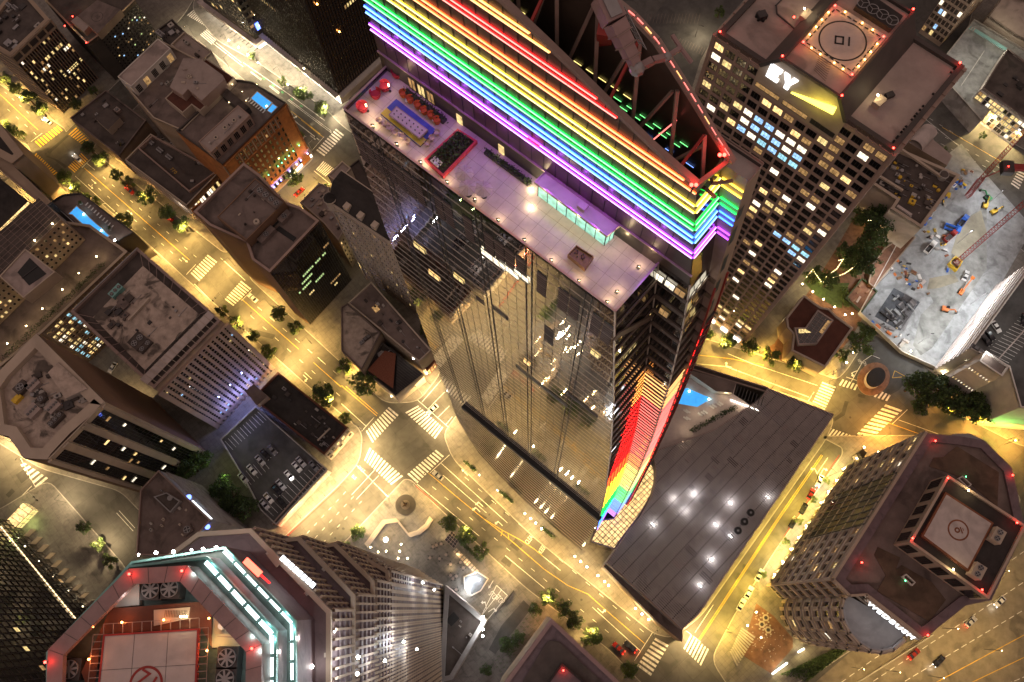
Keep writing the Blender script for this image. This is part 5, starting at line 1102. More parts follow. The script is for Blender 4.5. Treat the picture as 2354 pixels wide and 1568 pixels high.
tiers=[(197,7,[(330,1342),(885,785),(1290,762),(1805,1305),(1790,2400),(280,2400)],'mauve_metal','roof_red'),(193,7,[(330,1360),(895,762),(1435,702),(1912,1215),(1905,2300),(330,2300)],'mauve_dark','teal_dark'),
         (187,7,[(330,1380),(915,735),(1560,635),(2042,1142),(2050,2250),(330,2250)],'mauve_dark','teal_dark'),(176,'m',[(-600,500),(-260,245),(75,222),(577,740),(575,1900),(-600,1900)],'mauve_dark','mauve_dark'),
         (159,'m',[(-600,500),(0,345),(270,285),(375,272),(728,640),(722,1700),(-600,1700)],'mauve_dark','mauve_dark'),(141,'m',[(-500,600),(200,400),(520,325),(600,308),(848,552),(842,1600),(-500,1600)],'mauve_dark','mauve_dark'),
         (122,'m',[(-500,700),(500,400),(725,360),(940,490),(938,1500),(-500,1500)],'mauve_dark','mauve_dark')]
mat('teal_dark',(.10,.125,.115),.7,var=.2,stain=.3);prev=None;ci=0
for zt_,c_,pts,mw,mr in tiers:
 pg=poly(c_,pts,zt_);base=0 if zt_<187 else zt_-(5 if zt_>190 else 12)
 mb=MB();mb.prism(pg,base,zt_-.4,mw,None if zt_==197 else mr);mb.build('tier_wall',tc)
 if zt_<197:
  mb=MB();mb.ring(pg,.8 if zt_<187 else .35,zt_-.8,zt_+.5,'tan_pale' if zt_<187 else 'teal_metal');mb.build('tier_parapet',tc)
  if zt_<187:
   mb=MB();ip=inset(pg,.9)
   for a,c in zip(ip,ip[1:]):
    if(c-a).length>12 and inside((a+c)/2,pg):
     for k in range(int((c-a).length/9)):w=lerp(a,c,(k+.5)/int((c-a).length/9));mb.box(w,c-a,.7,.7,zt_-.35,zt_-.1,'white_wall')
   mb.build('ledge_vent',tc)
 cen=centroid(pg)
 if zt_<187:
  mb=MB();mh=MB()
  for i in range(len(pg)-1):
   a,c=pg[i],pg[i+1];d=(c-a).normalized();n=Vector((d.y,-d.x));n=-n if n.dot(cen-(a+c)/2)>0 else n
   if n.dot(-(a+c)/2)<0:continue
   L=(c-a).length;k=int(L/1.5)
   for j in range(k+1):mb.box(a+d*(L*j/k)+n*.2,d,.42,.5,1,zt_-.8,'stone_strip')
   for zz in np.arange(zt_-5.2,max(4,zt_-24)if i<len(pg)-3 else 4,-4.2):mh.box((a+c)/2+n*.15,d,L,.34,zz-.7,zz+.7,'mauve_dark')
  mb.build('column',tc);mh.build('spandrel',tc)
pg=poly(7,[(330,1342),(885,785),(1290,762),(1805,1305),(1790,2400),(280,2400)],197)
mb=MB();mb.ring(pg,2.2,196,197,'mauve_metal');mb.quad([(w.x,w.y,192.5)for w in inset(pg,1.8)],'roof_black');mb.build('crown_ring',tc)
mb=MB();ip,op=inset(pg,2.2),pg
for i in range(len(pg)-1):
 k=max(2,int((op[i+1]-op[i]).length/2.6))
 for j in range(k):a,c=lerp(op[i],op[i+1],j/k),lerp(ip[i],ip[i+1],j/k);mb.bar((a.x,a.y,197.01),(c.x,c.y,197.01),.06,.04,'dark_wall')
mb.build('panel_joint',tc)
hd=PP(7,[(712,1238),(1372,1195),(1350,1700),(660,1740)],195.6);mb=MB();mb.prism(hd,195,195.6,'steel_red','roof_white');mb.ring([V2(w)for w in hd],.28,195.55,195.66,'steel_red');cc=P(7,1005,1580,195.66);mb.annulus(cc,2.05,2.4,195.64,'steel_red');mb.build('helipad',tc)
mb=MB();a=[lerp(hd[0],hd[1],.33),lerp(hd[3],hd[2],.33)];mb.bar(a[0]+Vector((0,0,.02)),a[1]+Vector((0,0,.02)),.05,.02,'dark_wall');a=[lerp(hd[0],hd[1],.68),lerp(hd[3],hd[2],.68)];mb.bar(a[0]+Vector((0,0,.02)),a[1]+Vector((0,0,.02)),.05,.02,'dark_wall');a=[lerp(hd[0],hd[3],.5),lerp(hd[1],hd[2],.5)];mb.bar(a[0]+Vector((0,0,.02)),a[1]+Vector((0,0,.02)),.05,.02,'dark_wall');mb.build('deck_joint',tc)
x=(hd[1]-hd[0]).normalized();y=Vector((-x.y,x.x,0));rot=.55;x2=x*math.cos(rot)-y*math.sin(rot);y2=x*math.sin(rot)+y*math.cos(rot);text('71',P(7,1010,1570,195.67),x2,y2,3.4,.02,'steel_red','helipad_number',tc)
mb=MB()
for e0,e1,off in((hd[0],hd[1],1),(hd[1],hd[2],1),(hd[3],hd[0],1)):
 d=(e1-e0).normalized();n=Vector((d.y,-d.x,0));n=-n if n.dot((hd[0]+hd[2])/2-(e0+e1)/2)>0 else n
 for k in range(11):w=lerp(e0,e1,k/10);mb.bar(w+Vector((0,0,-.1)),w+n*1.4+Vector((0,0,.1)),.1,.1,'metal_tan')
 mb.bar(e0+n*1.4+Vector((0,0,.1)),e1+n*1.4+Vector((0,0,.1)),.08,.08,'metal_tan')
mb.build('safety_net',tc)
for q_ in((640,1185),(840,1155),(1128,1138),(1440,1127),(1427,1350),(612,1410)):w=P(7,*q_,196.2);mb=MB();mb.ball(w,.16,'lamp_orange');mb.build('deck_lamp',tc);light(tc,tuple(w),150,(1,.25,.06))
for q_ in((890,822),(1253,800),(310,1430),(1735,1335)):beacon(tc,7,*q_,197,60,r=.2)
w=P(7,1265,1115,196.5);mb=MB();mb.bar(w-x*.5,w+x*.5,.2,.2,'lamp_warm');mb.build('stair_lamp',tc);light(tc,tuple(w),90,(1,.85,.6));mb=MB();mb.prism(PP(7,[(1060,1070),(1310,1050),(1300,1130),(1060,1180)],194.8),193,194.8,'tan_pale','tan_pale')
for k in range(14):mb.bar(P(7,1140+k*11,1072,194.9),P(7,1135+k*11,1120,194.9),.05,.05,'roof_dark')
mb.build('stair_house',tc)
for cxy in((1035,928),(1165,920),(475,1480),(1562,1400),(1550,1545)):
 w=P(7,*cxy,195.2);mb=MB();mb.box(w,(1,0),3.0,3.0,192.6,194.9,'metal_dark');r=1.28;mb.cyl(w,r,194.9,195.2,'metal_grey',24);mb.disc(w,r*.92,195.21,'black');mb.cyl(w,.3,195.2,195.35,'metal_grey',10)
 for k in range(8):a=k*PI/4+.2;mb.bar((w.x,w.y,195.28),(w.x+r*.9*math.cos(a),w.y+r*.9*math.sin(a),195.25),.3,.05,'metal_grey')
 mb.build('cooling_fan',tc)
mb=MB();mb.prism(PP(7,[(760,1055),(960,870),(960,1035)],193.6),192.5,193.6,'white_wall','white_wall');mb.build('vent_hood',tc);light(tc,tuple(P(7,880,1000,196)),60,(1,.95,.9))
mb=MB();mb.prism(PP(7,[(1470,1090),(1700,1310),(1700,1320),(1460,1330)],193.3),192.5,193.3,'tan_pale','tan_pale');w=P(7,1530,1180,194);mb.cyl(w,.5,193.2,194.3,'white_plastic',12);mb.bar(P(7,1500,1250,194),P(7,1640,1260,194),.2,.2,'metal_tan');mb.build('plant_room',tc);light(tc,tuple(P(7,1480,1300,195)),130,(1,.75,.25))
mb=MB();mb.quad([(w.x,w.y,194.6)for w in PP(7,[(760,1060),(1420,1010),(1460,1090),(1460,1330),(1385,1190),(700,1235),(640,1700),(560,1500)],194.6)],'roof_red');mb.build('inner_deck',tc)
def tubes(z_,c_,pts,reps,w_,m='cyan_tube',gap=.08):
 mb=MB();ms=MB();pg_=[V2(w)for w in PP(c_,pts,z_)]
 for a,c in zip(pg_,pg_[1:]):
  d=(c-a).normalized();n=Vector((d.y,-d.x));L=(c-a).length;k=max(1,int(L/2.6))
  for j in range(k):
   for r_ in range(reps):
    o_=-n*(r_*w_+.28);p_,q_=a+d*L*(j+gap)/k+o_,a+d*L*(j+1-gap)/k+o_;mb.bar((p_.x,p_.y,z_+.1),(q_.x,q_.y,z_+.1),w_*.35,.1,m)
   w=a+d*L*j/k;o_=-n*(reps*w_+.3);ms.bar((w.x,w.y,z_+.15),(w.x+o_.x,w.y+o_.y,z_+.15),.1,.12,'teal_metal')
 mb.build('tube_light',tc);ms.build('tube_bracket',tc)
 for a,c in zip(pg_,pg_[1:]):
  for t in np.linspace(.1,.9,max(2,int((c-a).length/9))):w=lerp(a,c,t);light(tc,(w.x,w.y,z_+1.1),55,(.5,1,.95))
tubes(196.2,7,[(1805,1305),(1300,770)],4,.26);tubes(196.2,7,[(1790,1700),(1805,1315)],4,.26)
tubes(192.8,7,[(1912,1215),(1440,702)],4,.26);tubes(192.8,7,[(1905,1700),(1912,1225)],4,.26)
tubes(186.8,7,[(2042,1142),(1560,635)],3,.28);tubes(186.8,7,[(2050,1700),(2042,1150)],3,.28)
mb=MB();w0,w1=P(7,1690,725,187.6),P(7,1795,825,187.6);mb.bar(w0,w1,1.0,.3,'sign_red');mb.bar(w1,P(7,1860,885,187.4),.25,.2,'neon_red');mb.build('sign',tc);light(tc,tuple((w0+w1)/2+Vector((.8,.6,1))),160,(1,.12,.06))
mb=MB();a,c=P('m',258,400,176.8),P('m',472,590,176.8)
for k in range(8):mb.bar(lerp(a,c,(k+.1)/8),lerp(a,c,(k+.85)/8),.9,.3,'sign_white')
mb.build('sign',tc);light(tc,tuple(lerp(a,c,.5)+Vector((1,.6,.6))),220,(1,.97,.92))
mb=MB();mb.bar(P('m',190,375,176.5),P('m',250,450,176.5),1.3,.5,'tan_pale');mb.build('hatch',tc)
for q_,zz,pw in(((955,690),190,90),((1075,675),190,220),((1195,668),190,240),((1400,650),189,260),((1490,640),189,260),((1320,655),190,100)):w=P(7,*q_,zz);mb=MB();mb.ball(w,.26 if pw>100 else .16,'lamp_white');mb.build('floodlight',tc);light(tc,(w.x,w.y+.5,w.z+.5),pw,(1,.95,.88))
for c_,q_,zz,pw in((7,(2040,1275),185,160),(7,(1905,1370),191,160),(7,(2260,1450),168,260),(7,(2150,1460),178,60),(7,(2300,1215),174,120),(8,(430,1290),0,2600),(8,(115,1395),0,1100),(8,(110,1510),0,1100),(8,(520,1340),0,1500),(8,(560,880),0,1400),(8,(640,930),0,900),(8,(300,1420),0,1200)):
 w=P(c_,*q_,zz)if zz else PL(c_,*q_,(-29.4,5),(-27.6,-26));mb=MB();mb.ball(w,.3,'lamp_white');mb.build('floodlight',tc);light(tc,(w.x+.8,w.y+.3,w.z+.5),pw,(1,.93,.85)if zz>100 else(.85,.93,1))
p0,p1=P(7,140,500,0),P(7,660,1080,0);d=V2(p1-p0).normalized();n=Vector((d.y,-d.x));n=-n if n.dot(V2(p0))>0 else n;n=Vector((abs(n.x),abs(n.y)))
p0,p1=V2(p0)-d*3,V2(p1)+d*30
fp=[p0,p1,p1-n*45,p0-n*45]
b=Bldg('dark_grid_tower','dark gridded tower at the lower left edge with a line of lights across its face',fp,95,'dark_wall','roof_black')
p,q,n2=facing(b,0);b.facade(p,q,n2,4,94,30,26,.8,.72,'win_dark',['lit_dim','win_grey','lit_yel'],.04,'metal_dark',1,rg);b.flush()
mb=MB();b.piers(mb,p,q,n2,0,95,30,.2,.3,'dark_wall');mb.build('pier',b.root);mb=MB();A=PL(7,0,500,(p.x,p.y,0),(q.x,q.y,0));B=PL(7,520,1140,(p.x,p.y,0),(q.x,q.y,0))
for k in range(26):a,c=lerp(A,B,k/26),lerp(A,B,(k+.7)/26);o3=Vector((n2.x,n2.y,0))*.35;mb.bar(a+o3,c+o3,.25,.5,'shop_warm')
mb.build('light_line',b.root)
for k in range(10):
 w=lerp(P(7,225,540,0),P(7,640,1030,0),k/9);mb=MB();mb.box(V2(w),n2,3.4,.25,.15,3.6,'tan_pale');mb.build('entry_fin',b.root)
 l=light(b.root,(w.x+n2.x*.5-d.x*1.2,w.y+n2.y*.5-d.y*1.2,2.6),110,(1,.80,.48))
kp=PP(7,[(40,455),(160,330),(228,378),(108,500)],4);b=Bldg('glass_kiosk','small lit glass station kiosk on green-lit paving at the left picture edge',kp,4,'lit_yel','lit_warm',ph=0)
mb=MB();
for i in range(4):
 a,c=b.pts[i],b.pts[(i+1)%4]
 for k in range(5):mb.bar((*lerp(a,c,k/4),0),(*lerp(a,c,k/4),4.1),.15,.15,'metal_dark')
 for zz in(2,4.05):mb.bar((*a,zz),(*c,zz),.15,.15,'metal_dark')
for k in range(4):mb.bar((*lerp(b.pts[0],b.pts[1],k/4),4.1),(*lerp(b.pts[3],b.pts[2],k/4),4.1),.15,.12,'metal_dark')
mb.build('frame',b.root);mb=MB();mb.bar(P(7,110,505,.6),P(7,225,400,.6),.4,.3,'strip_white');mb.build('light_strip',b.root);light(b.root,tuple(P(7,200,470,3)),500,(.75,1,.25));light(b.root,tuple(P(7,130,340,4.5)),400,(1,.95,.4))
z=70.0
b=Bldg('purple_roof_block','mauve flat-roofed block at the bottom edge with a stepped inner roof and one red beacon',PP('l',[(595,980),(955,492),(1350,862),(1700,1200),(1300,1800)],z),z,'tan_wall','mauve_dark',ph=1.0,pw=1.2,par='mauve_metal');mb=MB();i1=[V2(w)for w in PP('l',[(740,950),(915,660),(945,635),(1000,640),(1260,880),(1600,1250),(1250,1700)],z+.3)]
mb.prism(i1,z-1,z-.2,'black','roof_dark');mb.build('inner_roof',b.root);i2=[V2(w)for w in PP('l',[(930,900),(1020,775),(1190,920),(1300,1150),(1150,1300)],z+2)];mb=MB();mb.prism(i2,z-.3,z+2,'roof_dark','mauve_dark');mb.ring(i2,.5,z+1.9,z+2.4,'roof_black');mb.build('penthouse',b.root);beacon(b.root,'l',1030,823,z+2,90);clutter(b.root,i1,z-.2,8,rg,(.4,1))
b=Bldg('podium_roof','dark blue-grey angular podium roof at the foot of the turquoise tower',PP('l',[(285,285),(548,508),(330,880),(250,900),(270,500)],11),11,'concrete','roof_dark',ph=1.2,pw=1.6,par='grey_wall');clutter(b.root,b.pts,b.zr,7,rg,(.5,1.2));mb=MB();mb.box(V2(P('l',330,500,11)),(1,1),4,3,b.zr,b.zr+.5,'black');mb.build('skylight',b.root)
w=P('l',522,545,13);mb=MB();[mb.ball(w+Vector((0,dy,0)),.45,'lamp_white')for dy in(-3.2,-1,1.5,3.2)];mb.build('floodlight',b.root);[light(b.root,(w.x+.8,w.y+dy,w.z+1.5),700,(.85,.93,1))for dy in(-3,3)]
def inpoly(w,pgs):
 q=proj(w);return any(inside(q,pg)for pg in pgs)
z=ZV((3,1455,1035),(6,400,800));zE=z
A,B,C=[V2(w)for w in(P(3,240,225,z),P(3,1462,1040,z),P(3,1925,440,z))]
d=(B-A).normalized();nb=Vector((-d.y,d.x));dep=abs((C-B).dot(nb));C=B+nb*dep;Dd=A+nb*dep
b=Bldg('grid_office_tower','pink stone grid office tower with lit white and yellow rooftop sign and lamp-ringed helipad',[A,B,C,Dd],z,'pink_stone','roof_pale',ph=1.0,pw=1.3,par='dark_wall')
ey=b;p,q,n=facing(b,0);L=(q-p).length
if(p-A).length>.1:p,q=q,p
NX,NZ=15,38;cw=L/NX;zt=z-2.2
mb=MB();b.piers(mb,p,q,n,0,z-1,NX,cw*.2,.3,'pink_stone');mb.build('pier',b.root)
mb=MB();b.bands(mb,p,q,n,[zt*k/NZ for k in range(0,NZ+1)],zt/NZ*.34,.22,'pink_stone');mb.build('spandrel',b.root)
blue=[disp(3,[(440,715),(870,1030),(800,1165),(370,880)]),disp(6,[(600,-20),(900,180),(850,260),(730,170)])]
t1=(V2(PL(3,540,445,p,q))-p).dot(d)/L;t2=(V2(PL(3,1125,840,p,q))-p).dot(d)/L
rz=random.Random(77)
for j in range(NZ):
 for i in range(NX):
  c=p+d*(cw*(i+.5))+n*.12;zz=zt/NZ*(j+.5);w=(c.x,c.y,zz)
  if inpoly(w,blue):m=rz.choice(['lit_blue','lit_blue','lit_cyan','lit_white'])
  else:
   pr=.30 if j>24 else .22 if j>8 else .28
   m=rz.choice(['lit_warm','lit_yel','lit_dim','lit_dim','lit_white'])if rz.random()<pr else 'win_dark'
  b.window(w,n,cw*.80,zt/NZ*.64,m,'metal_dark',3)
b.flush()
mb=MB()
for k in range(5):
 for j in range(NZ):c=q+d*(.2+.0*k);
b.bands(mb,B,C,b.outward(B,C),[zt*k/NZ for k in range(0,NZ+1)],zt/NZ*.4,.9,'pink_stone');mb.build('spandrel',b.root)
mb=MB();b.piers(mb,B,C,b.outward(B,C),0,z-1,7,1.1,.9,'pink_stone');mb.build('pier',b.root)
mb=MB();b.piers(mb,A,Dd,b.outward(A,Dd),0,z-1,7,1.1,.9,'pink_stone');b.bands(mb,A,Dd,b.outward(A,Dd),[zt*k/NZ for k in range(0,NZ+1)],zt/NZ*.4,.9,'pink_stone');mb.build('pier',b.root)
zc=PL(3,690,392,p,q).z;c0=V2(PL(3,690,392,p,q));c1=V2(PL(3,1095,660,p,q));w0,w1=p+d*L*t1,p+d*L*t2
back=nb*dep
mb=MB();o3=n*.45
mb.prism([w0+o3,w1+o3,w1+nb*2,w0+nb*2],z-9.5,z-1,'stone_strip')
vs=[(*(w0+o3),z-1),(*(c0+o3),zc),(*(c1+o3),zc),(*(w1+o3),z-1)];vb=[(*(c0+back),zc),(*(c1+back),zc),(*(w1+back),z-1),(*(w0+back),z-1)]
mb.quad(vs,'stone_strip');mb.quad([vs[0],vs[1],vb[0],vb[3]],'dark_wall');mb.quad([vs[3],vs[2],vb[1],vb[2]],'dark_wall');mb.build('raised_core',b.root)
mb=MB();mb.quad([(*(c0+nb*.5),zc-.9),(*(c1+nb*.5),zc-.9),(*(c1+back),zc-.9),(*(c0+back),zc-.9)],'roof_pale');mb.build('core_roof',b.root)
mb=MB();mb.ring([c0+o3,c1+o3,c1+back,c0+back],.55,zc-1,zc,'dark_wall');mb.bar((*(w0+n*.6),z-.5),(*(c0+n*.6),zc-.3),.5,1.0,'dark_wall');mb.bar((*(w1+n*.6),z-.5),(*(c1+n*.6),zc-.3),.5,1.0,'dark_wall');mb.build('core_parapet',b.root)
for s0,s1,zz in((.03,.32,z-7.2),(.36,.66,z-7.2),(.70,.98,z-7.2)):
 w=lerp(w0,w1,(s0+s1)/2)+n*.5;b.window((w.x,w.y,zz),n,(w1-w0).length*(s1-s0),1.7,'lit_dim' if s0<.5 else 'win_grey','metal_dark',5)
b.flush()
zl=-Vector((0,0,1));
def onf(x,y):w=PL(3,x,y,p+o3,q+o3);return Vector((w.x+n.x*.3,w.y+n.y*.3,w.z))
eo=onf(690,535);xd=Vector((d.x,d.y,0))
def slab(pts,m,name,th=.5):
 mb=MB();f=[Vector(w)for w in pts];k=len(f);bk=[w-Vector((n.x,n.y,0))*.28 for w in f];fr=[w+Vector((n.x,n.y,0))*.25 for w in f]
 mb.add(fr+bk,[list(range(k))]+[[i,(i+1)%k,k+(i+1)%k,k+i]for i in range(k)],m);return mb.build(name,b.root)
lh,lw=4.6,3.3
def gl(ox,pts,name):slab([eo+xd*(ox+x*lw)+Vector((0,0,(y-.5)*lh))for x,y in pts],'sign_white',name)
gl(-3.95,[(0,0),(1,0),(1,.25),(.38,.25),(.38,.40),(.85,.40),(.85,.60),(.38,.60),(.38,.75),(1,.75),(1,1),(0,1)],'sign_letter')
gl(.15,[(.34,0),(.72,0),(.72,.38),(1.12,1),(.72,1),(.54,.66),(.36,1),(-.06,1),(.34,.38)],'sign_letter')
slab([onf(752,632),onf(1062,738),onf(1042,782)],'sign_yellow','sign_wedge')
light(b.root,tuple(eo+Vector((n.x*2.5,n.y*2.5,0))),120,(.9,.95,1));light(b.root,tuple(onf(930,705)+Vector((n.x*2,n.y*2,.5))),260,(1,.9,.1));light(b.root,tuple(onf(1010,735)+Vector((n.x*2,n.y*2,.5))),260,(1,.9,.1))
hp=PP(3,[(1050,62),(1368,258),(1165,492),(845,292)],zc-.5);mb=MB();mb.prism([V2(w)for w in PP(3,[(1045,20),(1410,250),(1165,530),(815,290)],zc-.55)],zc-.9,zc-.55,'roof_pale','roof_white')
for i in range(4):
 a,c=hp[i],hp[(i+1)%4]
 for k in range(8):mb.bar(lerp(a,c,(k+.15)/8)+Vector((0,0,.08)),lerp(a,c,(k+.8)/8)+Vector((0,0,.08)),.32,.03,'black')
cc=P(3,1104,278,zc-.4);mb.annulus(cc,5.35,5.75,zc-.53,'black',56);mb.build('helipad',b.root)
x=(hp[1]-hp[0]).normalized();up_=V2(P(3,1108,240,zc)-P(3,1104,300,zc)).normalized();xr=Vector((up_.y,-up_.x));mb=MB()
def stroke(pts,m='black',w_=.42):
 for a,c in zip(pts,pts[1:]):pa,pc=V2(cc)+xr*a[0]+up_*a[1],V2(cc)+xr*c[0]+up_*c[1];e=(pc-pa).normalized()*w_/2;mb.bar((*(pa-e),zc-.50),(*(pc+e),zc-.50),w_,.03,m)
stroke([(-1.7,-1.0),(-1.7,1.0),(.1,1.0),(.1,-1.0),(-1.7,-1.0)]);stroke([(1.5,-1.1),(1.5,1.1)]);mb.build('helipad_number',b.root)
for q_ in((1005,85),(960,135),(920,185),(876,237),(1120,82),(1238,158),(1310,205),(888,330),(948,373),(1045,433),(1105,475),(1340,303),(1297,357),(1255,410),(1213,457)):
 w=P(3,*q_,zc);mb=MB();mb.ball(w,.22,'lamp_orange');mb.build('deck_lamp',b.root);light(b.root,(w.x,w.y,w.z+.5),36,(1,.5,.14))
for q_,zz in(((1050,38),zc),((1385,252),zc),((1168,513),zc),((832,289),zc),((688,385),zc),((1098,658),zc),((258,218),z),((1453,1020),z),((1912,432),z),((1590,62),zc),((768,118),z+1)):beacon(b.root,3,*q_,zz,60,r=.26)
mb=MB();mb.prism(PP(3,[(1190,40),(1440,200),(1520,110),(1270,-60)],zc+.6),zc-1,zc+.6,'roof_black','roof_black');mb.build('plant_well',b.root)
for q_ in((1245,20),(1310,62),(1378,100),(1445,140)):w=P(3,*q_,zc+.7);mb=MB();mb.annulus(w,1.3,1.5,zc+.75,'metal_grey');[mb.bar((w.x,w.y,zc+.76),(w.x+1.35*math.cos(a),w.y+1.35*math.sin(a),zc+.76),.12,.04,'metal_grey')for a in(0,2.1,4.2)];mb.build('cooling_fan',b.root)
mb=MB()
for k in range(9):a=lerp(P(3,940,385,zc-.5),P(3,905,480,zc-.5),k/8);c=lerp(P(3,1030,430,zc-.5),P(3,985,560,zc-.5),k/8);m_=(a+c)/2+Vector((.6,-.8,0));mb.bar(a,m_,.1,.04,'roof_dark');mb.bar(m_,c,.1,.04,'roof_dark')
mb.build('deck_hatching',b.root)
for q_,zz in(((840,60),z),((1345,655),z)):w=P(3,*q_,zz+1.5);mb=MB();mb.ball(w,.25,'lamp_warm');mb.box(V2(w)+Vector((.8,-.8)),(1,1),3,2,zz-1,zz+.6,'tan_pale');mb.build('roof_access',b.root);light(b.root,(w.x,w.y,w.z+.4),160,(1,.8,.45))
mb=MB();w=P(3,1420,665,z-1);mb.box(w,(1,.4),2,1.4,z-1,z,'metal_dark');w=P(3,540,120,z-1);mb.box(w,(1,.3),2.2,2,z-1,z+.4,'metal_dark');[mb.cyl(V2(w)+Vector((math.cos(a)*1.2,math.sin(a)*1.2)),.4,z-1,z-.2,'black',8)for a in range(6)];mb.bar(P(3,645,40,z-.8),P(3,650,95,z-.8),.25,.3,'metal_dark');mb.bar(P(3,650,95,z-.8),P(3,770,195,z-.8),.25,.3,'metal_dark');mb.bar(P(3,640,40,z-.8),P(3,690,-10,z-.8),.25,.3,'metal_dark');mb.build('rooftop_unit',b.root)
mb=MB();rr=random.Random(8)
for k in range(40):
 e=rr.random();w=lerp(A,B,e)+nb*1.6 if k%2 else lerp(B,C,e)-d*1.6;mb.box(w,d,.5,.35,z-1,z-.6,'black')
mb.build('roof_drains',b.root)
for t in(.2,.5,.8):c=lerp(p,q,t)+n*6;light(b.root,(c.x,c.y,9),900,(1,.66,.26))
mb=MB();[mb.quad([(*(lerp(p,q,t)+n*.6),.5),(*(lerp(p,q,t+.06)+n*.6),.5),(*(lerp(p,q,t+.06)+n*.6),4),(*(lerp(p,q,t)+n*.6),4)],'shop_white')for t in(.55,.68,.8,.92)];mb.build('shop_window',b.root)
mat('roof_brown2',(.115,.075,.05),.9,var=.25,scale=.3,stain=.35)
zb=ZV((9,1030,868),(9,580,925))
rp_=[V2(w)for w in PP(9,[(1680,-151),(1042,858),(1147,962),(1262,955),(1640,1258),(1700,1240),(1950,1040),(2130,1000),(2360,500),(2270,90),(2080,-100),(1900,-130)],zb)]
b=Bldg('round_end_block','beige banded office block with a half-round end, a lit name sign and a penthouse helipad',rp_,zb,'stone_strip','roof_brown',ph=1.0,pw=2.6,par='mauve_dark')
p,q,n=facing(b,0);L=(q-p).length;d=(q-p)/L;NX,NZ=17,8
mb=MB();b.bands(mb,p,q,n,[zb*k/NZ for k in range(1,NZ+1)],2.2,.8,'stone_strip');b.bands(mb,p,q,n,[zb*k/NZ-1.6 for k in range(1,NZ+1)],.5,1.1,'tan_pale');mb.build('spandrel',b.root)
mb=MB();b.piers(mb,p,q,n,0,zb-1,NX,1.0,.6,'stone_strip');mb.build('pier',b.root)
for j in range(NZ):
 for i in range(NX):
  if 5<=i<=10 and j>=2:continue
  c=p+d*(L*(i+.5)/NX)+n*.1;m=rz.choice(['lit_yel','lit_white','lit_dim','lit_warm'])if rz.random()<.2 else rz.choice(['win_dark','win_dark','win_grey'])
  b.window((c.x,c.y,zb/NZ*(j+.5)-.4),n,L/NX*.78,zb/NZ*.6,m,'metal_dark',3)
a,c=p+d*L*5/NX+n*.9,p+d*L*11/NX+n*.9;mb=MB();mb.quad([(*a,zb/NZ*2),(*c,zb/NZ*2),(*c,zb-.5),(*a,zb-.5)],'mirror_glass');mb.build('atrium_glass',b.root)
mb=MB();[mb.box(lerp(a,c,k/7)+n*.1,d,.35,.3,zb/NZ*2,zb-.5,'metal_dark')for k in range(8)];[mb.box((a+c)/2+n*.08,d,(c-a).length,.12,zz-.06,zz+.06,'metal_dark')for zz in np.arange(zb/NZ*2+1,zb,1.6)];mb.build('mullion',b.root)
for i in(1,2,3):
 p,q,n=facing(b,i);mb=MB();b.bands(mb,p,q,n,[zb*k/NZ for k in range(1,NZ+1)],2.2,.7,'stone_strip');mb.build('spandrel',b.root);b.facade(p,q,n,0,zb-1,4 if i==3 else 2,NZ,.8,.55,'win_dark',['lit_dim','lit_yel'],.12,'metal_dark',2,rz)
b.flush()
zr_=zb-6;arc=[V2(w)for w in PP(9,[(1160,975),(1128,1000),(1112,1060),(1122,1133),(1165,1220),(1235,1297),(1300,1334),(1370,1346),(1450,1328),(1520,1268)],zr_)]
mb=MB();mb.prism(arc+[V2(P(9,1560,1200,zr_))],0,zr_-1,'tan_wall','grey_wall');mb.build('round_wing',b.root);mb=MB();cenr=centroid(arc);NZ2=7
for i in range(len(arc)-1):
 a,c=arc[i],arc[i+1];dd_=(c-a).normalized();nn2=Vector((dd_.y,-dd_.x));nn2=-nn2 if nn2.dot(cenr-(a+c)/2)>0 else nn2
 for k in range(1,NZ2+1):mb.box((a+c)/2+nn2*.4,dd_,(c-a).length+.7,.8,zr_*k/NZ2-.9-(.0 if k<NZ2 else .1),zr_*k/NZ2+.9-(1 if k==NZ2 else 0),'stone_strip');mb.box((a+c)/2+nn2*.65,dd_,(c-a).length+1,1.3,zr_*k/NZ2-1.5,zr_*k/NZ2-1.0,'tan_pale')
 mb.box(a+nn2*.3,dd_,1.3,.7,0,zr_-1,'stone_strip')
 for k in range(NZ2):
  w=(a+c)/2+nn2*.12;b.window((w.x,w.y,zr_*(k+.5)/NZ2-.2),nn2,(c-a).length*.78,zr_/NZ2*.6,rz.choice(['lit_yel','lit_white','lit_dim'])if rz.random()<.22 else 'win_dark','metal_dark',2)
b.flush();mb.build('round_bands',b.root);mb=MB()
for a,c in zip(arc,arc[1:]):mb.bar((*a,zr_-.6),(*c,zr_-.6),.5,1.2,'metal_grey')
mb.build('round_parapet',b.root)
s0,s1=P(9,1285,985,zb+.5),P(9,1640,1262,zb+.5);sd=V2(s1-s0).normalized();sn=Vector((sd.y,-sd.x));sn=-sn if sn.dot(V2(P(9,1330,1130,zb))-V2(s0))<0 else sn
text('WEDBUSH',(s0+s1)/2+Vector((sn.x*1.0,sn.y*1.0,-1.4)),(sd.x,sd.y,0),(sn.x*-.35,sn.y*-.35,.94),3.0,.4,'sign_white','sign_letters',b.root,1.12)
mb=MB();mb.bar(s0+Vector((0,0,-1.5)),s1+Vector((0,0,-1.5)),1.4,3.4,'tan_pale');mb.build('sign_wall',b.root)
for t in(.1,.37,.63,.9):w=lerp(s0,s1,t)+Vector((sn.x*3.4,sn.y*3.4,-1.5));light(b.root,tuple(w),70,(.9,.95,1))
zp_=zb+10;pp_=[V2(w)for w in PP(9,[(1830,138),(2372,488),(2112,995),(1563,600)],zp_)]
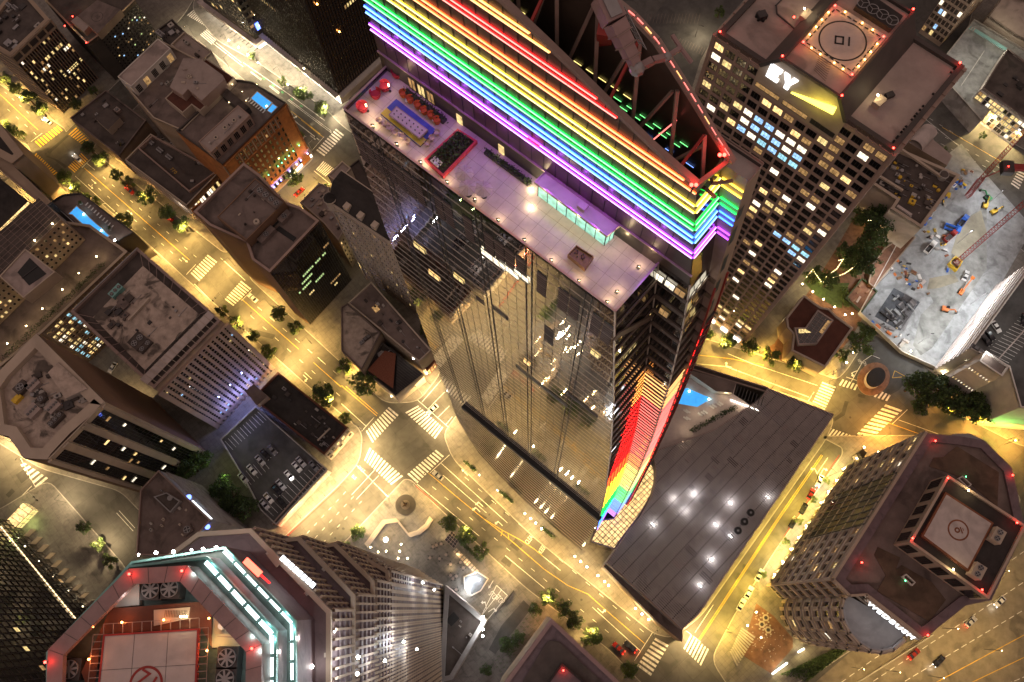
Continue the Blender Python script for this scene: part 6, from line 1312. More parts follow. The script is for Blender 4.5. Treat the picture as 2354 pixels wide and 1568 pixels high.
mb=MB();mb.prism(pp_,zb-1,zp_-.9,'stone_strip','roof_black');mb.ring(pp_,.7,zp_-1.2,zp_,'stone_strip');mb.build('penthouse',b.root)
for i in(2,3):
 a,c=pp_[i],pp_[(i+1)%4];dd_=(c-a).normalized();nn2=Vector((dd_.y,-dd_.x));nn2=-nn2 if nn2.dot(centroid(pp_)-(a+c)/2)>0 else nn2
 for k in range(5):w=lerp(a,c,(k+.5)/5)+nn2*.1;b.window((w.x,w.y,zb+4.2),nn2,(c-a).length/5*.62,7,'win_dark','metal_dark',4)
b.flush();hq=PP(9,[(1812,255),(2145,470),(1970,805),(1645,560)],zp_+.4);mb=MB();mb.prism(hq,zp_-1,zp_+.4,'roof_red','rust');mb.quad([(w.x,w.y,zp_+.42)for w in inset([V2(w)for w in hq],.55)],'roof_white');cc=P(9,1900,519,zp_+.45);mb.annulus(cc,2.5,2.95,zp_+.44,'rust');mb.annulus(V2(cc)+Vector((-.3,0)),.35,.8,zp_+.44,'rust',20);mb.build('helipad',b.root)
mb=MB();w=P(9,1921,520,zp_+.46);ud=V2(P(9,1928,540,zp_)-P(9,1915,505,zp_)).normalized();mb.bar((*(V2(w)-ud*.9),zp_+.45),(*(V2(w)+ud*.9),zp_+.45),.35,.03,'rust');w=P(9,1933,514,zp_+.46);mb.bar((*(V2(w)-ud*.4),zp_+.45),(*(V2(w)+ud*.4),zp_+.45),.2,.03,'rust');mb.build('helipad_number',b.root)
for q_,zz in(((1828,160),zp_),((1585,575),zp_),((2305,468),zp_),((2065,930),zp_),((1235,742),zb),((1690,1243),zb),((2275,140),zb)):beacon(b.root,9,*q_,zz,80,r=.28)
w=P('h',787,762,zb);beacon(b.root,'h',787,762,zb,80,r=.28)
for q_,zz in(((1970,245),zp_),((1865,790),zp_)):w=P(9,*q_,zz+.8);mb=MB();mb.ball(w,.25,'lamp_warm');mb.build('roof_lamp',b.root);light(b.root,(w.x,w.y,w.z+.5),180,(1,.75,.35))
for q_,c_ in(((1953,150),'lamp_green'),((1535,868),'lamp_green')):w=P(9,*q_,zb+.2);mb=MB();mb.ball(w,.16,c_);mb.build('roof_lamp',b.root)
for pts in([(1320,690),(1345,635),(1500,710),(1470,790),(1510,760),(1720,880),(1815,1000),(1700,1150),(1340,940),(1400,830)],[(1700,80),(1730,20),(1800,15),(1890,-60),(2180,120),(2170,360),(1960,180),(1850,130)]):mb=MB();mb.prism([V2(w)for w in PP(9,pts,zb-.8)],zb-1,zb-.8,'roof_dark','roof_brown2');mb.build('roof_patch',b.root)
for q_ in((1945,185),(1560,860)):w=P(9,*q_,zb);mb=MB();mb.ring([V2(v)for v in PP(9,[(q_[0]-50,q_[1]-20),(q_[0]-20,q_[1]-40),(q_[0]+45,q_[1]+20),(q_[0]+20,q_[1]+45)],zb)],.3,zb-1,zb+.3,'white_wall');mb.build('roof_curb',b.root)
for q_ in((2175,555),(2040,800)):hvac(b,b.root,P(9,*q_,zp_+2),V2(pp_[1]-pp_[2]),4,3,zp_-.9,3.2,2,'tan_pale')
mb=MB();mb.prism([V2(w)for w in PP('h',[(800,765),(850,740),(910,715),(1000,715),(1080,750),(1120,800),(1040,800),(940,740),(880,820)],zb-16)],0,zb-16,'slab_grey','grey_wall');mb.build('rear_round_wing',b.root)
for q_ in((1105,98),(1058,175),(1005,252),(952,330),(850,490),(797,570),(745,650),(688,735),(632,825)):pass
zp=22.0
pod=T('louvre_podium','broad podium with a dark slatted roof and curved edge beside the mirror tower','podium',(P(9,300,300,0).x,P(9,300,300,0).y,0))
curve=[('w',2230,-20),('w',1700,330),('w',1100,545),('w',1045,640),('w',1065,780),('w',1055,920),('w',1010,1080),('w',900,1280),('w',780,1420),(8,1832,742)]
ed=[V2(P(*t_[:1],t_[1],t_[2],zp))for t_ in curve]+[V2(P(9,-5,1200,zp)),V2(P(9,105,1100,zp)),V2(P(6,1040,1290,zp)),V2(P(6,590,1112,zp))]
mb=MB();mb.prism(ed,0,zp-2.6,'grey_wall','concrete');mb.build('wall',pod)
sdir=V2(P(9,105,1100,zp)-P(6,1040,1290,zp)).normalized();fdir=Vector((-sdir.y,sdir.x))
ldir=V2(P('w',2300,1000,zp)-P('w',1300,610,zp)).normalized()
def clipline(o,dr,pg):
 ts=[]
 for i in range(len(pg)):
  a,c=pg[i],pg[(i+1)%len(pg)];e=c-a;den=dr.x*e.y-dr.y*e.x
  if abs(den)<1e-9:continue
  t=((a.x-o.x)*e.y-(a.y-o.y)*e.x)/den;u_=((a.x-o.x)*dr.y-(a.y-o.y)*dr.x)/den
  if 0<=u_<1:ts.append(t)
 ts.sort();return list(zip(ts[::2],ts[1::2]))
ldir=V2(P('w',1950,790,zp)-P('w',1620,520,zp)).normalized();lper=Vector((-ldir.y,ldir.x));oc=centroid(ed)
a0=V2(P(9,700,560,zp));a1=V2(P(9,500,500,zp));ldir=V2(P(9,640,700,zp)-P(9,150,230,zp)).normalized();ldir=V2(P(6,1000,1290,zp)-P(6,560,1130,zp)).normalized()if False else ldir
lper=Vector((-ldir.y,ldir.x));ex=[v.dot(lper)for v in ed];mb=MB();s=min(ex)+.3
while s<max(ex):
 for t0_,t1_ in clipline(lper*s,ldir,ed):
  if t1_-t0_>.5:a,c=lper*s+ldir*(t0_-.3),lper*s+ldir*(t1_+.3);mb.bar((*a,zp),(*c,zp),.26,.34,'louver')
 s+=.72
mb.build('roof_slats',pod)
mb=MB();ey_=[v.dot(ldir)for v in ed];s=min(ey_)+3
while s<max(ey_):
 for t0_,t1_ in clipline(ldir*s,lper,ed):a,c=ldir*s+lper*t0_,ldir*s+lper*t1_;mb.bar((*a,zp-.45),(*c,zp-.45),.35,.4,'black')
 s+=4.4
mb.build('roof_beam',pod)
mb=MB();rr=random.Random(12);xs=[v.x for v in ed];ys=[v.y for v in ed];k=0
while k<46:
 w=Vector((rr.uniform(min(xs),max(xs)),rr.uniform(min(ys),max(ys))))
 if not inside(w,inset(ed,3)):continue
 hh=rr.uniform(.2,1.1);mb.box(w,ldir,rr.uniform(1.5,5),rr.uniform(1,2.6),zp-2.2,zp-2.2+hh,rr.choice(['metal_grey','concrete','roof_pale','metal_dark','grey_wall']));k+=1
mb.build('roof_equipment',pod)
for c_,q_,pw in((9,(80,270),900),(9,(330,330),700),(9,(230,480),700),(9,(200,720),700),(9,(120,900),500),(9,(590,290),350),(8,(2290,300),450),(8,(2150,480),450),(9,(20,380),600),(9,(330,560),300)):
 w=P(c_,*q_,zp-.7);mb=MB();mb.bar(Vector((*(V2(w)-ldir*.6),zp-1.3)),Vector((*(V2(w)+ldir*.6),zp-1.3)),.15,.1,'lamp_white');mb.build('work_light',pod);light(pod,(w.x,w.y,zp+1.5),pw*.8,(.92,.93,1),radius=2.0)
mb=MB();[mb.bar((*a,zp-1),(*c,zp-1),.5,2.2,'metal_tan')for a,c in zip(ed,ed[1:]+ed[:1])];mb.build('roof_edge',pod)
for q_ in((470,398),(427,460),(382,522)):w=P(9,*q_,zp+.6);mb=MB();mb.cyl(w,1.35,zp-1,zp+.5,'metal_dark',20);mb.disc(w,1.2,zp+.51,'black');mb.cyl(w,.4,zp+.5,zp+.7,'metal_grey',10);mb.build('exhaust_drum',pod)
lip=[V2(w)for w in PP(8,[(1832,742),(2120,930),(2352,1150),(2352,1290),(2200,1170),(1810,770)],14)];mb=MB();mb.prism(lip,0,14,'tan_wall','roof_brown');mb.build('front_ledge',pod)
za=15.0;emi('atrium_lit',(1,.66,.26),1.0,.6)
at=[P('w',*q_,za)for q_ in((440,1330),(590,1310),(840,960),(1000,700),(1035,760),(1040,900),(1000,1050),(880,1260),(680,1520),(600,1640),(340,1560))]
t=T('lit_atrium','curved glass atrium roof glowing gold through a dark square grid, between tower and podium','atrium',(at[4].x,at[4].y,0));mb=MB();mb.prism([V2(w)for w in at],0,za,'bronze_glass','atrium_lit');mb.build('glass_roof',t)
apg=[V2(w)for w in at];mb=MB()
for dr in(ldir,lper):
 pr2=Vector((-dr.y,dr.x));ex=[v.dot(pr2)for v in apg];s=min(ex)+.8
 while s<max(ex):
  for t0_,t1_ in clipline(pr2*s,dr,apg):a,c=pr2*s+dr*t0_,pr2*s+dr*t1_;mb.bar((*a,za+.1),(*c,za+.1),.2,.2,'black')
  s+=1.55
mb.build('roof_grid',t);mb=MB();o3_=[(w.x,w.y,za+.25)for w in at];[mb.bar(a,c,.5,.5,'metal_tan')for a,c in zip(o3_,o3_[1:]+o3_[:1])];mb.build('rim',t);light(t,tuple(P('w',640,1330,za+5)),260,(.45,.1,1))
zt=19.0
tp=[V2(w)for w in PP(6,[(30,1030),(120,1040),(370,1075),(350,1150),(470,1230),(540,1265),(400,1330),(200,1400),(50,1470),(-140,1560),(-300,1500),(-200,1200)],zt)]
t=T('pool_terrace','pale paved roof terrace with a kite-shaped lit pool behind the mirror tower','terrace',(tp[0].x,tp[0].y,0));mb=MB();mb.prism(tp,0,zt,'tan_wall','tower_floor');mb.build('deck',t)
pool(t,PP(6,[(-60,1130),(30,1108),(198,1180),(100,1238),(-60,1210)],zt+.1),zt+.1,[P(6,45,1130,zt),P(6,180,1185,zt)],pw=110)
mb=MB();mb.prism([V2(w)for w in PP(6,[(40,1000),(60,985),(370,1070),(345,1140),(230,1130)],zt+4)],zt,zt+4,'tan_pale','roof_brown');mb.build('cabana_roof',t);mb=MB();[mb.bar(P(6,360+k*22,1085+k*9,zt+3.8),P(6,340+k*22,1150+k*9,zt+3.8),.25,.3,'metal_dark')for k in range(10)];mb.build('pergola',t)
mb=MB();mb.bar(P(6,330,1190,zt+.4),P(6,540,1268,zt+.4),.3,.3,'strip_white');mb.build('light_strip',t)
for q_,pw in(((300,1150),160),((420,1230),160),((100,1270),120),((30,1380),120),((200,1260),120),((0,1480),160)):light(t,tuple(P(6,*q_,zt+3)),pw,(1,.8,.5))
mb=MB();rr=random.Random(6)
for k in range(700):w=lerp(P(6,60,1405,zt),P(6,360,1240,zt),rr.random());leaf(mb,(w.x+rr.uniform(-1.1,1.1),w.y+rr.uniform(-.8,.8),zt+rr.uniform(.1,1.4)),rr.uniform(.15,.4),rr,'leaf_dark')
mb.build('hedge',t)
for i,q_ in enumerate(((200,1240),(218,1232),(248,1222),(262,1214),(120,1290),(138,1282),(155,1275),(20,1270),(35,1270),(20,1318),(38,1318))):
 w=P(6,*q_,zt);o=bpy.data.objects.new('sun_lounger',lo);COL.objects.link(o);o.location=w;o.rotation_euler=(0,0,-.6);o.scale=(1.3,1.3,1.3);tag(o,'sun lounger on the terrace beside the kite-shaped pool','sun lounger','loungers at the kite-shaped pool')
z=12
b=Bldg('street_arcade','long slim slatted arcade roof along the street behind the kite-shaped pool',PP(6,[(60,935),(600,1105),(590,1140),(50,975)],17),17,'dark_wall','roof_dark',par='metal_tan')
z=13.0;ov=PP(6,[(835,462),(948,545),(1012,558),(1062,610),(1178,692),(985,968),(748,850),(762,738),(720,690),(712,622)],z)
b=Bldg('skylight_pavilion','dark brown flat pavilion with an angular lit glass skylight in the plaza',ov,z,'tan_pale','roof_red',ph=.6,pw=.8,par='tan_pale')
sk=PP(6,[(930,568),(1040,640),(925,805),(795,812),(768,690),(845,690)],z+.8);mb=MB();mb.prism(sk,z-.6,z+.6,'tan_pale','win_grey');mb.ring([V2(w)for w in sk],.6,z+.5,z+1.0,'roof_pale');mb.build('skylight',b.root);mb=MB();spg=[V2(w)for w in sk];dr=V2(sk[1]-sk[0]).normalized()
for dr in(dr,Vector((-dr.y,dr.x))):
 pr2=Vector((-dr.y,dr.x));ex=[v.dot(pr2)for v in spg];s=min(ex)+1
 while s<max(ex):
  for t0_,t1_ in clipline(pr2*s,dr,spg):a,c=pr2*s+dr*t0_,pr2*s+dr*t1_;mb.bar((*a,z+.7),(*c,z+.7),.12,.12,'roof_pale')
  s+=1.7
mb.build('skylight_bars',b.root);mb=MB();mb.prism(PP(6,[(800,700),(845,700),(885,725),(800,730)],z+.65),z+.55,z+.68,'lit_yel','lit_yel');mb.prism(PP(6,[(1000,640),(1025,650),(960,740),(940,720)],z+.65),z+.55,z+.68,'win_grey','lit_dim');mb.build('lit_pane',b.root)
p,q,n=facing(b,9);light(b.root,tuple(P(6,690,640,6)),260,(1,.8,.45))
z=22.0
b=Bldg('mall_block','dark-roofed low mall block cluttered with machines behind cream parapets, by the building site',PP('f',[(560,262),(945,430),(700,765),(505,640),(540,585),(378,478),(425,425)],z),z,'beige','roof_dark',ph=1.6,pw=1.2,par='tan_pale');clutter(b.root,b.pts,b.zr,55,rz,(.8,2.6),('roof_dark','metal_dark','metal_grey','concrete','yellow_mach'));mb=MB();w=P('f',838,432,z);mb.cyl(w,1.9,b.zr,z+.8,'concrete',20);mb.disc(w,1.6,z+.81,'roof_dark');mb.build('vent_drum',b.root)
mb=MB();mb.bar(P('f',420,430,z+.3),P('f',580,530,z+.3),.9,1.0,'tan_pale');mb.bar(P('f',545,625,z+.3),P('f',635,685,z+.3),.9,1.0,'roof_white');mb.bar(P('f',560,262,z+.3),P('f',820,440,z+.3),.9,1.0,'tan_pale');mb.build('roof_wall',b.root)
mb=MB();mb.prism(PP('f',[(600,215),(680,130),(895,310),(860,370),(740,300)],15),0,15,'tan_wall','roof_pale');mb.build('entrance_roof',b.root);v0,v1=P('f',655,250,15),P('f',750,150,15);d_=V2(v1-v0).normalized();n_=Vector((-d_.y,d_.x));mb=MB();r_=3.4;vs=[]
for e in(v0,v1):
 for k in range(11):a=PI*k/10;vs.append((e.x+n_.x*r_*math.cos(a),e.y+n_.y*r_*math.cos(a),15+r_*math.sin(a)))
mb.add(vs,[[k,k+1,12+k,11+k]for k in range(10)],'roof_white');mb.build('barrel_vault',b.root)
mb=MB();w=P('f',405,590,.2);mb.cyl(w,4.2,.1,1.2,'leaf_dark',20);mb.disc(w,3.4,1.25,'roof_pale');[mb.bar((w.x-3.2,w.y+k*.9,1.3),(w.x+3.2,w.y+k*.9,1.3),.12,.06,'roof_dark')for k in range(-3,4)];tag(mb.build('round_grille'),'round latticed fountain grille in a hedge ring at the foot of the grid office tower','fountain')
z=5.0
b=Bldg('sunken_lounge','small dark court with glowing benches and a hedge between garden and building site',PP('g',[(455,535),(560,405),(660,490),(560,625)],2),2,'dark_wall','brick_pave',ph=.8,par='leaf_dark',cat='terrace')
for q_ in((545,490),(600,490),(515,545),(555,450)):w=P('g',*q_,2);mb=MB();mb.box(w,(1,.8),2.4,.7,b.zr,b.zr+.5,'wood');mb.build('bench',b.root);light(b.root,(w.x,w.y,w.z+1.5),45,(1,.55,.2))
w=P('g',540,540,2);mb=MB();mb.box(w,(.6,.8),3,.8,b.zr,b.zr+.6,'roof_white');mb.build('counter',b.root)
b=Bldg('court_terrace','brown raised court with a long ramp beside the mall block',PP('g',[(700,220),(850,110),(900,150),(640,470),(600,440),(620,330)],3),3,'brown_wall','brick_pave',ph=.6,par='tan_wall',cat='terrace');light(b.root,tuple(P('g',660,300,6)),120,(1,.6,.25))
pit=PP(0,[(2140,385),(2210,330),(2240,370),(2354,500),(2354,560),(2285,680),(2170,855),(2060,800),(1972,725),(2050,590)],.2)
mb=MB();mb.quad(pit,'slab_grey');struct(mb.build('site_ground'))
mb=MB();mb.quad(PP('g',[(1180,60),(1345,-60),(1345,350),(1000,850),(930,896),(880,830),(930,640),(1010,560),(960,450),(1110,400),(1130,220)],.24),'dirt_grey');struct(mb.build('site_earth'));mb=MB();mb.quad(PP('g',[(1190,50),(1310,-20),(1345,120),(1170,280),(1120,250)],.27),'dirt');mb.quad(PP('g',[(985,410),(1140,380),(1170,430),(1050,470),(970,480)],.27),'dirt');struct(mb.build('site_earth'))
t=T('foundation_pit','dark square foundation pit with reinforcing frames in the floodlit building site','foundation',tuple(P('g',790,600,.2)));mb=MB();mb.prism(PP('g',[(760,470),(925,560),(800,740),(640,650)],.3),.2,.3,'pit_dark','pit_dark');mb.build('pit_floor',t);mb=MB();rr=random.Random(15)
for k in range(34):w=lerp(lerp(P('g',760,490,.3),P('g',900,570,.3),rr.random()),lerp(P('g',670,640,.3),P('g',800,710,.3),rr.random()),rr.random());mb.box(w,(1,rr.choice([.8,-1.2])),rr.uniform(.8,4),rr.uniform(.3,1.2),.3,rr.uniform(.5,1.6),rr.choice(['pit_dark','slab_grey','metal_grey','metal_dark']))
mb.build('formwork',t);mb=MB();w0,w1=P('g',740,470,.6),P('g',650,640,.6);
for k in range(30):a=lerp(P('g',830,500,.6),P('g',910,545,.6),k/29);c=lerp(P('g',760,700,.6),P('g',830,745,.6),k/29);mb.bar(a,c,.06,.06,'metal_grey')
mb.build('rebar_mat',t)
mb=MB();rr=random.Random(16);cols=['concrete','metal_grey','wood','white_plastic','orange_paint','blue_paint','roof_white','tile_red','metal_dark','yellow_mach']
n_=0
for k in range(120):
 c_=rr.choice([('f',(700,690),(1000,420),60),('g',(960,60),(1180,400),90),('g',(780,330),(940,470),60),('g',(560,640),(860,800),40)]);w=lerp(P(c_[0],*c_[1],.2),P(c_[0],*c_[2],.2),rr.random());w=Vector((w.x+rr.uniform(-3.2,3.2),w.y+rr.uniform(-3.2,3.2)))
 if not inside(w,[V2(v)for v in pit]):continue
 m1=MB();d_=(rr.uniform(-1,1),rr.uniform(-1,1));m_=rr.choice(cols);l_=rr.uniform(.6,2.6);
 if rr.random()<.5:
  for q in range(rr.randint(2,4)):m1.box(w,d_,l_,l_*.5,.2+q*.25,.38+q*.25,m_)
 else:m1.box(w,d_,l_,l_*rr.uniform(.3,.8),.2,.2+rr.uniform(.3,1.2),m_);m1.box(w,d_,l_*.6,l_*.2,.2,1.1,rr.choice(cols))
 o=m1.build('material_stack');tag(o,'stack of building materials on the floodlit building site','material stack','stacks of materials on the building site')
def digger(c,q,m,rot,label,arm=True):
 w=P(c,*q,.25);m1=MB();m1.box((0,.8),(1,0),2.8,.55,0,.7,'rubber');m1.box((0,-.8),(1,0),2.8,.55,0,.7,'rubber');m2=MB();m2.box((-.3,0),(1,0),2.4,1.8,.7,1.7,m);m2.box((.4,.5),(1,0),1.1,.8,1.7,2.4,'car_glass');m3=MB();m3.bar((.8,-.2,1.4),(2.8,-.2,2.8),.35,.45,m);m3.bar((2.8,-.2,2.8),(4.2,-.2,1.2),.28,.35,m);m4=MB();m4.box((4.3,-.2),(1,0),.8,.9,.4,1.2,'metal_dark')
 return thing([('tracks',m1),('cab',m2),('boom',m3),('bucket',m4)],'excavator',label,'excavator',w,rot=rot)
digger('f',(1095,625),'yellow_mach',1.2,'yellow excavator nearest the green machine on the building site');digger('f',(1150,665),'yellow_mach',.5,'yellow excavator farther along the haul road');digger('f',(1110,580),'green_paint',2.2,'green machine beside the yellow excavators');digger('g',(1080,608),'orange_paint',-.3,'orange excavator on the grey earth by the site wall')
def lift(c,q,q2,label):
 w=P(c,*q,.25);e=P(c,*q2,.25)-w;rot=math.atan2(e.y,e.x);m1=MB();m1.box((0,0),(1,0),2.6,1.6,.3,1.2,'orange_paint');m1.box((0,.8),(1,0),2.4,.3,0,.8,'rubber');m1.box((0,-.8),(1,0),2.4,.3,0,.8,'rubber');m2=MB();m2.bar((-.5,0,1.4),(e.length,0,2.4),.4,.4,'orange_paint');m3=MB();m3.box((e.length+.4,0),(1,0),.9,1.4,2,3,'orange_paint');return thing([('chassis',m1),('boom',m2),('basket',m3)],'boom_lift',label,'boom lift',w,rot=rot)
lift('g',(1180,500),(1235,425),'orange boom lift with a long arm on the grey site earth')
def lorry(c,q,q2,m,label):
 w=P(c,*q,.25);e=P(c,*q2,.25)-w;rot=math.atan2(e.y,e.x);m1=MB();m1.ring([(-3,-1.1),(1.6,-1.1),(1.6,1.1),(-3,1.1)],.15,.8,2.2,m);m1.box((-.7,0),(1,0),4.6,2.2,.7,.85,'metal_dark');m2=MB();m2.box((2.6,0),(1,0),1.6,2.1,.5,2.4,m);m2.box((3.3,0),(1,0),.15,1.8,1.5,2.2,'car_glass');m3=MB();[m3.tube((x,y-.15,.5),(x,y+.15,.5),.5,'rubber',12)for x in(-2,-1,2.4)for y in(-1,1)];return thing([('body',m1),('cab',m2),('wheel_set',m3)],'dump_truck',label,'truck',w,rot=rot)
lorry('f',(947,735),(970,705),'blue_paint','blue open skip truck on the building site');lorry('f',(880,775),(920,790),'blue_paint','blue truck beside the red machine on the building site');lorry('f',(868,828),(900,800),'steel_red','red truck behind the blue one on the building site');lorry('g',(978,225),(1000,200),'white_plastic','white and red truck in the shored corner of the building site')
w=P('g',1208,397,.25)
def lattice(mb,a,c,w_,m,n_,up=Vector((0,0,1))):
 a,c=Vector(a),Vector(c);d_=(c-a).normalized();x=d_.cross(up);x=Vector((1,0,0))if x.length<.01 else x.normalized();y=x.cross(d_);cs=[x*w_/2*i+y*w_/2*j for i,j in((-1,-1),(1,-1),(1,1),(-1,1))]
 for o in cs:mb.bar(a+o,c+o,.16,.16,m)
 for k in range(n_):
  p_,q_=lerp(a,c,k/n_),lerp(a,c,(k+1)/n_)
  for i in range(4):mb.bar(p_+cs[i],q_+cs[(i+1)%4],.09,.09,m);mb.bar(p_+cs[i],p_+cs[(i+1)%4],.09,.09,m)
t=T('tower_crane','red lattice crane lying across the right side of the building site','crane',tuple(P(6,1885,245,.2)));mb=MB();lattice(mb,P(6,1880,248,2),P('f',1350,605,34),1.7,'steel_red',26);mb.build('jib',t);mb=MB();mb.ring([V2(v)for v in PP(6,[(1835,245),(1880,195),(1930,235),(1890,300)],2)],.4,.2,2.2,'yellow_mach');mb.box(P(6,1885,250,0),(1,.7),2.6,2.6,.2,1.5,'concrete');mb.build('base',t)
t=T('tower_crane','dark red tower crane with tall mast and counter-jib on the street side of the site','crane',tuple(P('f',1005,545,.2)));mb=MB();lattice(mb,P('f',990,565,.2),P('f',1075,455,26),1.8,'steel_red',12);mb.build('mast',t);mb=MB();lattice(mb,P('f',1070,460,26),P('f',1360,140,40),1.5,'steel_red',22);mb.build('jib',t);mb=MB();mb.box(P('f',1240,385,48),(1,-.1),4,5,46.5,49,'metal_dark');mb.bar(P('f',1240,385,48),P('f',1400,385,48),2.2,1.5,'steel_red');mb.bar(P('f',1075,455,26),P('f',1240,385,46),.3,.3,'steel_red');mb.ball(P('f',1248,376,49.4),.22,'lamp_red');mb.build('counter_jib',t)
mb=MB();fp_=PP(0,[(2150,400),(2060,560),(1972,722),(2068,812),(2172,860)],0);[mb.bar(a+Vector((0,0,1.4)),c+Vector((0,0,1.4)),.25,2.6,'white_wall')for a,c in zip(fp_,fp_[1:])];tag(mb.build('site_hoarding'),'white hoarding round the floodlit building site','fence')
for i,(q_,lb)in enumerate((((2105,470),'site floodlight mast by the hoarding near the mall block'),((2020,650),'site floodlight mast by the hoarding near the garden court'),((2110,790),'site floodlight mast at the lower corner of the site'),((2200,560),'site floodlight mast in the middle of the site'),((2230,700),'site floodlight mast below the white garage wall'),((2270,470),'site floodlight mast near the crane base'))):
 w=P(0,*q_,0);m1=MB();m1.cyl((0,0),.1,0,13,'metal_grey',6);m1.box((0,0),(1,0),1.2,.2,12.6,13,'metal_dark');tt=thing([('mast',m1)],'floodlight_mast',lb,'floodlight',w,'site floodlight masts');light(tt,(w.x,w.y,12.4),6500,(.93,.97,1),'SPOT',.4,2.7)
zg=30.0;g0=[V2(w)for w in PP(6,[(1985,835),(2440,210),(3100,700),(2900,1300),(2330,1240),(2250,960)],zg)]
b=Bldg('car_park','white floodlit car park with slotted wall facing the site and cars on its roof',g0,zg,'white_wall','asphalt_dark',ph=1.0,pw=.5,par='white_wall')
p,q,n=facing(b,0);L=(q-p).length;d=(q-p)/L;mb=MB();mo=MB()
for k in range(9):mb.box((p+q)/2+n*.2,d,L,.4,2+k*3.2,3.2+k*3.2,'roof_white')
for k in range(8):
 for j in range(int(L/2.2)):w=p+d*(j*2.2+1)+n*.05;mo.box(w,d,.8,.12,3.9+k*3.2,4.4+k*3.2,'lit_white' if rz.random()<.6 else 'win_dark')
mb.build('wall_bands',b.root);mo.build('wall_slots',b.root,kind='stuff')
for t_ in(.08,.22,.36,.5,.64,.78,.92):w=lerp(p,q,t_)+n*4;light(b.root,(w.x,w.y,16),2400,(.95,.98,1))
mb=MB();A_,B_=P(6,2130,960,zg-.98),P(6,2352,560,zg-.98)
for row,(a0,a1,e)in enumerate((((2060,760),(2330,380),(-60,-45)),((2180,900),(2420,620),(70,35)),((2190,900),(2430,640),(-90,-40)))):
 for k in range(14):w=lerp(P(6,*a0,zg-.98),P(6,*a1,zg-.98),k/13);v=P(6,a0[0]+e[0],a0[1]+e[1],zg-.98)-P(6,*a0,zg-.98);mb.bar(w,w+v,.14,.01,'white_paint')
mb.bar(P(6,2180,905,zg-.97),P(6,2400,660,zg-.97),.4,.02,'roof_white');mb.build('bay_lines',b.root)
for q_ in((2250,640),(2330,850),(2110,880),(2360,420)):light(b.root,tuple(P(6,*q_,zg+7)),480,(.95,.97,.92))
z=36.0
b=Bldg('stair_tower','white brown-roofed stair tower with two rows of small lit windows at the car park',PP(6,[(2090,848),(2252,955),(2205,1028),(2045,920)],z),z,'roof_white','roof_brown',par='white_wall');p,q,n=facing(b,2);b.facade(p,q,n,10,34,8,2,.35,.12,'lit_white',['lit_yel','lit_white'],.9,'white_wall',1,rz);p,q,n=facing(b,3);b.flush();light(b.root,tuple(P(6,1960,920,20)),500,(1,.88,.6));light(b.root,tuple(P(6,1900,1000,8)),200,(1,.85,.6))
b=Bldg('garage_entry','low lit car park entrance canopy with slatted roof beside the stair tower',PP('h',[(1200,365),(1355,480),(1300,530),(1130,400)],9),9,'white_wall','roof_white');mb=MB();[mb.bar(P('h',1130+k*24,395+k*18,9.2),P('h',1200+k*22,360+k*17,9.2),.3,.3,'metal_grey')for k in range(8)];mb.build('roof_slats',b.root);[light(b.root,tuple(P('h',*q_,5)),330,(1,.95,.8))for q_ in((1160,470),(1240,540))]
z=95
b=Bldg('corner_glass_tower','pale office tower with wide glass bays at the upper right behind the grid office tower',[V2(P(3,1625,225,0)),V2(P(3,1768,322,0)),V2(P(3,2060,20,0)),V2(P(3,1950,-160,0))],z,'stone_strip','roof_dark');
for i in(0,1):p,q,n=facing(b,i);b.facade(p,q,n,2,z-2,6 if i==0 else 12,22,.8,.72,'win_dark',['lit_yel','lit_white','lit_blue','lit_dim','win_grey'],.25,'stone_strip',3,rz)
b.flush()
z=ZV((3,2070,612),(3,1945,770));b=Bldg('lit_hall','dark-roofed hall with a tall brightly lit glass front on the street at the right edge',PP(3,[(2068,605),(2420,860),(2600,600),(2240,330)],z),z,'white_wall','roof_dark',par='roof_brown');p,q,n=facing(b,0);mb=MB();b.piers(mb,p,q,n,0,z-.5,7,.5,.5,'roof_white');mb.build('pier',b.root);b.facade(p,q,n,1,z-2,14,5,.9,.85,'lit_yel',['lit_yel','lit_white','lit_warm','win_grey','win_dark','lit_dim'],.85,'metal_dark',2,rz);b.flush();clutter(b.root,b.pts,b.zr,8,rz,(1,3),('metal_dark','roof_black'));[light(b.root,tuple(P(3,*q_,5)),420,(1,.92,.7))for q_ in((1960,800),(2100,890),(2240,980))]
z=10.0
b=Bldg('open_deck','pale lit open parking deck with stepped glass roof lights at the upper right edge',PP(3,[(1740,470),(2010,130),(2500,420),(2140,740),(2060,830)],z),z,'concrete','slab_grey');[light(b.root,tuple(P(3,*q_,z+7)),650,(1,.96,.78))for q_ in((2000,350),(2050,550),(1900,480),(2200,330))];mb=MB();[mb.bar(P(3,1980+k*8,190+k*4,z+2+k*.3),P(3,2230+k*10,350+k*4,z+2+k*.3),1.4,.4,'roof_white' if k%2 else 'teal_glass')for k in range(5)];mb.bar(P(3,1920,590,z+.02),P(3,2080,350,z+.02),.2,.02,'white_paint');mb.build('roof_lights',b.root)
z=14
b=Bldg('upper_deck','beige lit parking roof in the upper right corner',PP(3,[(2110,110),(2230,-60),(2600,100),(2480,330),(2300,240)],z),z,'beige','roof_pale',par='roof_brown');[light(b.root,tuple(P(3,*q_,z+7)),650,(1,.93,.6))for q_ in((2250,80),(2340,200))]
mb=MB();mb.quad([(v.x,v.y,.16)for v in PP(3,[(-50,-80),(600,-200),(250,190),(120,420),(60,620),(-200,700),(-350,300)],.16)],'asphalt_dark');o=mb.build('parking_lot');struct(o)
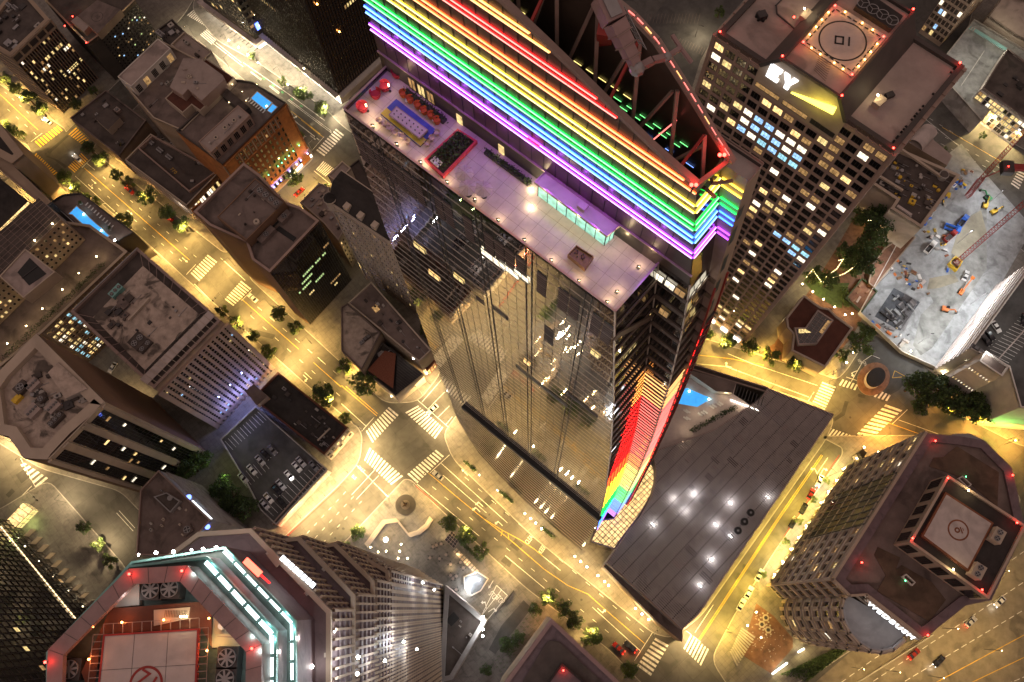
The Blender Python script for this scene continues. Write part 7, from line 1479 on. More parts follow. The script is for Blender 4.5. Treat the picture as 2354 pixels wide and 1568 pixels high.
mb=MB();[mb.bar(P('x',900+k*38,150-k*0,.18),P('x',870+k*38,260,.18),.16,.01,'roof_brown')for k in range(18)];[mb.bar(P('x',1330+k*30,420+k*12,.18),P('x',1290+k*30,500+k*12,.18),.16,.01,'roof_brown')for k in range(14)];struct(mb.build('road_markings'))
p0=V2(P('b',1895,1145,0));pl_=V2(P('b',1330,690,0));pr_=V2(P('b',2360,700,0));d1=(pl_-p0).normalized();d2=(pr_-p0).normalized();d2=Vector((-d1.y,d1.x))if Vector((-d1.y,d1.x)).dot(d2)>0 else Vector((d1.y,-d1.x))
b=Bldg('bronze_tower','tall bronze glass tower with finned faces and rows of lit floors behind the rainbow crown',[p0,p0+d1*62,p0+d1*62+d2*48,p0+d2*48],130,'bronze_glass','roof_black')
for i,nf in((0,40),(3,34)):
 p,q,n=facing(b,i);mb=MB();b.piers(mb,p,q,n,8,130,nf,.22,.5,'metal_dark');mb.build('fin',b.root);L=(q-p).length;d=(q-p)/L
 mb=MB();b.bands(mb,p,q,n,[k*4.2 for k in range(2,31)],.5,.15,'metal_dark');mb.build('floor_band',b.root)
 for j in range(2,30):
  if rz.random()<(.42 if i else .5):
   a_=rz.randint(0,nf-6);
   for k in range(a_,min(nf,a_+rz.randint(3,16))):c=p+d*(L*(k+.5)/nf)+n*.08;b.window((c.x,c.y,j*4.2+2.2),n,L/nf*.7,2.2,'lit_yel' if rz.random()<.8 else 'lit_dim','metal_dark',1)
 mb=MB();mb.quad([(*(p+n*.4),.3),(*(q+n*.4),.3),(*(q+n*.4),6.5),(*(p+n*.4),6.5)],'shop_white' if i==0 else 'tan_pale');mb.build('lobby_glass',b.root)
 mb=MB();mb.box((p+q)/2+n*1.2,d,L,2.4,6.6,7.6,'white_wall');mb.build('canopy',b.root)
b.flush()
for k,q_ in enumerate(((1100,10),(1200,88),(1312,165),(1420,245),(1470,755))):w=P('b',*q_,12);mb=MB();mb.ball(w,.35,'lamp_warm');mb.cyl(w,.06,0,12,'metal_dark',6);tag(mb.build('plaza_lamp'),['warm plaza lamp nearest the top edge left of the bronze tower','second warm plaza lamp from the top edge beside the bronze tower','third warm plaza lamp from the top edge beside the bronze tower','fourth warm plaza lamp from the top edge beside the bronze tower','warm plaza lamp near the tree at the lit bronze tower lobby'][k],'lamp','plaza lamps at the bronze tower');light(None,tuple(w),300,(1,.72,.32))
p,q,n=facing(b,0);[light(b.root,tuple(Vector((*(lerp(p,q,t_)+n*3.5),6))),800,(1,.88,.62))for t_ in(.06,.18,.3,.42)]
for q_ in((1615,45),(1860,350)):w=PL('b',*q_,V2(p0)+Vector((d2.x,d2.y))*.01-d1*.6,V2(p0)+d2*20-d1*.6);mb=MB();mb.ball(w,.4,'lamp_orange');mb.build('facade_light',b.root);light(b.root,tuple(w),250,(1,.4,.1))
c0_=V2(P('b',985,540,0));d3=V2(P('b',700,330,0)-P('b',985,540,0)).normalized();d4=V2(P('b',1190,390,0)-P('b',985,540,0)).normalized()
b=Bldg('corner_store_tower','dark brown office block over a white lit corner shop with a blue glowing sign',[c0_,c0_+d3*34,c0_+d3*34+d4*22,c0_+d4*22],52,'dark_wall','roof_black');p,q,n=facing(b,0)
b.facade(p,q,n,9,50,14,11,.7,.6,'win_dark',['lit_yel','lit_warm','lit_dim'],lambda i,j:.45 if j>5 else .2,'metal_dark',1,rz);p,q,n=facing(b,3);b.facade(p,q,n,9,50,9,11,.8,.5,'win_dark',['lit_dim'],.08,'metal_dark',1,rz);b.flush()
mb=MB();mb.prism(inset([c0_,c0_+d3*34,c0_+d3*34+d4*22,c0_+d4*22],-2.2),4.5,6.5,'roof_white','roof_white');mb.build('shop_canopy',b.root);mb=MB()
for i in(0,3):p,q,n=facing(b,i);mb.quad([(*(p+n*.2),.3),(*(q+n*.2),.3),(*(q+n*.2),4.4),(*(p+n*.2),4.4)],'shop_white')
mb.build('shop_window',b.root);p,q,n=facing(b,3);p,q=(p,q)if(p-c0_).length<1 else(q,p);mb=MB();mb.box(lerp(p,q,.28)+n*.35,q-p,7,.4,11,15,'sign_blue');mb.box(lerp(p,q,.28)+n*.65,q-p,4.6,.25,12.6,13.8,'sign_white');mb.build('sign',b.root);w=lerp(p,q,.28)+n*3;light(b.root,(w.x,w.y,13),300,(.2,.3,1))
for k in range(4):w=lerp(p,q,.2+.22*k)+n*.6;mb=MB();mb.ball((w.x,w.y,20+k*4),.25,'lamp_small');mb.build('facade_light',b.root);light(b.root,(w.x+n.x*.6,w.y+n.y*.6,20.5+k*4),90,(1,.6,.25))
p,q,n=facing(b,0);[light(b.root,tuple(Vector((*(lerp(p,q,t_)+n*4),4))),420,(1,.9,.68))for t_ in(.0,.2,.4)];mb=MB();[mb.bar(P('b',560+k*45,300+k*33,4.5),P('b',610+k*45,260+k*33,5.2),.3,.2,'metal_dark')for k in range(9)];mb.build('pergola',b.root)
ORD=['first','second','third','fourth','fifth','sixth','seventh','eighth','ninth','tenth','eleventh','twelfth','thirteenth','fourteenth','fifteenth','sixteenth']
def crown_mesh(seed,n,leafs,flat=1.0):
 rr=random.Random(seed);mb=MB();cl=[]
 for k in range(n):
  v=Vector((rr.gauss(0,1),rr.gauss(0,1),rr.gauss(0,1))).normalized()*rr.uniform(.35,.88);cl.append((Vector((v.x,v.y,v.z*flat)),rr.uniform(.2,.34)))
 for k in range(leafs):
  c,r=rr.choice(cl);v=Vector((rr.gauss(0,1),rr.gauss(0,1),rr.gauss(0,1))).normalized()*r*rr.uniform(.5,1.05);leaf(mb,c+v,rr.uniform(.05,.10),rr,'L0' if rr.random()<.55 else 'L1')
 return mb
def tree_proto(seed,m0,m1,n=30,leafs=1500,flat=.85):
 MATS['L0'],MATS['L1']=MATS[m0],MATS[m1];t=T('street_tree','x','tree',(0,0,0));MATS['L0'],MATS['L1']=MATS[m0],MATS[m1]
 tr=MB();rr=random.Random(seed);tr.tube((0,0,-1.6),(0,0,-.4),.10,'bark',7,.07)
 for k in range(6):a=k*PI/3+rr.random();tr.tube((0,0,-.5),(math.cos(a)*.55,math.sin(a)*.55,rr.uniform(-.1,.45)),.05,'bark',5,.015)
 for nm,mb in(('trunk',tr),('crown',crown_mesh(seed,n,leafs,flat))):
  o=bpy.data.objects.new(nm,mb.mesh(nm));COL.objects.link(o);o.parent=t
 return t
protos=[tree_proto(1,'leaf_a','leaf_b'),tree_proto(2,'leaf_a','leaf_dark',26,1300),tree_proto(3,'leaf_b','leaf_a',22,1100),tree_proto(4,'leaf_dark','leaf_a',34,1700)]
used=set()
def tree(c,x,y,r,kind,label,group=None,h=None):
 w=P(c,x,y,5.0);rad=(P(c,x+r,y,5.0)-w).length*1.3;pr_=protos[kind];s=rad;loc=(w.x,w.y,max(1.6*s*.75,1.2*s)+.1 if h is None else h)
 loc=(w.x,w.y,1.6*s+.1)
 if kind in used:o=dup(pr_,loc,R.uniform(0,6),label,group,(s,s,s*R.uniform(.85,1.1)))
 else:used.add(kind);o=pr_;o.location=loc;o.scale=(s,s,s);o['label']=label
 if group:o['group']=group
 return o
def row(pts,c,kinds,fmt,group):
 for i,(x,y,r)in enumerate(pts):tree(c,x,y,r,kinds[i%len(kinds)],fmt%ORD[i],group)
row([(50,865,60),(170,985,65),(320,1095,75),(450,1215,80)],'a',[1,0,3],'%s street tree from the left edge below the finned office block','street trees below the finned office block')
row([(1010,975,50),(830,1150,62)],'a',[2,1],'%s tree, counted from above, in the lit side street beside the low corner block','trees in the side street')
row([(975,310,68),(1120,455,75),(1285,600,60),(1412,692,66),(1635,868,100),(1855,1035,80),(2020,1178,82)],'c',[1,3,0,2,1,0,3],'%s avenue tree down from the small crossing in front of the numbered roof block','trees in front of the numbered roof block')
row([(725,645,75),(815,748,65),(930,812,42),(1040,892,56),(1400,1150,98)],'c',[0,1,3,2,0],'%s tree down from the small crossing beside the long-pool wing','trees beside the long-pool wing')
row([(375,735,78),(135,462,65),(215,150,50),(115,120,62),(45,35,50)],'c',[1,3,2,3,1],'%s tree up from the slot-lit block along the left picture edge','trees at the left edge')
row([(1225,885,50),(1440,1042,72),(1518,1030,42),(1675,1215,76)],'b',[2,0,1,0],'%s green tree down the lit sidewalk before the bronze tower','trees before the bronze tower')
row([(885,592,42),(1410,715,45),(1640,850,72)],'b',[2,1,3],'%s tree from the corner shop among the tables and lobby of the lit forecourt','forecourt trees')
row([(1425,150,48),(1360,645,82),(1705,705,34)],'d',[2,3,1],'%s tree from above at the crossing beside the orange brick hotel','trees at the brick hotel crossing')
row([(1530,578,42),(1628,658,46),(1740,748,42),(1855,858,48),(2222,1172,76)],4,[2,1,1,0,3],'%s avenue tree down the side of the striped office and long low block','trees beside the striped office')
row([(1930,603,52),(2040,692,52)],4,[0,2],'%s avenue tree at the foot of the dark glass office','trees at the dark glass office')
row([(35,962,62),(172,1098,88),(22,1318,42),(575,712,42)],5,[2,0,0,2],'%s tree, from the left, around the tiled corner house at the big crossing','trees round the tiled corner house')
row([(680,442,52),(790,522,55),(885,615,50)],'k',[0,0,2],'%s round green tree down the plaza kerb beside the glass shelter','plaza kerb trees')
row([(105,503,45),(25,585,30)],'k',[0,0],'%s round tree, from above, on the kerb between avenue and turquoise tower','trees by the turquoise tower')
row([(930,360,54),(1030,437,52),(1112,515,50),(1207,597,56)],'l',[1,1,3,3],'%s dark round tree down the kerb from the orange-lit driveway','trees along the mauve block kerb')
row([(680,672,52),(752,618,40),(845,445,38),(545,815,34)],'l',[3,1,3,3],'%s dark tree beside the strip of round shrubs and the driveway','trees by the shrub strip')
tree(8,1985,1478,55,0,'round lamp-lit tree on the kerb by the lowest crosswalk at the bottom edge')
row([(575,495,44),(675,622,44),(755,732,50)],7,[1,2,2],'%s small tree down the kerb of the grey street at lower left','trees on the grey street')
row([(1330,95,85),(1275,135,60),(1560,240,75),(1620,300,80),(1700,385,80),(1410,50,60)],7,[3,3,3],'%s dark tree of the thick clump beside the parking deck','dark trees beside the parking deck')
row([(185,732,36),(305,778,52),(462,838,58),(600,893,62),(768,938,56)],6,[1,3,1,2,1],'%s kerb tree, from the mirror tower, in front of the skylight pavilion','kerb trees at the skylight pavilion')
row([(1195,810,95),(1100,880,50),(1250,750,60)],6,[2,2,2],'%s bright green lamp-lit tree between skylight pavilion and driveway','lamp-lit trees by the driveway')
row([(620,430,78),(720,450,88),(800,480,84),(690,545,60),(890,530,84),(980,560,80),(1060,590,70),(1130,590,74)],'h',[3,3,3,1],'%s big dark tree, from the driveway, of the belt along the cross street','dark tree belt on the cross street')
row([(245,405,58),(340,440,60),(445,250,58),(530,265,72),(480,350,66),(570,350,74),(600,215,80),(610,120,84),(690,85,80),(550,40,66),(660,30,78),(735,70,60)],'g',[2,0,1,0,2,3,0,3,3,2,1,3],'%s garden tree with string lights beside the grid office tower, counted from the pavilion','garden trees with string lights')
for c,x,y,r,lb in((3,255,78,38,'single tree on the pale kerb above the parking lot at the top edge'),(3,2085,915,26,'small sapling in front of the lit glass hall'),('f',868,246,16,'tiny sapling on the kerb near the barrel-vaulted entrance')):tree(c,x,y,r,2,lb)
row([(1010,172,26),(918,305,28),(820,455,26),(728,598,28),(575,825,24)],9,[2,2],'%s thin kerb tree down the side street beside the round-end block','kerb trees by the round-end block')
for p_ in protos:
 if p_['label']=='x':bpy.data.objects.remove(p_)
sh=MB();MATS['L0'],MATS['L1']=MATS['leaf_dark'],MATS['leaf_a'];shm=crown_mesh(9,14,260,.8).mesh('shrub')
def shrub(c,x,y,s,label,group):
 w=P(c,x,y,.3);o=bpy.data.objects.new('shrub',shm);COL.objects.link(o);o.location=(w.x,w.y,.15+s*.7);o.scale=(s,s,s);tag(o,label,'shrub',group)
rr=random.Random(31)
for k in range(40):
 t_=k//3/13;a=(lerp(845,590,t_)+(k%3-1)*26+rr.uniform(-4,4),lerp(490,830,t_)+(k%3-1)*22+rr.uniform(-4,4));shrub('l',a[0],a[1],.55,'round clipped shrub in the strip beside the mauve-roofed block','clipped shrubs beside the mauve block')
for i,(q,nm)in enumerate((((815,85),'nearest the big crossing'),((1040,275),'at mid-kerb'),((1120,185),'close to the louvred skirt'),((1300,500),'at the row of starry lamps'))):
 t=T('kerb_planter','low kerb planter of dark bushes '+nm+' before the mirror tower','planter',tuple(P('k',*q,.15)));d=V2(P('k',q[0]+60,q[1]+52)-P('k',*q));MB().box(V2(P('k',*q)),d,6.5,1.4,.15,.5,'curb').build('trough',t);mb=MB()
 for k in range(420):e=rr.uniform(-3,3);w=V2(P('k',*q))+d.normalized()*e;leaf(mb,(w.x+rr.uniform(-.6,.6),w.y+rr.uniform(-.6,.6),rr.uniform(.4,1.2)),rr.uniform(.15,.35),rr,rr.choice(['leaf_dark','leaf_a']))
 mb.build('foliage',t)
mb=MB()
for k in range(3800):w=lerp(lerp(P('j',470,850),P('j',880,660),rr.random()),lerp(P('j',640,895),P('j',900,690),rr.random()),rr.random());leaf(mb,(w.x,w.y,rr.uniform(.1,1.6)),rr.uniform(.2,.5),rr,rr.choice(['leaf_dark','leaf_a']))
o=mb.build('ground_cover');o['kind']='stuff';tag(o,'dark ground cover on the bank between the round-end block and the freeway','ground cover')
mb=MB()
for k in range(900):w=lerp(P('g',440,470),P('g',460,590),rr.random());leaf(mb,(w.x+rr.uniform(-1.6,1.6),w.y+rr.uniform(-1,1),rr.uniform(.1,1.6)),rr.uniform(.15,.4),rr,'leaf_b')
tag(mb.build('hedge'),'wavy clipped hedge between the lit lawn and the dark lounge court','hedge')
mb=MB()
for k in range(700):w=lerp(P('h',300,25),P('h',370,65),rr.random());leaf(mb,(w.x+rr.uniform(-.8,.8),w.y+rr.uniform(-.8,.8),rr.uniform(.1,1.3)),rr.uniform(.15,.35),rr,'leaf_dark')
tag(mb.build('hedge'),'short dark hedge at the corner of the building site above the driveway','hedge')
for i,(pts,lb)in enumerate((([(600,45),(675,55),(668,110),(612,80),(612,105)],'string of warm bulbs in the upper garden trees by the mall block'),([(335,400),(400,350),(440,290),(400,300)],'string of warm bulbs in the garden trees nearest the paved round'),([(380,405),(450,380),(520,330),(520,300)],'string of warm bulbs across the middle garden trees'),([(210,400),(250,355),(300,430),(350,435)],'string of warm bulbs in the trees at the grid tower corner'))):
 ps=[P('g',*q,8.2)for q in pts];mb=MB()
 for a,c in zip(ps,ps[1:]):
  k_=max(2,int((c-a).length/.9));mb.bar(a,c,.03,.03,'black')
  for k in range(k_):mb.ball(lerp(a,c,k/k_),.14,'lamp_small',6,4)
 o=tag(mb.build('string_lights'),lb,'string lights','garden string lights');[light(None,(w.x,w.y,6.5),150,(1,.72,.25))for w in ps]
w=P('g',300,480,3);light(None,tuple(w),160,(.8,1,.3))
def lamp_proto():
 t=T('street_lamp','x','street lamp',(0,0,0));m1=MB();m1.tube((0,0,0),(0,0,8.6),.10,'metal_dark',6,.06);m2=MB();m2.bar((0,0,8.5),(1.9,0,8.9),.09,.09,'metal_dark');m3=MB();m3.box((2.1,0),(1,0),.8,.3,8.8,8.98,'metal_dark');m3.box((2.1,0),(1,0),.5,.2,8.74,8.8,'lamp_warm')
 for nm,m in(('pole',m1),('arm',m2),('lamp_head',m3)):o=bpy.data.objects.new(nm,m.mesh(nm));COL.objects.link(o);o.parent=t
 return t
LP0=lamp_proto();LIGHTS={}
def street(pts,other,n,col,pw,name,start=0):
 """lamps along a kerb polyline (display px), arms reaching towards `other` point"""
 ps=[P(0,*q,.15)for q in pts];seg=[(b_-a).length for a,b_ in zip(ps,ps[1:])];tot=sum(seg)
 for k in range(n):
  e=tot*(k+.5)/n;i=0
  while i<len(seg)-1 and e>seg[i]:e-=seg[i];i+=1
  w=lerp(ps[i],ps[i+1],e/seg[i]);d=V2(ps[i+1]-ps[i]).normalized();nv=Vector((-d.y,d.x));o2=V2(P(0,*other));nv=-nv if nv.dot(o2-V2(w))<0 else nv
  w=Vector((w.x-nv.x*.8,w.y-nv.y*.8,.15));o=dup(LP0,w,math.atan2(nv.y,nv.x),'%s cobra-head street lamp along %s'%(ORD[k],name),'street lamps along '+name)
  key=(pw,col)
  if key not in LIGHTS:
   l=bpy.data.lights.new('street_light','SPOT');l.energy=pw;l.color=col;l.spot_size=2.75;l.spot_blend=.5;l.shadow_soft_size=.25;LIGHTS[key]=l
  lo_=bpy.data.objects.new('lamp_light',LIGHTS[key]);COL.objects.link(lo_);lo_.parent=o;lo_.location=(2.1,0,8.7)
G1,G2,G3,OR=(1,.62,.17),(1,.69,.29),(1,.80,.48),(1,.45,.07)
PW=21000
street([(213,360),(520,596),(640,730),(785,856),(870,920)],(400,560),7,G1,PW,'the upper avenue on the numbered block side')
street([(130,425),(227,462),(437,648),(593,784),(717,894),(820,980)],(500,600),7,G1,PW,'the upper avenue on the pool wing side')
street([(0,195),(73,245),(148,296)],(60,300),3,G1,PW,'the avenue beyond the small crossing')
street([(0,275),(40,322),(42,395),(92,440)],(120,350),3,G1,PW*1.3,'the left kerb of the small crossing')
street([(40,470),(95,445)],(60,420),1,G1,PW*.8,'the lower arm of the small crossing')
street([(1040,1056),(1228,1238),(1502,1458)],(1150,1250),6,(1,.63,.19),PW*.6,'the lower avenue on the mirror tower side')
street([(950,1110),(1005,1163),(1212,1353),(1402,1493)],(1150,1210),5,(1,.63,.19),PW*.6,'the lower avenue on the plaza side')
street([(828,1062),(784,1112),(673,1216)],(800,1180),3,G2,PW,'the cross avenue beside the parking deck')
street([(928,1105),(860,1175),(800,1240)],(800,1150),2,G2,PW,'the cross avenue beside the plaza')
street([(1043,962),(1018,998)],(980,960),1,G2,PW,'the mirror tower corner of the big crossing')
street([(961,925),(1016,857)],(1020,940),1,G2,PW,'the shop corner of the big crossing')
street([(845,1000),(835,1050)],(900,1020),1,G2,PW,'the low block corner of the big crossing')
street([(496,92),(594,146),(747,250),(788,292)],(600,200),5,G3,PW*.8,'the cycle-lane street on the bronze tower side')
street([(395,60),(461,96),(575,195)],(500,120),2,G3,PW*.6,'the cycle-lane street on the hotel side')
street([(690,480),(755,421)],(690,420),2,G1,PW*.7,'the street end below the orange brick hotel')
street([(1613,784),(1743,820),(1886,864),(1940,880)],(1700,880),4,(1,.60,.12),PW,'the cross street on the pavilion side')
street([(1640,860),(1760,894),(1890,945)],(1800,870),3,(1,.60,.12),PW,'the cross street on the podium side')
street([(2120,925),(2235,975),(2354,1035)],(2200,1010),3,OR,PW,'the cross street under the dark tree belt')
street([(1990,1005),(2060,1000)],(2010,960),1,OR,PW*1.3,'the orange crossing by the round-end block')
street([(1930,1050),(1783,1263),(1690,1408),(1640,1500)],(1750,1240),5,(1,.66,.10),PW*.8,'the side street by the round-end block')
street([(1590,1435),(1560,1470)],(1600,1480),1,G2,PW,'the corner below the slatted podium')
street([(113,1103),(290,1303)],(250,1200),2,(1,.74,.40),PW*.5,'the grey street at lower left')
street([(0,1000),(97,1079)],(30,1090),2,G2,PW*.8,'the street at the left picture edge')
street([(2170,230),(2260,290),(2354,345)],(2230,330),3,(1,.72,.3),PW*.8,'the street below the lit glass hall')
street([(1480,300),(1560,160),(1640,20)],(1700,150),2,(1,.8,.5),PW*.3,'the lot edge behind the crown')
street([(230,1020),(330,950)],(300,930),2,G2,PW*.7,'the lane between brown slab and striped office')
bpy.data.objects.remove(LP0)
def globe(c,q,h,r,pw,col,m,label,group):
 w=P(c,*q,h);t=T('globe_lamp',label,'lamp',(w.x,w.y,.15),group);MB().tube((w.x,w.y,.15),(w.x,w.y,h),.05,'metal_dark',6).build('post',t);mb=MB();mb.ball(w,r,m,10,6);mb.build('globe',t);light(t,(w.x,w.y,h+r+.25),pw,col)
for i,q in enumerate(((1265,405),(1305,440),(1340,470),(1380,510),(1610,700),(1650,735),(1693,773),(1768,833),(1815,875),(1842,900),(2028,1058),(2073,1097),(2118,1135))):globe(8,q,3.2,.33,260,(1,.80,.5),'lamp_warm','%s starry globe lamp from the big crossing along the mirror tower kerb'%ORD[i],'globe lamps along the mirror tower kerb')
for i,q in enumerate(((950,140),(1055,25),(1075,245),(1170,140),(1350,300),(1390,330),(1425,357),(1467,390),(1705,557))):globe(8,q,2.6,.22,150,(1,.78,.45),'lamp_warm','%s small path lamp from the left in front of the louvred skirt'%ORD[i],'path lamps before the louvred skirt')
for i,q in enumerate(((1105,98),(1058,175),(1005,252),(952,330),(850,490),(797,570),(745,650),(688,735),(632,825))):globe(9,q,3,.26,1500,(1,.88,.5),'lamp_warm','%s globe lamp down the facade of the round-end block'%ORD[i],'globe lamps by the round-end block')
for i,q in enumerate(((825,390),(897,443),(970,495),(1047,548),(1120,602),(1168,595))):globe(6,q,3,.30,300,(1,.70,.25),'lamp_warm','%s garden globe lamp from the grid office tower along the pavilion path'%ORD[i],'garden path lamps')
for q,lb in(((1178,862),'bright globe lamp inside the lamp-lit trees by the driveway'),((1130,932),'bright globe lamp on the driveway kerb'),((1795,1005),'globe lamp at the corner of the site wall by the car park'),((1572,853),'globe lamp on the planted site wall above the driveway')):globe(6,q,3.4,.32,420,(1,.85,.45),'lamp_warm',lb,None)
for i,q in enumerate(((640,445),(748,525),(848,605),(965,690),(1290,930))):globe('b',q,4,.36,420,(1,.74,.36),'lamp_warm','%s glowing sidewalk lamp from the corner shop along the forecourt'%ORD[i],'forecourt sidewalk lamps')
for i,q in enumerate(((330,455),(275,540),(360,615))):globe('j',q,3,.26,200,(1,.68,.28),'lamp_warm','%s garden lamp, from above, at the hexagonal tables'%ORD[i],'lamps at the hexagonal tables')
for i,q in enumerate(((573,130),(662,160),(527,200))):globe('i',q,3,.3,300,(1,.75,.3),'lamp_warm','%s lamp from above at the dark entrance cube of the round-end block'%ORD[i],'lamps at the entrance cube')
for i,q in enumerate(((185,592),(232,622),(282,617),(377,573),(368,618),(358,662),(417,662))):globe('k',q,4.5,.26,150,(1,.72,.45),'lamp_warm','%s pergola lamp from the left behind the bright plaza floodlight'%ORD[i],'pergola lamps on the plaza')
w=P('k',280,545,9);t=T('plaza_floodlight','very bright white floodlight mast on the plaza behind the curved steps','floodlight',(w.x,w.y,.15));MB().tube((w.x,w.y,.15),w,.09,'metal_dark',6).build('mast',t);mb=MB();mb.ball(w,.8,'lamp_white',12,8);mb.build('globe',t);light(t,(w.x,w.y,w.z+1.3),2600,(.85,.95,1))
for c,a,b_,lb in(('j',(430,845),(525,775),'long bright light bar on the bank below the round-end block'),('j',(592,708),(632,685),'short bright light bar nearest the round end')):
 w0,w1=P(c,*a,2),P(c,*b_,2);t=T('light_bar',lb,'lamp',(w0.x,w0.y,.1));mb=MB();mb.bar(w0,w1,.5,.3,'strip_white');mb.build('tube',t);mb=MB();[mb.tube((v.x,v.y,.1),v,.06,'metal_dark',6)for v in(w0,w1)];mb.build('post',t);light(t,tuple((w0+w1)/2+Vector((0,0,1))),700,(1,.75,.25))
w=P('h',1290,760,8);t=T('green_floodlight','green floodlight mast washing the freeway ramp at the right picture edge','floodlight',(w.x,w.y,.1));MB().tube((w.x,w.y,.1),w,.1,'metal_dark',6).build('mast',t);mb=MB();mb.ball(w,.25,'lamp_green');mb.build('lamp_head',t);light(t,tuple(w),4200,(.25,1,.15));light(t,tuple(P('h',1200,720,8)),2200,(.3,1,.15))
for i,q in enumerate(((1500,1500),(1900,1200),(2200,1350),(2250,800),(1250,1480),(1800,1540))):
 w=P(9,*q,12);t=T('freeway_lamp','%s tall freeway light mast, counted along the lanes at lower right'%ORD[i],'street lamp',(w.x,w.y,.1),'freeway light masts');MB().tube((w.x,w.y,.1),w,.1,'metal_dark',6).build('pole',t);light(t,(w.x,w.y,12.2),5200,(1,.66,.22))
def car_proto(col):
 t=T('parked_car','x','car',(0,0,0));b0=MB()
 prof=[(-2.25,.35),(-2.3,.75),(-2.1,.95),(-1.3,1.0),(.95,.95),(2.0,.82),(2.3,.65),(2.3,.35)]
 vs=[(x,s*.88,z)for s in(-1,1)for x,z in prof];n=len(prof);b0.add(vs,[list(range(n)),list(range(n,2*n))[::-1]]+[[i,(i+1)%n,n+(i+1)%n,n+i]for i in range(n)],col)
 vs=[(-.95,-.62,1.42),(.25,-.62,1.42),(.25,.62,1.42),(-.95,.62,1.42)];b0.add([(x,y,z+.01)for x,y,z in vs],[[0,1,2,3]],col)
 g=MB();lo_=[(-1.75,-.80,.97),(1.0,-.80,.94),(1.0,.80,.94),(-1.75,.80,.97)];g.add(lo_+vs,[[0,1,5,4],[1,2,6,5],[2,3,7,6],[3,0,4,7],[4,5,6,7]],'car_glass')
 parts=[('body',b0),('windows',g)]
 for x in(-1.4,1.4):
  for s in(-1,1):m=MB();m.tube((x,s*.72,.33),(x,s*.92,.33),.33,'rubber',12);m.tube((x,s*.9,.33),(x,s*.93,.33),.2,'metal_grey',8);parts.append(('wheel',m))
 for s in(-1,1):m=MB();m.box((2.27,s*.6),(1,0),.1,.4,.6,.75,'white_plastic');parts.append(('headlight',m));m=MB();m.box((-2.28,s*.62),(1,0),.08,.36,.7,.86,'steel_red');parts.append(('tail_light',m))
 for nm,m in parts:o=bpy.data.objects.new(nm,m.mesh(nm));COL.objects.link(o);o.parent=t
 return t
CP={c:car_proto('car_'+c)for c in('white','grey','black','red','silver')}
def car(c,q,f,col,label,group=None,z=0.0,on=0):
 w=P(c,*q,z);e=V2(P(c,*f,z)-w);o=dup(CP[col],w,math.atan2(e.y,e.x),label,group,1.05)
 if on:
  e.normalize();n_=Vector((-e.y,e.x))
  for s in(-.6,.6):
   if on&1:v=V2(w)+e*2.45+n_*s;mb=MB();mb.ball((v.x,v.y,z+.7),.13,'head_white',6,4);o2=mb.mesh('lit_headlight',w);ob=bpy.data.objects.new('lit_headlight',o2);COL.objects.link(ob);ob.parent=o;ob.rotation_euler=(0,0,-math.atan2(e.y,e.x));
   if on&2:v=V2(w)-e*2.42+n_*s;mb=MB();mb.ball((v.x,v.y,z+.8),.16,'tail_red',6,4);ob=bpy.data.objects.new('lit_tail_light',mb.mesh('lit_tail_light',w));COL.objects.link(ob);ob.parent=o;ob.rotation_euler=(0,0,-math.atan2(e.y,e.x))
  if on&1:v=V2(w)+e*4.2;light(None,(v.x,v.y,z+.9),60,(1,.93,.8))
  if on&2:v=V2(w)-e*3.4;light(None,(v.x,v.y,z+.9),45,(1,.03,.02))
 return o
car(5,(632,1256),(600,1285),'white','white car with headlights waiting before the upper crosswalk of the big crossing',on=1)
car(8,(668,145),(640,122),'silver','silver car stopped just past the crosswalk on the lower avenue')
car(8,(1908,1330),(1870,1295),'red','dark red car with lit tail lights on the lower avenue near the bottom crosswalk',on=2);car(8,(1988,1320),(1955,1292),'black','black car beside the dark red one near the bottom crosswalk',on=2)
for q,f,col,lb,on in(((940,180),(925,215),'white','white car with headlights driving down the side street at the turn arrows',1),((880,272),(895,245),'red','dark red car parked behind the white driving car on the side street',0),((828,372),(843,345),'black','black car parked nearest the dark red one on the side street',0),((757,468),(772,442),'black','black car parked farther down the side street from the dark red one',0),((525,830),(540,803),'white','white car parked alone at the upper white kerb gap of the side street',0),((453,950),(468,922),'white','white car parked above another white car on the side street',0),((400,1035),(415,1008),'white','lowest of the white cars parked on the side street',0)):car(9,q,f,col,lb,'cars along the side street',.0,on)
PD='cars on the parking deck'
for i,(q,f,col,lb)in enumerate((((1680,160),(1700,182),'silver','lowest silver car of the upper row on the parking deck'),((1740,105),(1760,127),'white','white car second from below in the upper row on the parking deck'),((1797,40),(1817,62),'silver','silver car third from below in the upper row on the parking deck'),((1835,0),(1855,22),'black','black car at the upper end of the upper row on the parking deck'),((2050,85),(2070,108),'white','white car beside the silver one at the far end of the deck'),((2078,50),(2098,73),'silver','silver car beside the white one at the far end of the deck'),((2165,80),(2185,103),'grey','dark grey car in the last bay along the deck edge'),((1998,145),(2018,168),'white','white car alone in the middle of the long deck row'),((1940,208),(1960,231),'silver','silver car next to the black one in the long deck row'),((1913,243),(1933,266),'black','black car in the long deck row beside a silver one'),((1855,300),(1875,323),'white','white car nearest the low end of the deck row'),((1828,342),(1848,365),'silver','silver car in the lowest bay of the deck row'),((1947,330),(1967,353),'black','black car in the edge bays above the red-lit wall'))):car(7,q,f,col,lb,PD,pd.zr)
car(4,(1880,1535),(1900,1557),'grey','dark grey car at the upper side of the parking deck',PD,pd.zr)
car(4,(782,970),(765,995),'white','white car in the lit lane beside the brown slab')
GR='cars on the car park roof'
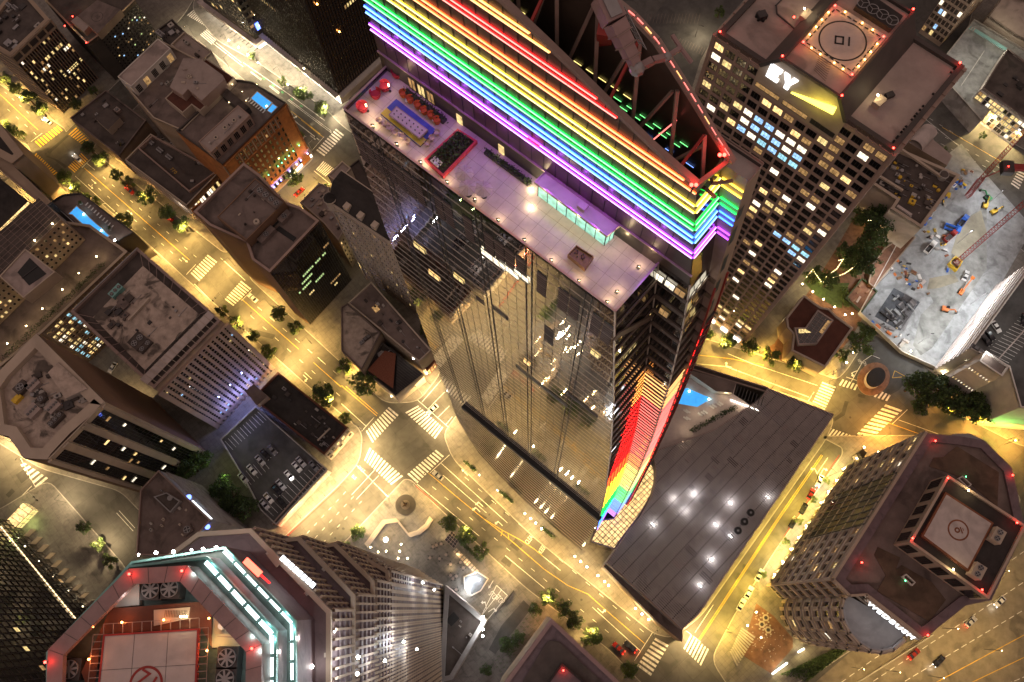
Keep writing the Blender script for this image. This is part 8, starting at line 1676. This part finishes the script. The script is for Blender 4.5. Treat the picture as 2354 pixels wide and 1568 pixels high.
for q,f,col,lb in(((2153,690),(2170,715),'white','white car on the car park roof'),((2110,745),(2128,768),'black','upper of two black cars side by side on the car park roof'),((2085,780),(2103,803),'black','lower of two black cars side by side on the car park roof'),((2020,840),(2036,850),'grey','dark grey car in the lit corner of the car park roof'),((2345,640),(2340,675),'black','black car alone at the right side of the car park roof')):car(6,q,f,col,lb,GR,zg-1)
car('g',(1208,397),(1215,380),'white','white van parked on the grey earth of the building site',z=.25)
car('c',(1440,785),(1462,806),'red','red car parked under the tree in front of the numbered roof block',on=2);car('c',(1920,1130),(1940,1148),'red','red car parked between the two lowest trees of the numbered block kerb',on=2)
car('c',(860,430),(840,412),'white','white car driving through the small crossing',on=1);car('d',(1425,800),(1455,770),'red','red car driving up the street below the orange brick hotel',on=2);car(4,(1745,490),(1720,468),'white','white car braking at the mid-avenue crosswalk',on=2)
car('a',(530,1345),(500,1325),'white','white car turning at the kerb beside the low corner block',on=1)
for i,(q,f)in enumerate((((1590,1370),(1640,1325)),((1980,1150),(2030,1105)),((2180,1010),(2130,1060)),((1760,1420),(1700,1480)))):car(9,q,f,('red','silver','white','black')[i],['red car on the freeway lane nearest the round-end block','silver car on the freeway farther along from the red one','white car coming down the freeway with headlights','black car coming down the freeway with headlights'][i],'cars on the freeway',.02,2 if i<2 else 1)
for p_ in CP.values():
 for ch in list(p_.children):bpy.data.objects.remove(ch)
 bpy.data.objects.remove(p_)
for o in list(bpy.data.objects):
 if o.parent is None and o.get('label')is None and o.name.split('.')[0]in('trunk','crown','pole','arm','lamp_head'):bpy.data.objects.remove(o)
def signal(c,a,b_,label):
 w,e=P(c,*a,.15),P(c,*b_,.15);t=T('traffic_signal',label,'traffic light',tuple(w),'traffic signals');MB().tube(w,(w.x,w.y,6.6),.12,'metal_grey',8).build('pole',t);MB().bar((w.x,w.y,6.3),(e.x,e.y,6.6),.14,.14,'metal_grey').build('arm',t)
 for k,f_ in enumerate((.95,.6)):v=lerp(w,e,f_);mb=MB();mb.box(V2(v),V2(e-w),.4,.35,5.6,6.7,'black');mb.ball((v.x,v.y,5.9),.13,'lamp_green' if k else 'lamp_red',6,4);mb.build('signal_head',t)
for c,a,b_,lb in(('k',(297,277),(215,195),'signal mast at the statue corner of the big crossing'),('k',(466,212),(540,140),'signal mast on the lower avenue side of the statue plaza'),(5,(560,1160),(500,1100),'signal mast at the shop corner of the big crossing'),(5,(90,1360),(170,1420),'signal mast at the low block corner of the big crossing'),(8,(2205,1150),(2130,1250),'signal mast at the lower corner of the slatted podium'),('c',(320,270),(385,330),'signal mast at the left corner of the small crossing'),('c',(560,710),(470,610),'signal mast at the lower corner of the small crossing'),('h',(108,395),(128,340),'signal mast at the pavilion corner of the orange crossing'),('h',(345,745),(250,745),'signal mast at the round-end block corner of the orange crossing'),('o',(235,340),(290,395),'signal mast at the lower left crosswalk'),('d',(1560,340),(1640,270),'signal mast at the brick hotel crossing'),(4,(1550,490),(1500,545),'signal mast at the mid-avenue crosswalk')):signal(c,a,b_,lb)
cc=P('k',405,325,.15);t=T('sculpture_basin','dark round basin with a bronze sculpture at the plaza corner of the big crossing','fountain',tuple(cc));r0=(P('k',470,325)-P('k',405,325)).length;mb=MB();mb.cyl(cc,r0,.12,.4,'metal_dark',40);mb.disc(cc,r0*.94,.41,'roof_black',40);mb.build('basin',t);mb=MB();mb.cyl(cc,r0*.45,.4,.7,'roof_dark',20);mb.cyl(cc,r0*.25,.7,1.1,'roof_dark',14);mb.build('plinth',t)
mb=MB();[mb.tube((cc.x+.2*math.cos(a),cc.y+.2*math.sin(a),1),(cc.x+1.2*math.cos(a),cc.y+1.2*math.sin(a),3.2+.5*math.sin(3*a)),.4,'bronze_glass',7,.12)for a in(.4,2.2,4.1,5.3)];mb.build('sculpture',t)
t=T('curved_steps','curved stone steps and seat wall around the statue plaza','steps',tuple(P('k',420,505,.15)));arc_=[P('k',*q,0)for q in((150,575),(262,425),(345,415),(420,508),(480,490),(530,450),(560,400))]
for k in range(3):
 mb=MB();[mb.bar(a+Vector((k*.5,-k*.5,.3+k*.16)),c+Vector((k*.5,-k*.5,.3+k*.16)),.55,.3+k*.3,'beige')for a,c in zip(arc_,arc_[1:])];mb.build('step',t)
[light(t,(w.x+1,w.y+1,1.3),60,(1,.75,.4))for w in arc_[1:]];light(t,tuple(P('k',555,400,2.5)),160,(1,.55,.15))
t=T('glass_shelter','small steel shelter with a square-paned lit glass roof between the plaza trees','shelter',tuple(P('k',700,545,.15)));sp_=PP('k',[(650,545),(695,490),(748,540),(710,600)],3.2);mb=MB();mb.quad([v+Vector((0,0,.03))for v in sp_],'win_grey');mb.build('glass_roof',t);mb=MB()
for k in range(5):mb.bar(lerp(sp_[0],sp_[1],k/4),lerp(sp_[3],sp_[2],k/4),.12,.15,'roof_pale');mb.bar(lerp(sp_[0],sp_[3],k/4),lerp(sp_[1],sp_[2],k/4),.12,.15,'roof_pale')
[mb.tube((v.x,v.y,.15),v,.08,'metal_grey',6)for v in sp_];mb.build('frame',t);light(t,tuple(P('k',650,520,1.6)),180,(1,.7,.3))
t=T('seat_steps','long lit stepped bench along the plaza hedge','bench',tuple(P('k',790,670,.15)))
for k in range(2):mb=MB();a,c=P('k',720-k*12,600+k*12,0),P('k',865-k*12,748+k*12,0);[mb.bar(lerp(a,c,(j+.1)/9)+Vector((0,0,.35+.2*(1-k))),lerp(a,c,(j+.8)/9)+Vector((0,0,.35+.2*(1-k))),.8,.4,'beige')for j in range(9)];mb.build('step',t)
[light(t,tuple(P('k',*q,1.4)),130,(1,.68,.32))for q in((735,640),(790,690),(840,750),(690,720))]
mb=MB();[leaf(mb,lerp(P('k',725,530,0),P('k',880,680,0),rr.random())+Vector((rr.uniform(-.6,.6),rr.uniform(-.6,.6),rr.uniform(.2,1.3))),rr.uniform(.15,.35),rr,'leaf_dark')for k in range(900)];tag(mb.build('hedge'),'dark hedge with red posts behind the stepped plaza bench','hedge')
ts=MB();ts.cyl((0,0),.55,.68,.74,'roof_pale',14);ts.cyl((0,0),.06,0,.68,'metal_dark',6);ch=MB();[ch.box((.95*math.cos(a),.95*math.sin(a)),(math.cos(a),math.sin(a)),.42,.42,.4,.46,'metal_dark')or ch.box((1.15*math.cos(a),1.15*math.sin(a)),(math.cos(a),math.sin(a)),.06,.42,.46,.9,'metal_dark')for a in(0.3,1.87,3.44,5.01)]
tm,cm=ts.mesh('table_top'),MB()
c1m=MB();c1m.box((0,0),(1,0),.45,.45,.40,.46,'metal_dark');c1m.box((.22,0),(1,0),.06,.45,.46,.9,'metal_dark');[c1m.bar((x,y,0),(x,y,.4),.04,.04,'metal_dark')for x in(-.2,.2)for y in(-.2,.2)];c1m=c1m.mesh('cafe_chair')
for i,q in enumerate(((690,770),(727,775),(752,688),(770,722),(705,790),(600,580),(630,572),(560,660),(690,700),(725,860),(580,590),(620,665),(660,640),(745,640))):
 w=P('k',*q,.15);o=bpy.data.objects.new('cafe_table',tm);COL.objects.link(o);o.location=w;tag(o,'small round cafe table on the warm-lit plaza floor','table','cafe tables on the plaza')
 for k in range(rr.choice((2,3,4))):a=k*1.57+i;o=bpy.data.objects.new('cafe_chair',c1m);COL.objects.link(o);o.location=(w.x+.95*math.cos(a),w.y+.95*math.sin(a),.15);o.rotation_euler=(0,0,a);tag(o,'dark cafe chair at a small round table on the plaza','chair','cafe chairs on the plaza')
for i,q in enumerate(((388,490),(363,532),(403,567))):
 w=P('j',*q,.15);t=T('hexagon_table','%s hexagonal garden table, from above, in the court of the round-end block'%ORD[i],'table',tuple(w),'hexagonal garden tables');mb=MB();mb.annulus(w,.75,1.35,.6,'beige',6);mb.cyl(w,.6,.15,.62,'metal_dark',6);mb.build('table_top',t);[MB().box((w.x+1.75*math.cos(a),w.y+1.75*math.sin(a)),(1,0),.5,.5,.15,.55,'beige').build('stool',t)for a in np.arange(0,6.2,PI/3)]
mb=MB()
for k in range(12):a,c=lerp(P('j',235,555),P('j',160,700),k/11),lerp(P('j',320,615),P('j',205,790),k/11);mb.bar(a+Vector((0,0,.2+k*.12)),c+Vector((0,0,.2+k*.12)),.6,.3,'concrete')
tag(mb.build('wide_steps'),'wide flight of stone steps down to the hexagon table court','steps')
mb=MB();rr=random.Random(77);[mb.disc(lerp(lerp(P('j',330,430),P('j',250,720),rr.random()),lerp(P('j',520,600),P('j',420,800),rr.random()),rr.random()),.16,.19,'roof_white',8)for k in range(60)];mb.quad([(v.x,v.y,.16)for v in PP('j',[(330,400),(440,480),(560,620),(560,680),(420,840),(230,720)],.16)],'brick_pave');struct(mb.build('court_paving'))
t=T('plaza_fountain','fountain with dazzling white underwater lights at the plaza end','fountain',tuple(P('k',830,830,.15)));mb=MB();fr=[V2(v)for v in PP('k',[(770,775),(860,745),(930,790),(880,870),(820,900),(775,850)],.5)];mb.ring(fr,.4,.15,.6,'beige');mb.quad([(v.x,v.y,.45)for v in inset(fr,.4)],'pit_dark');mb.build('basin',t)
for q in((840,790),(868,797),(806,815),(798,845),(802,872),(820,800)):w=P('k',*q,1.0);mb=MB();mb.ball(w,.3,'lamp_white');mb.build('floodlight',t);light(t,(w.x,w.y,1.9),420,(.9,.96,1))
mb=MB();mb.quad([(v.x,v.y,.165)for v in PP('l',[(430,405),(605,285),(690,360),(545,515)],.165)],'pave');struct(mb.build('motor_court'));mb=MB();a,c=P('l',720,320,0),P('l',600,470,0);mb.bar(a+Vector((0,0,.8)),c+Vector((0,0,.8)),.6,1.4,'metal_dark');tag(mb.build('court_wall'),'dark low wall along the lower side of the painted STOP motor court','wall')
[light(None,tuple(P('l',*q,3)),180,(1,.82,.5))for q in((560,400),(640,340),(690,300),(640,460))];light(None,tuple(P('l',950,430,4)),700,OR);light(None,tuple(P('l',860,520,4)),400,OR)
mb=MB();mb.prism(PP('l',[(640,540),(780,380),(830,430),(600,720),(560,690)],.2),.15,.2,'asphalt_dark','asphalt_dark');struct(mb.build('ramp'))
ck=P('h',395,372,.15);t=T('oval_kiosk','oval white gate kiosk with a dark rounded roof on the driveway island','kiosk',tuple(ck));ax=V2(P('h',430,325)-P('h',355,415));La=ax.length;ax.normalize();ay=Vector((-ax.y,ax.x));el=lambda a,b_,n_=24:[V2(ck)+ax*(a*math.cos(2*PI*k/n_))+ay*(b_*math.sin(2*PI*k/n_))for k in range(n_)]
MB().prism(el(La*.58,La*.40),.15,2.8,'roof_white','roof_black').build('body',t);mb=MB();mb.prism(el(La*.50,La*.34),2.7,3.1,'roof_black','roof_black');mb.build('roof',t);mb=MB();mb.prism(el(La*.95,La*.72),.1,.32,'curb','brick_pave');mb.build('island',t)
t=T('entrance_cube','small dark glass entrance cube lit by lamps at the street corner of the round-end block','kiosk',tuple(P('i',555,175,.15)));MB().prism(PP('i',[(540,160),(565,140),(590,165),(562,205)],4),.15,4,'dark_glass','roof_black').build('body',t);MB().prism(PP('i',[(500,190),(540,165),(560,205),(520,225)],1),.15,1,'beige','beige').build('step',t)
for i,q in enumerate(((1450,565),(1700,560))):pass
w=bpy.data.worlds.new('World');sc.world=w;w.use_nodes=True
N=w.node_tree.nodes;L=w.node_tree.links;bg=N['Background']
sky=N.new('ShaderNodeTexSky');sky.sky_type='NISHITA';sky.sun_disc=False;sky.sun_elevation=math.radians(1.0);sky.sun_rotation=math.radians(150)
mx=N.new('ShaderNodeMix');mx.data_type='RGBA';mx.inputs['Factor'].default_value=.86
mx.inputs['B'].default_value=(SKY[0],SKY[1],SKY[2],1)
L.new(sky.outputs['Color'],mx.inputs['A']);L.new(mx.outputs['Result'],bg.inputs['Color']);bg.inputs['Strength'].default_value=SKY[3]
sl=bpy.data.lights.new('night_fill','SUN');sl.energy=.10;sl.angle=math.radians(20);sl.color=(1,.86,.78)  # added weak, wide sun lamp for skyglow and moonlight
so=bpy.data.objects.new('night_fill',sl);COL.objects.link(so);so.rotation_euler=(math.radians(25),math.radians(-18),0)
sc.view_settings.view_transform='Standard';sc.view_settings.look='None';sc.view_settings.exposure=.4;sc.view_settings.gamma=1
sc.cycles.use_denoising=True;sc.cycles.max_bounces=5;sc.cycles.diffuse_bounces=2;sc.cycles.glossy_bounces=4;sc.cycles.sample_clamp_indirect=6
sc.cycles.use_light_tree=True
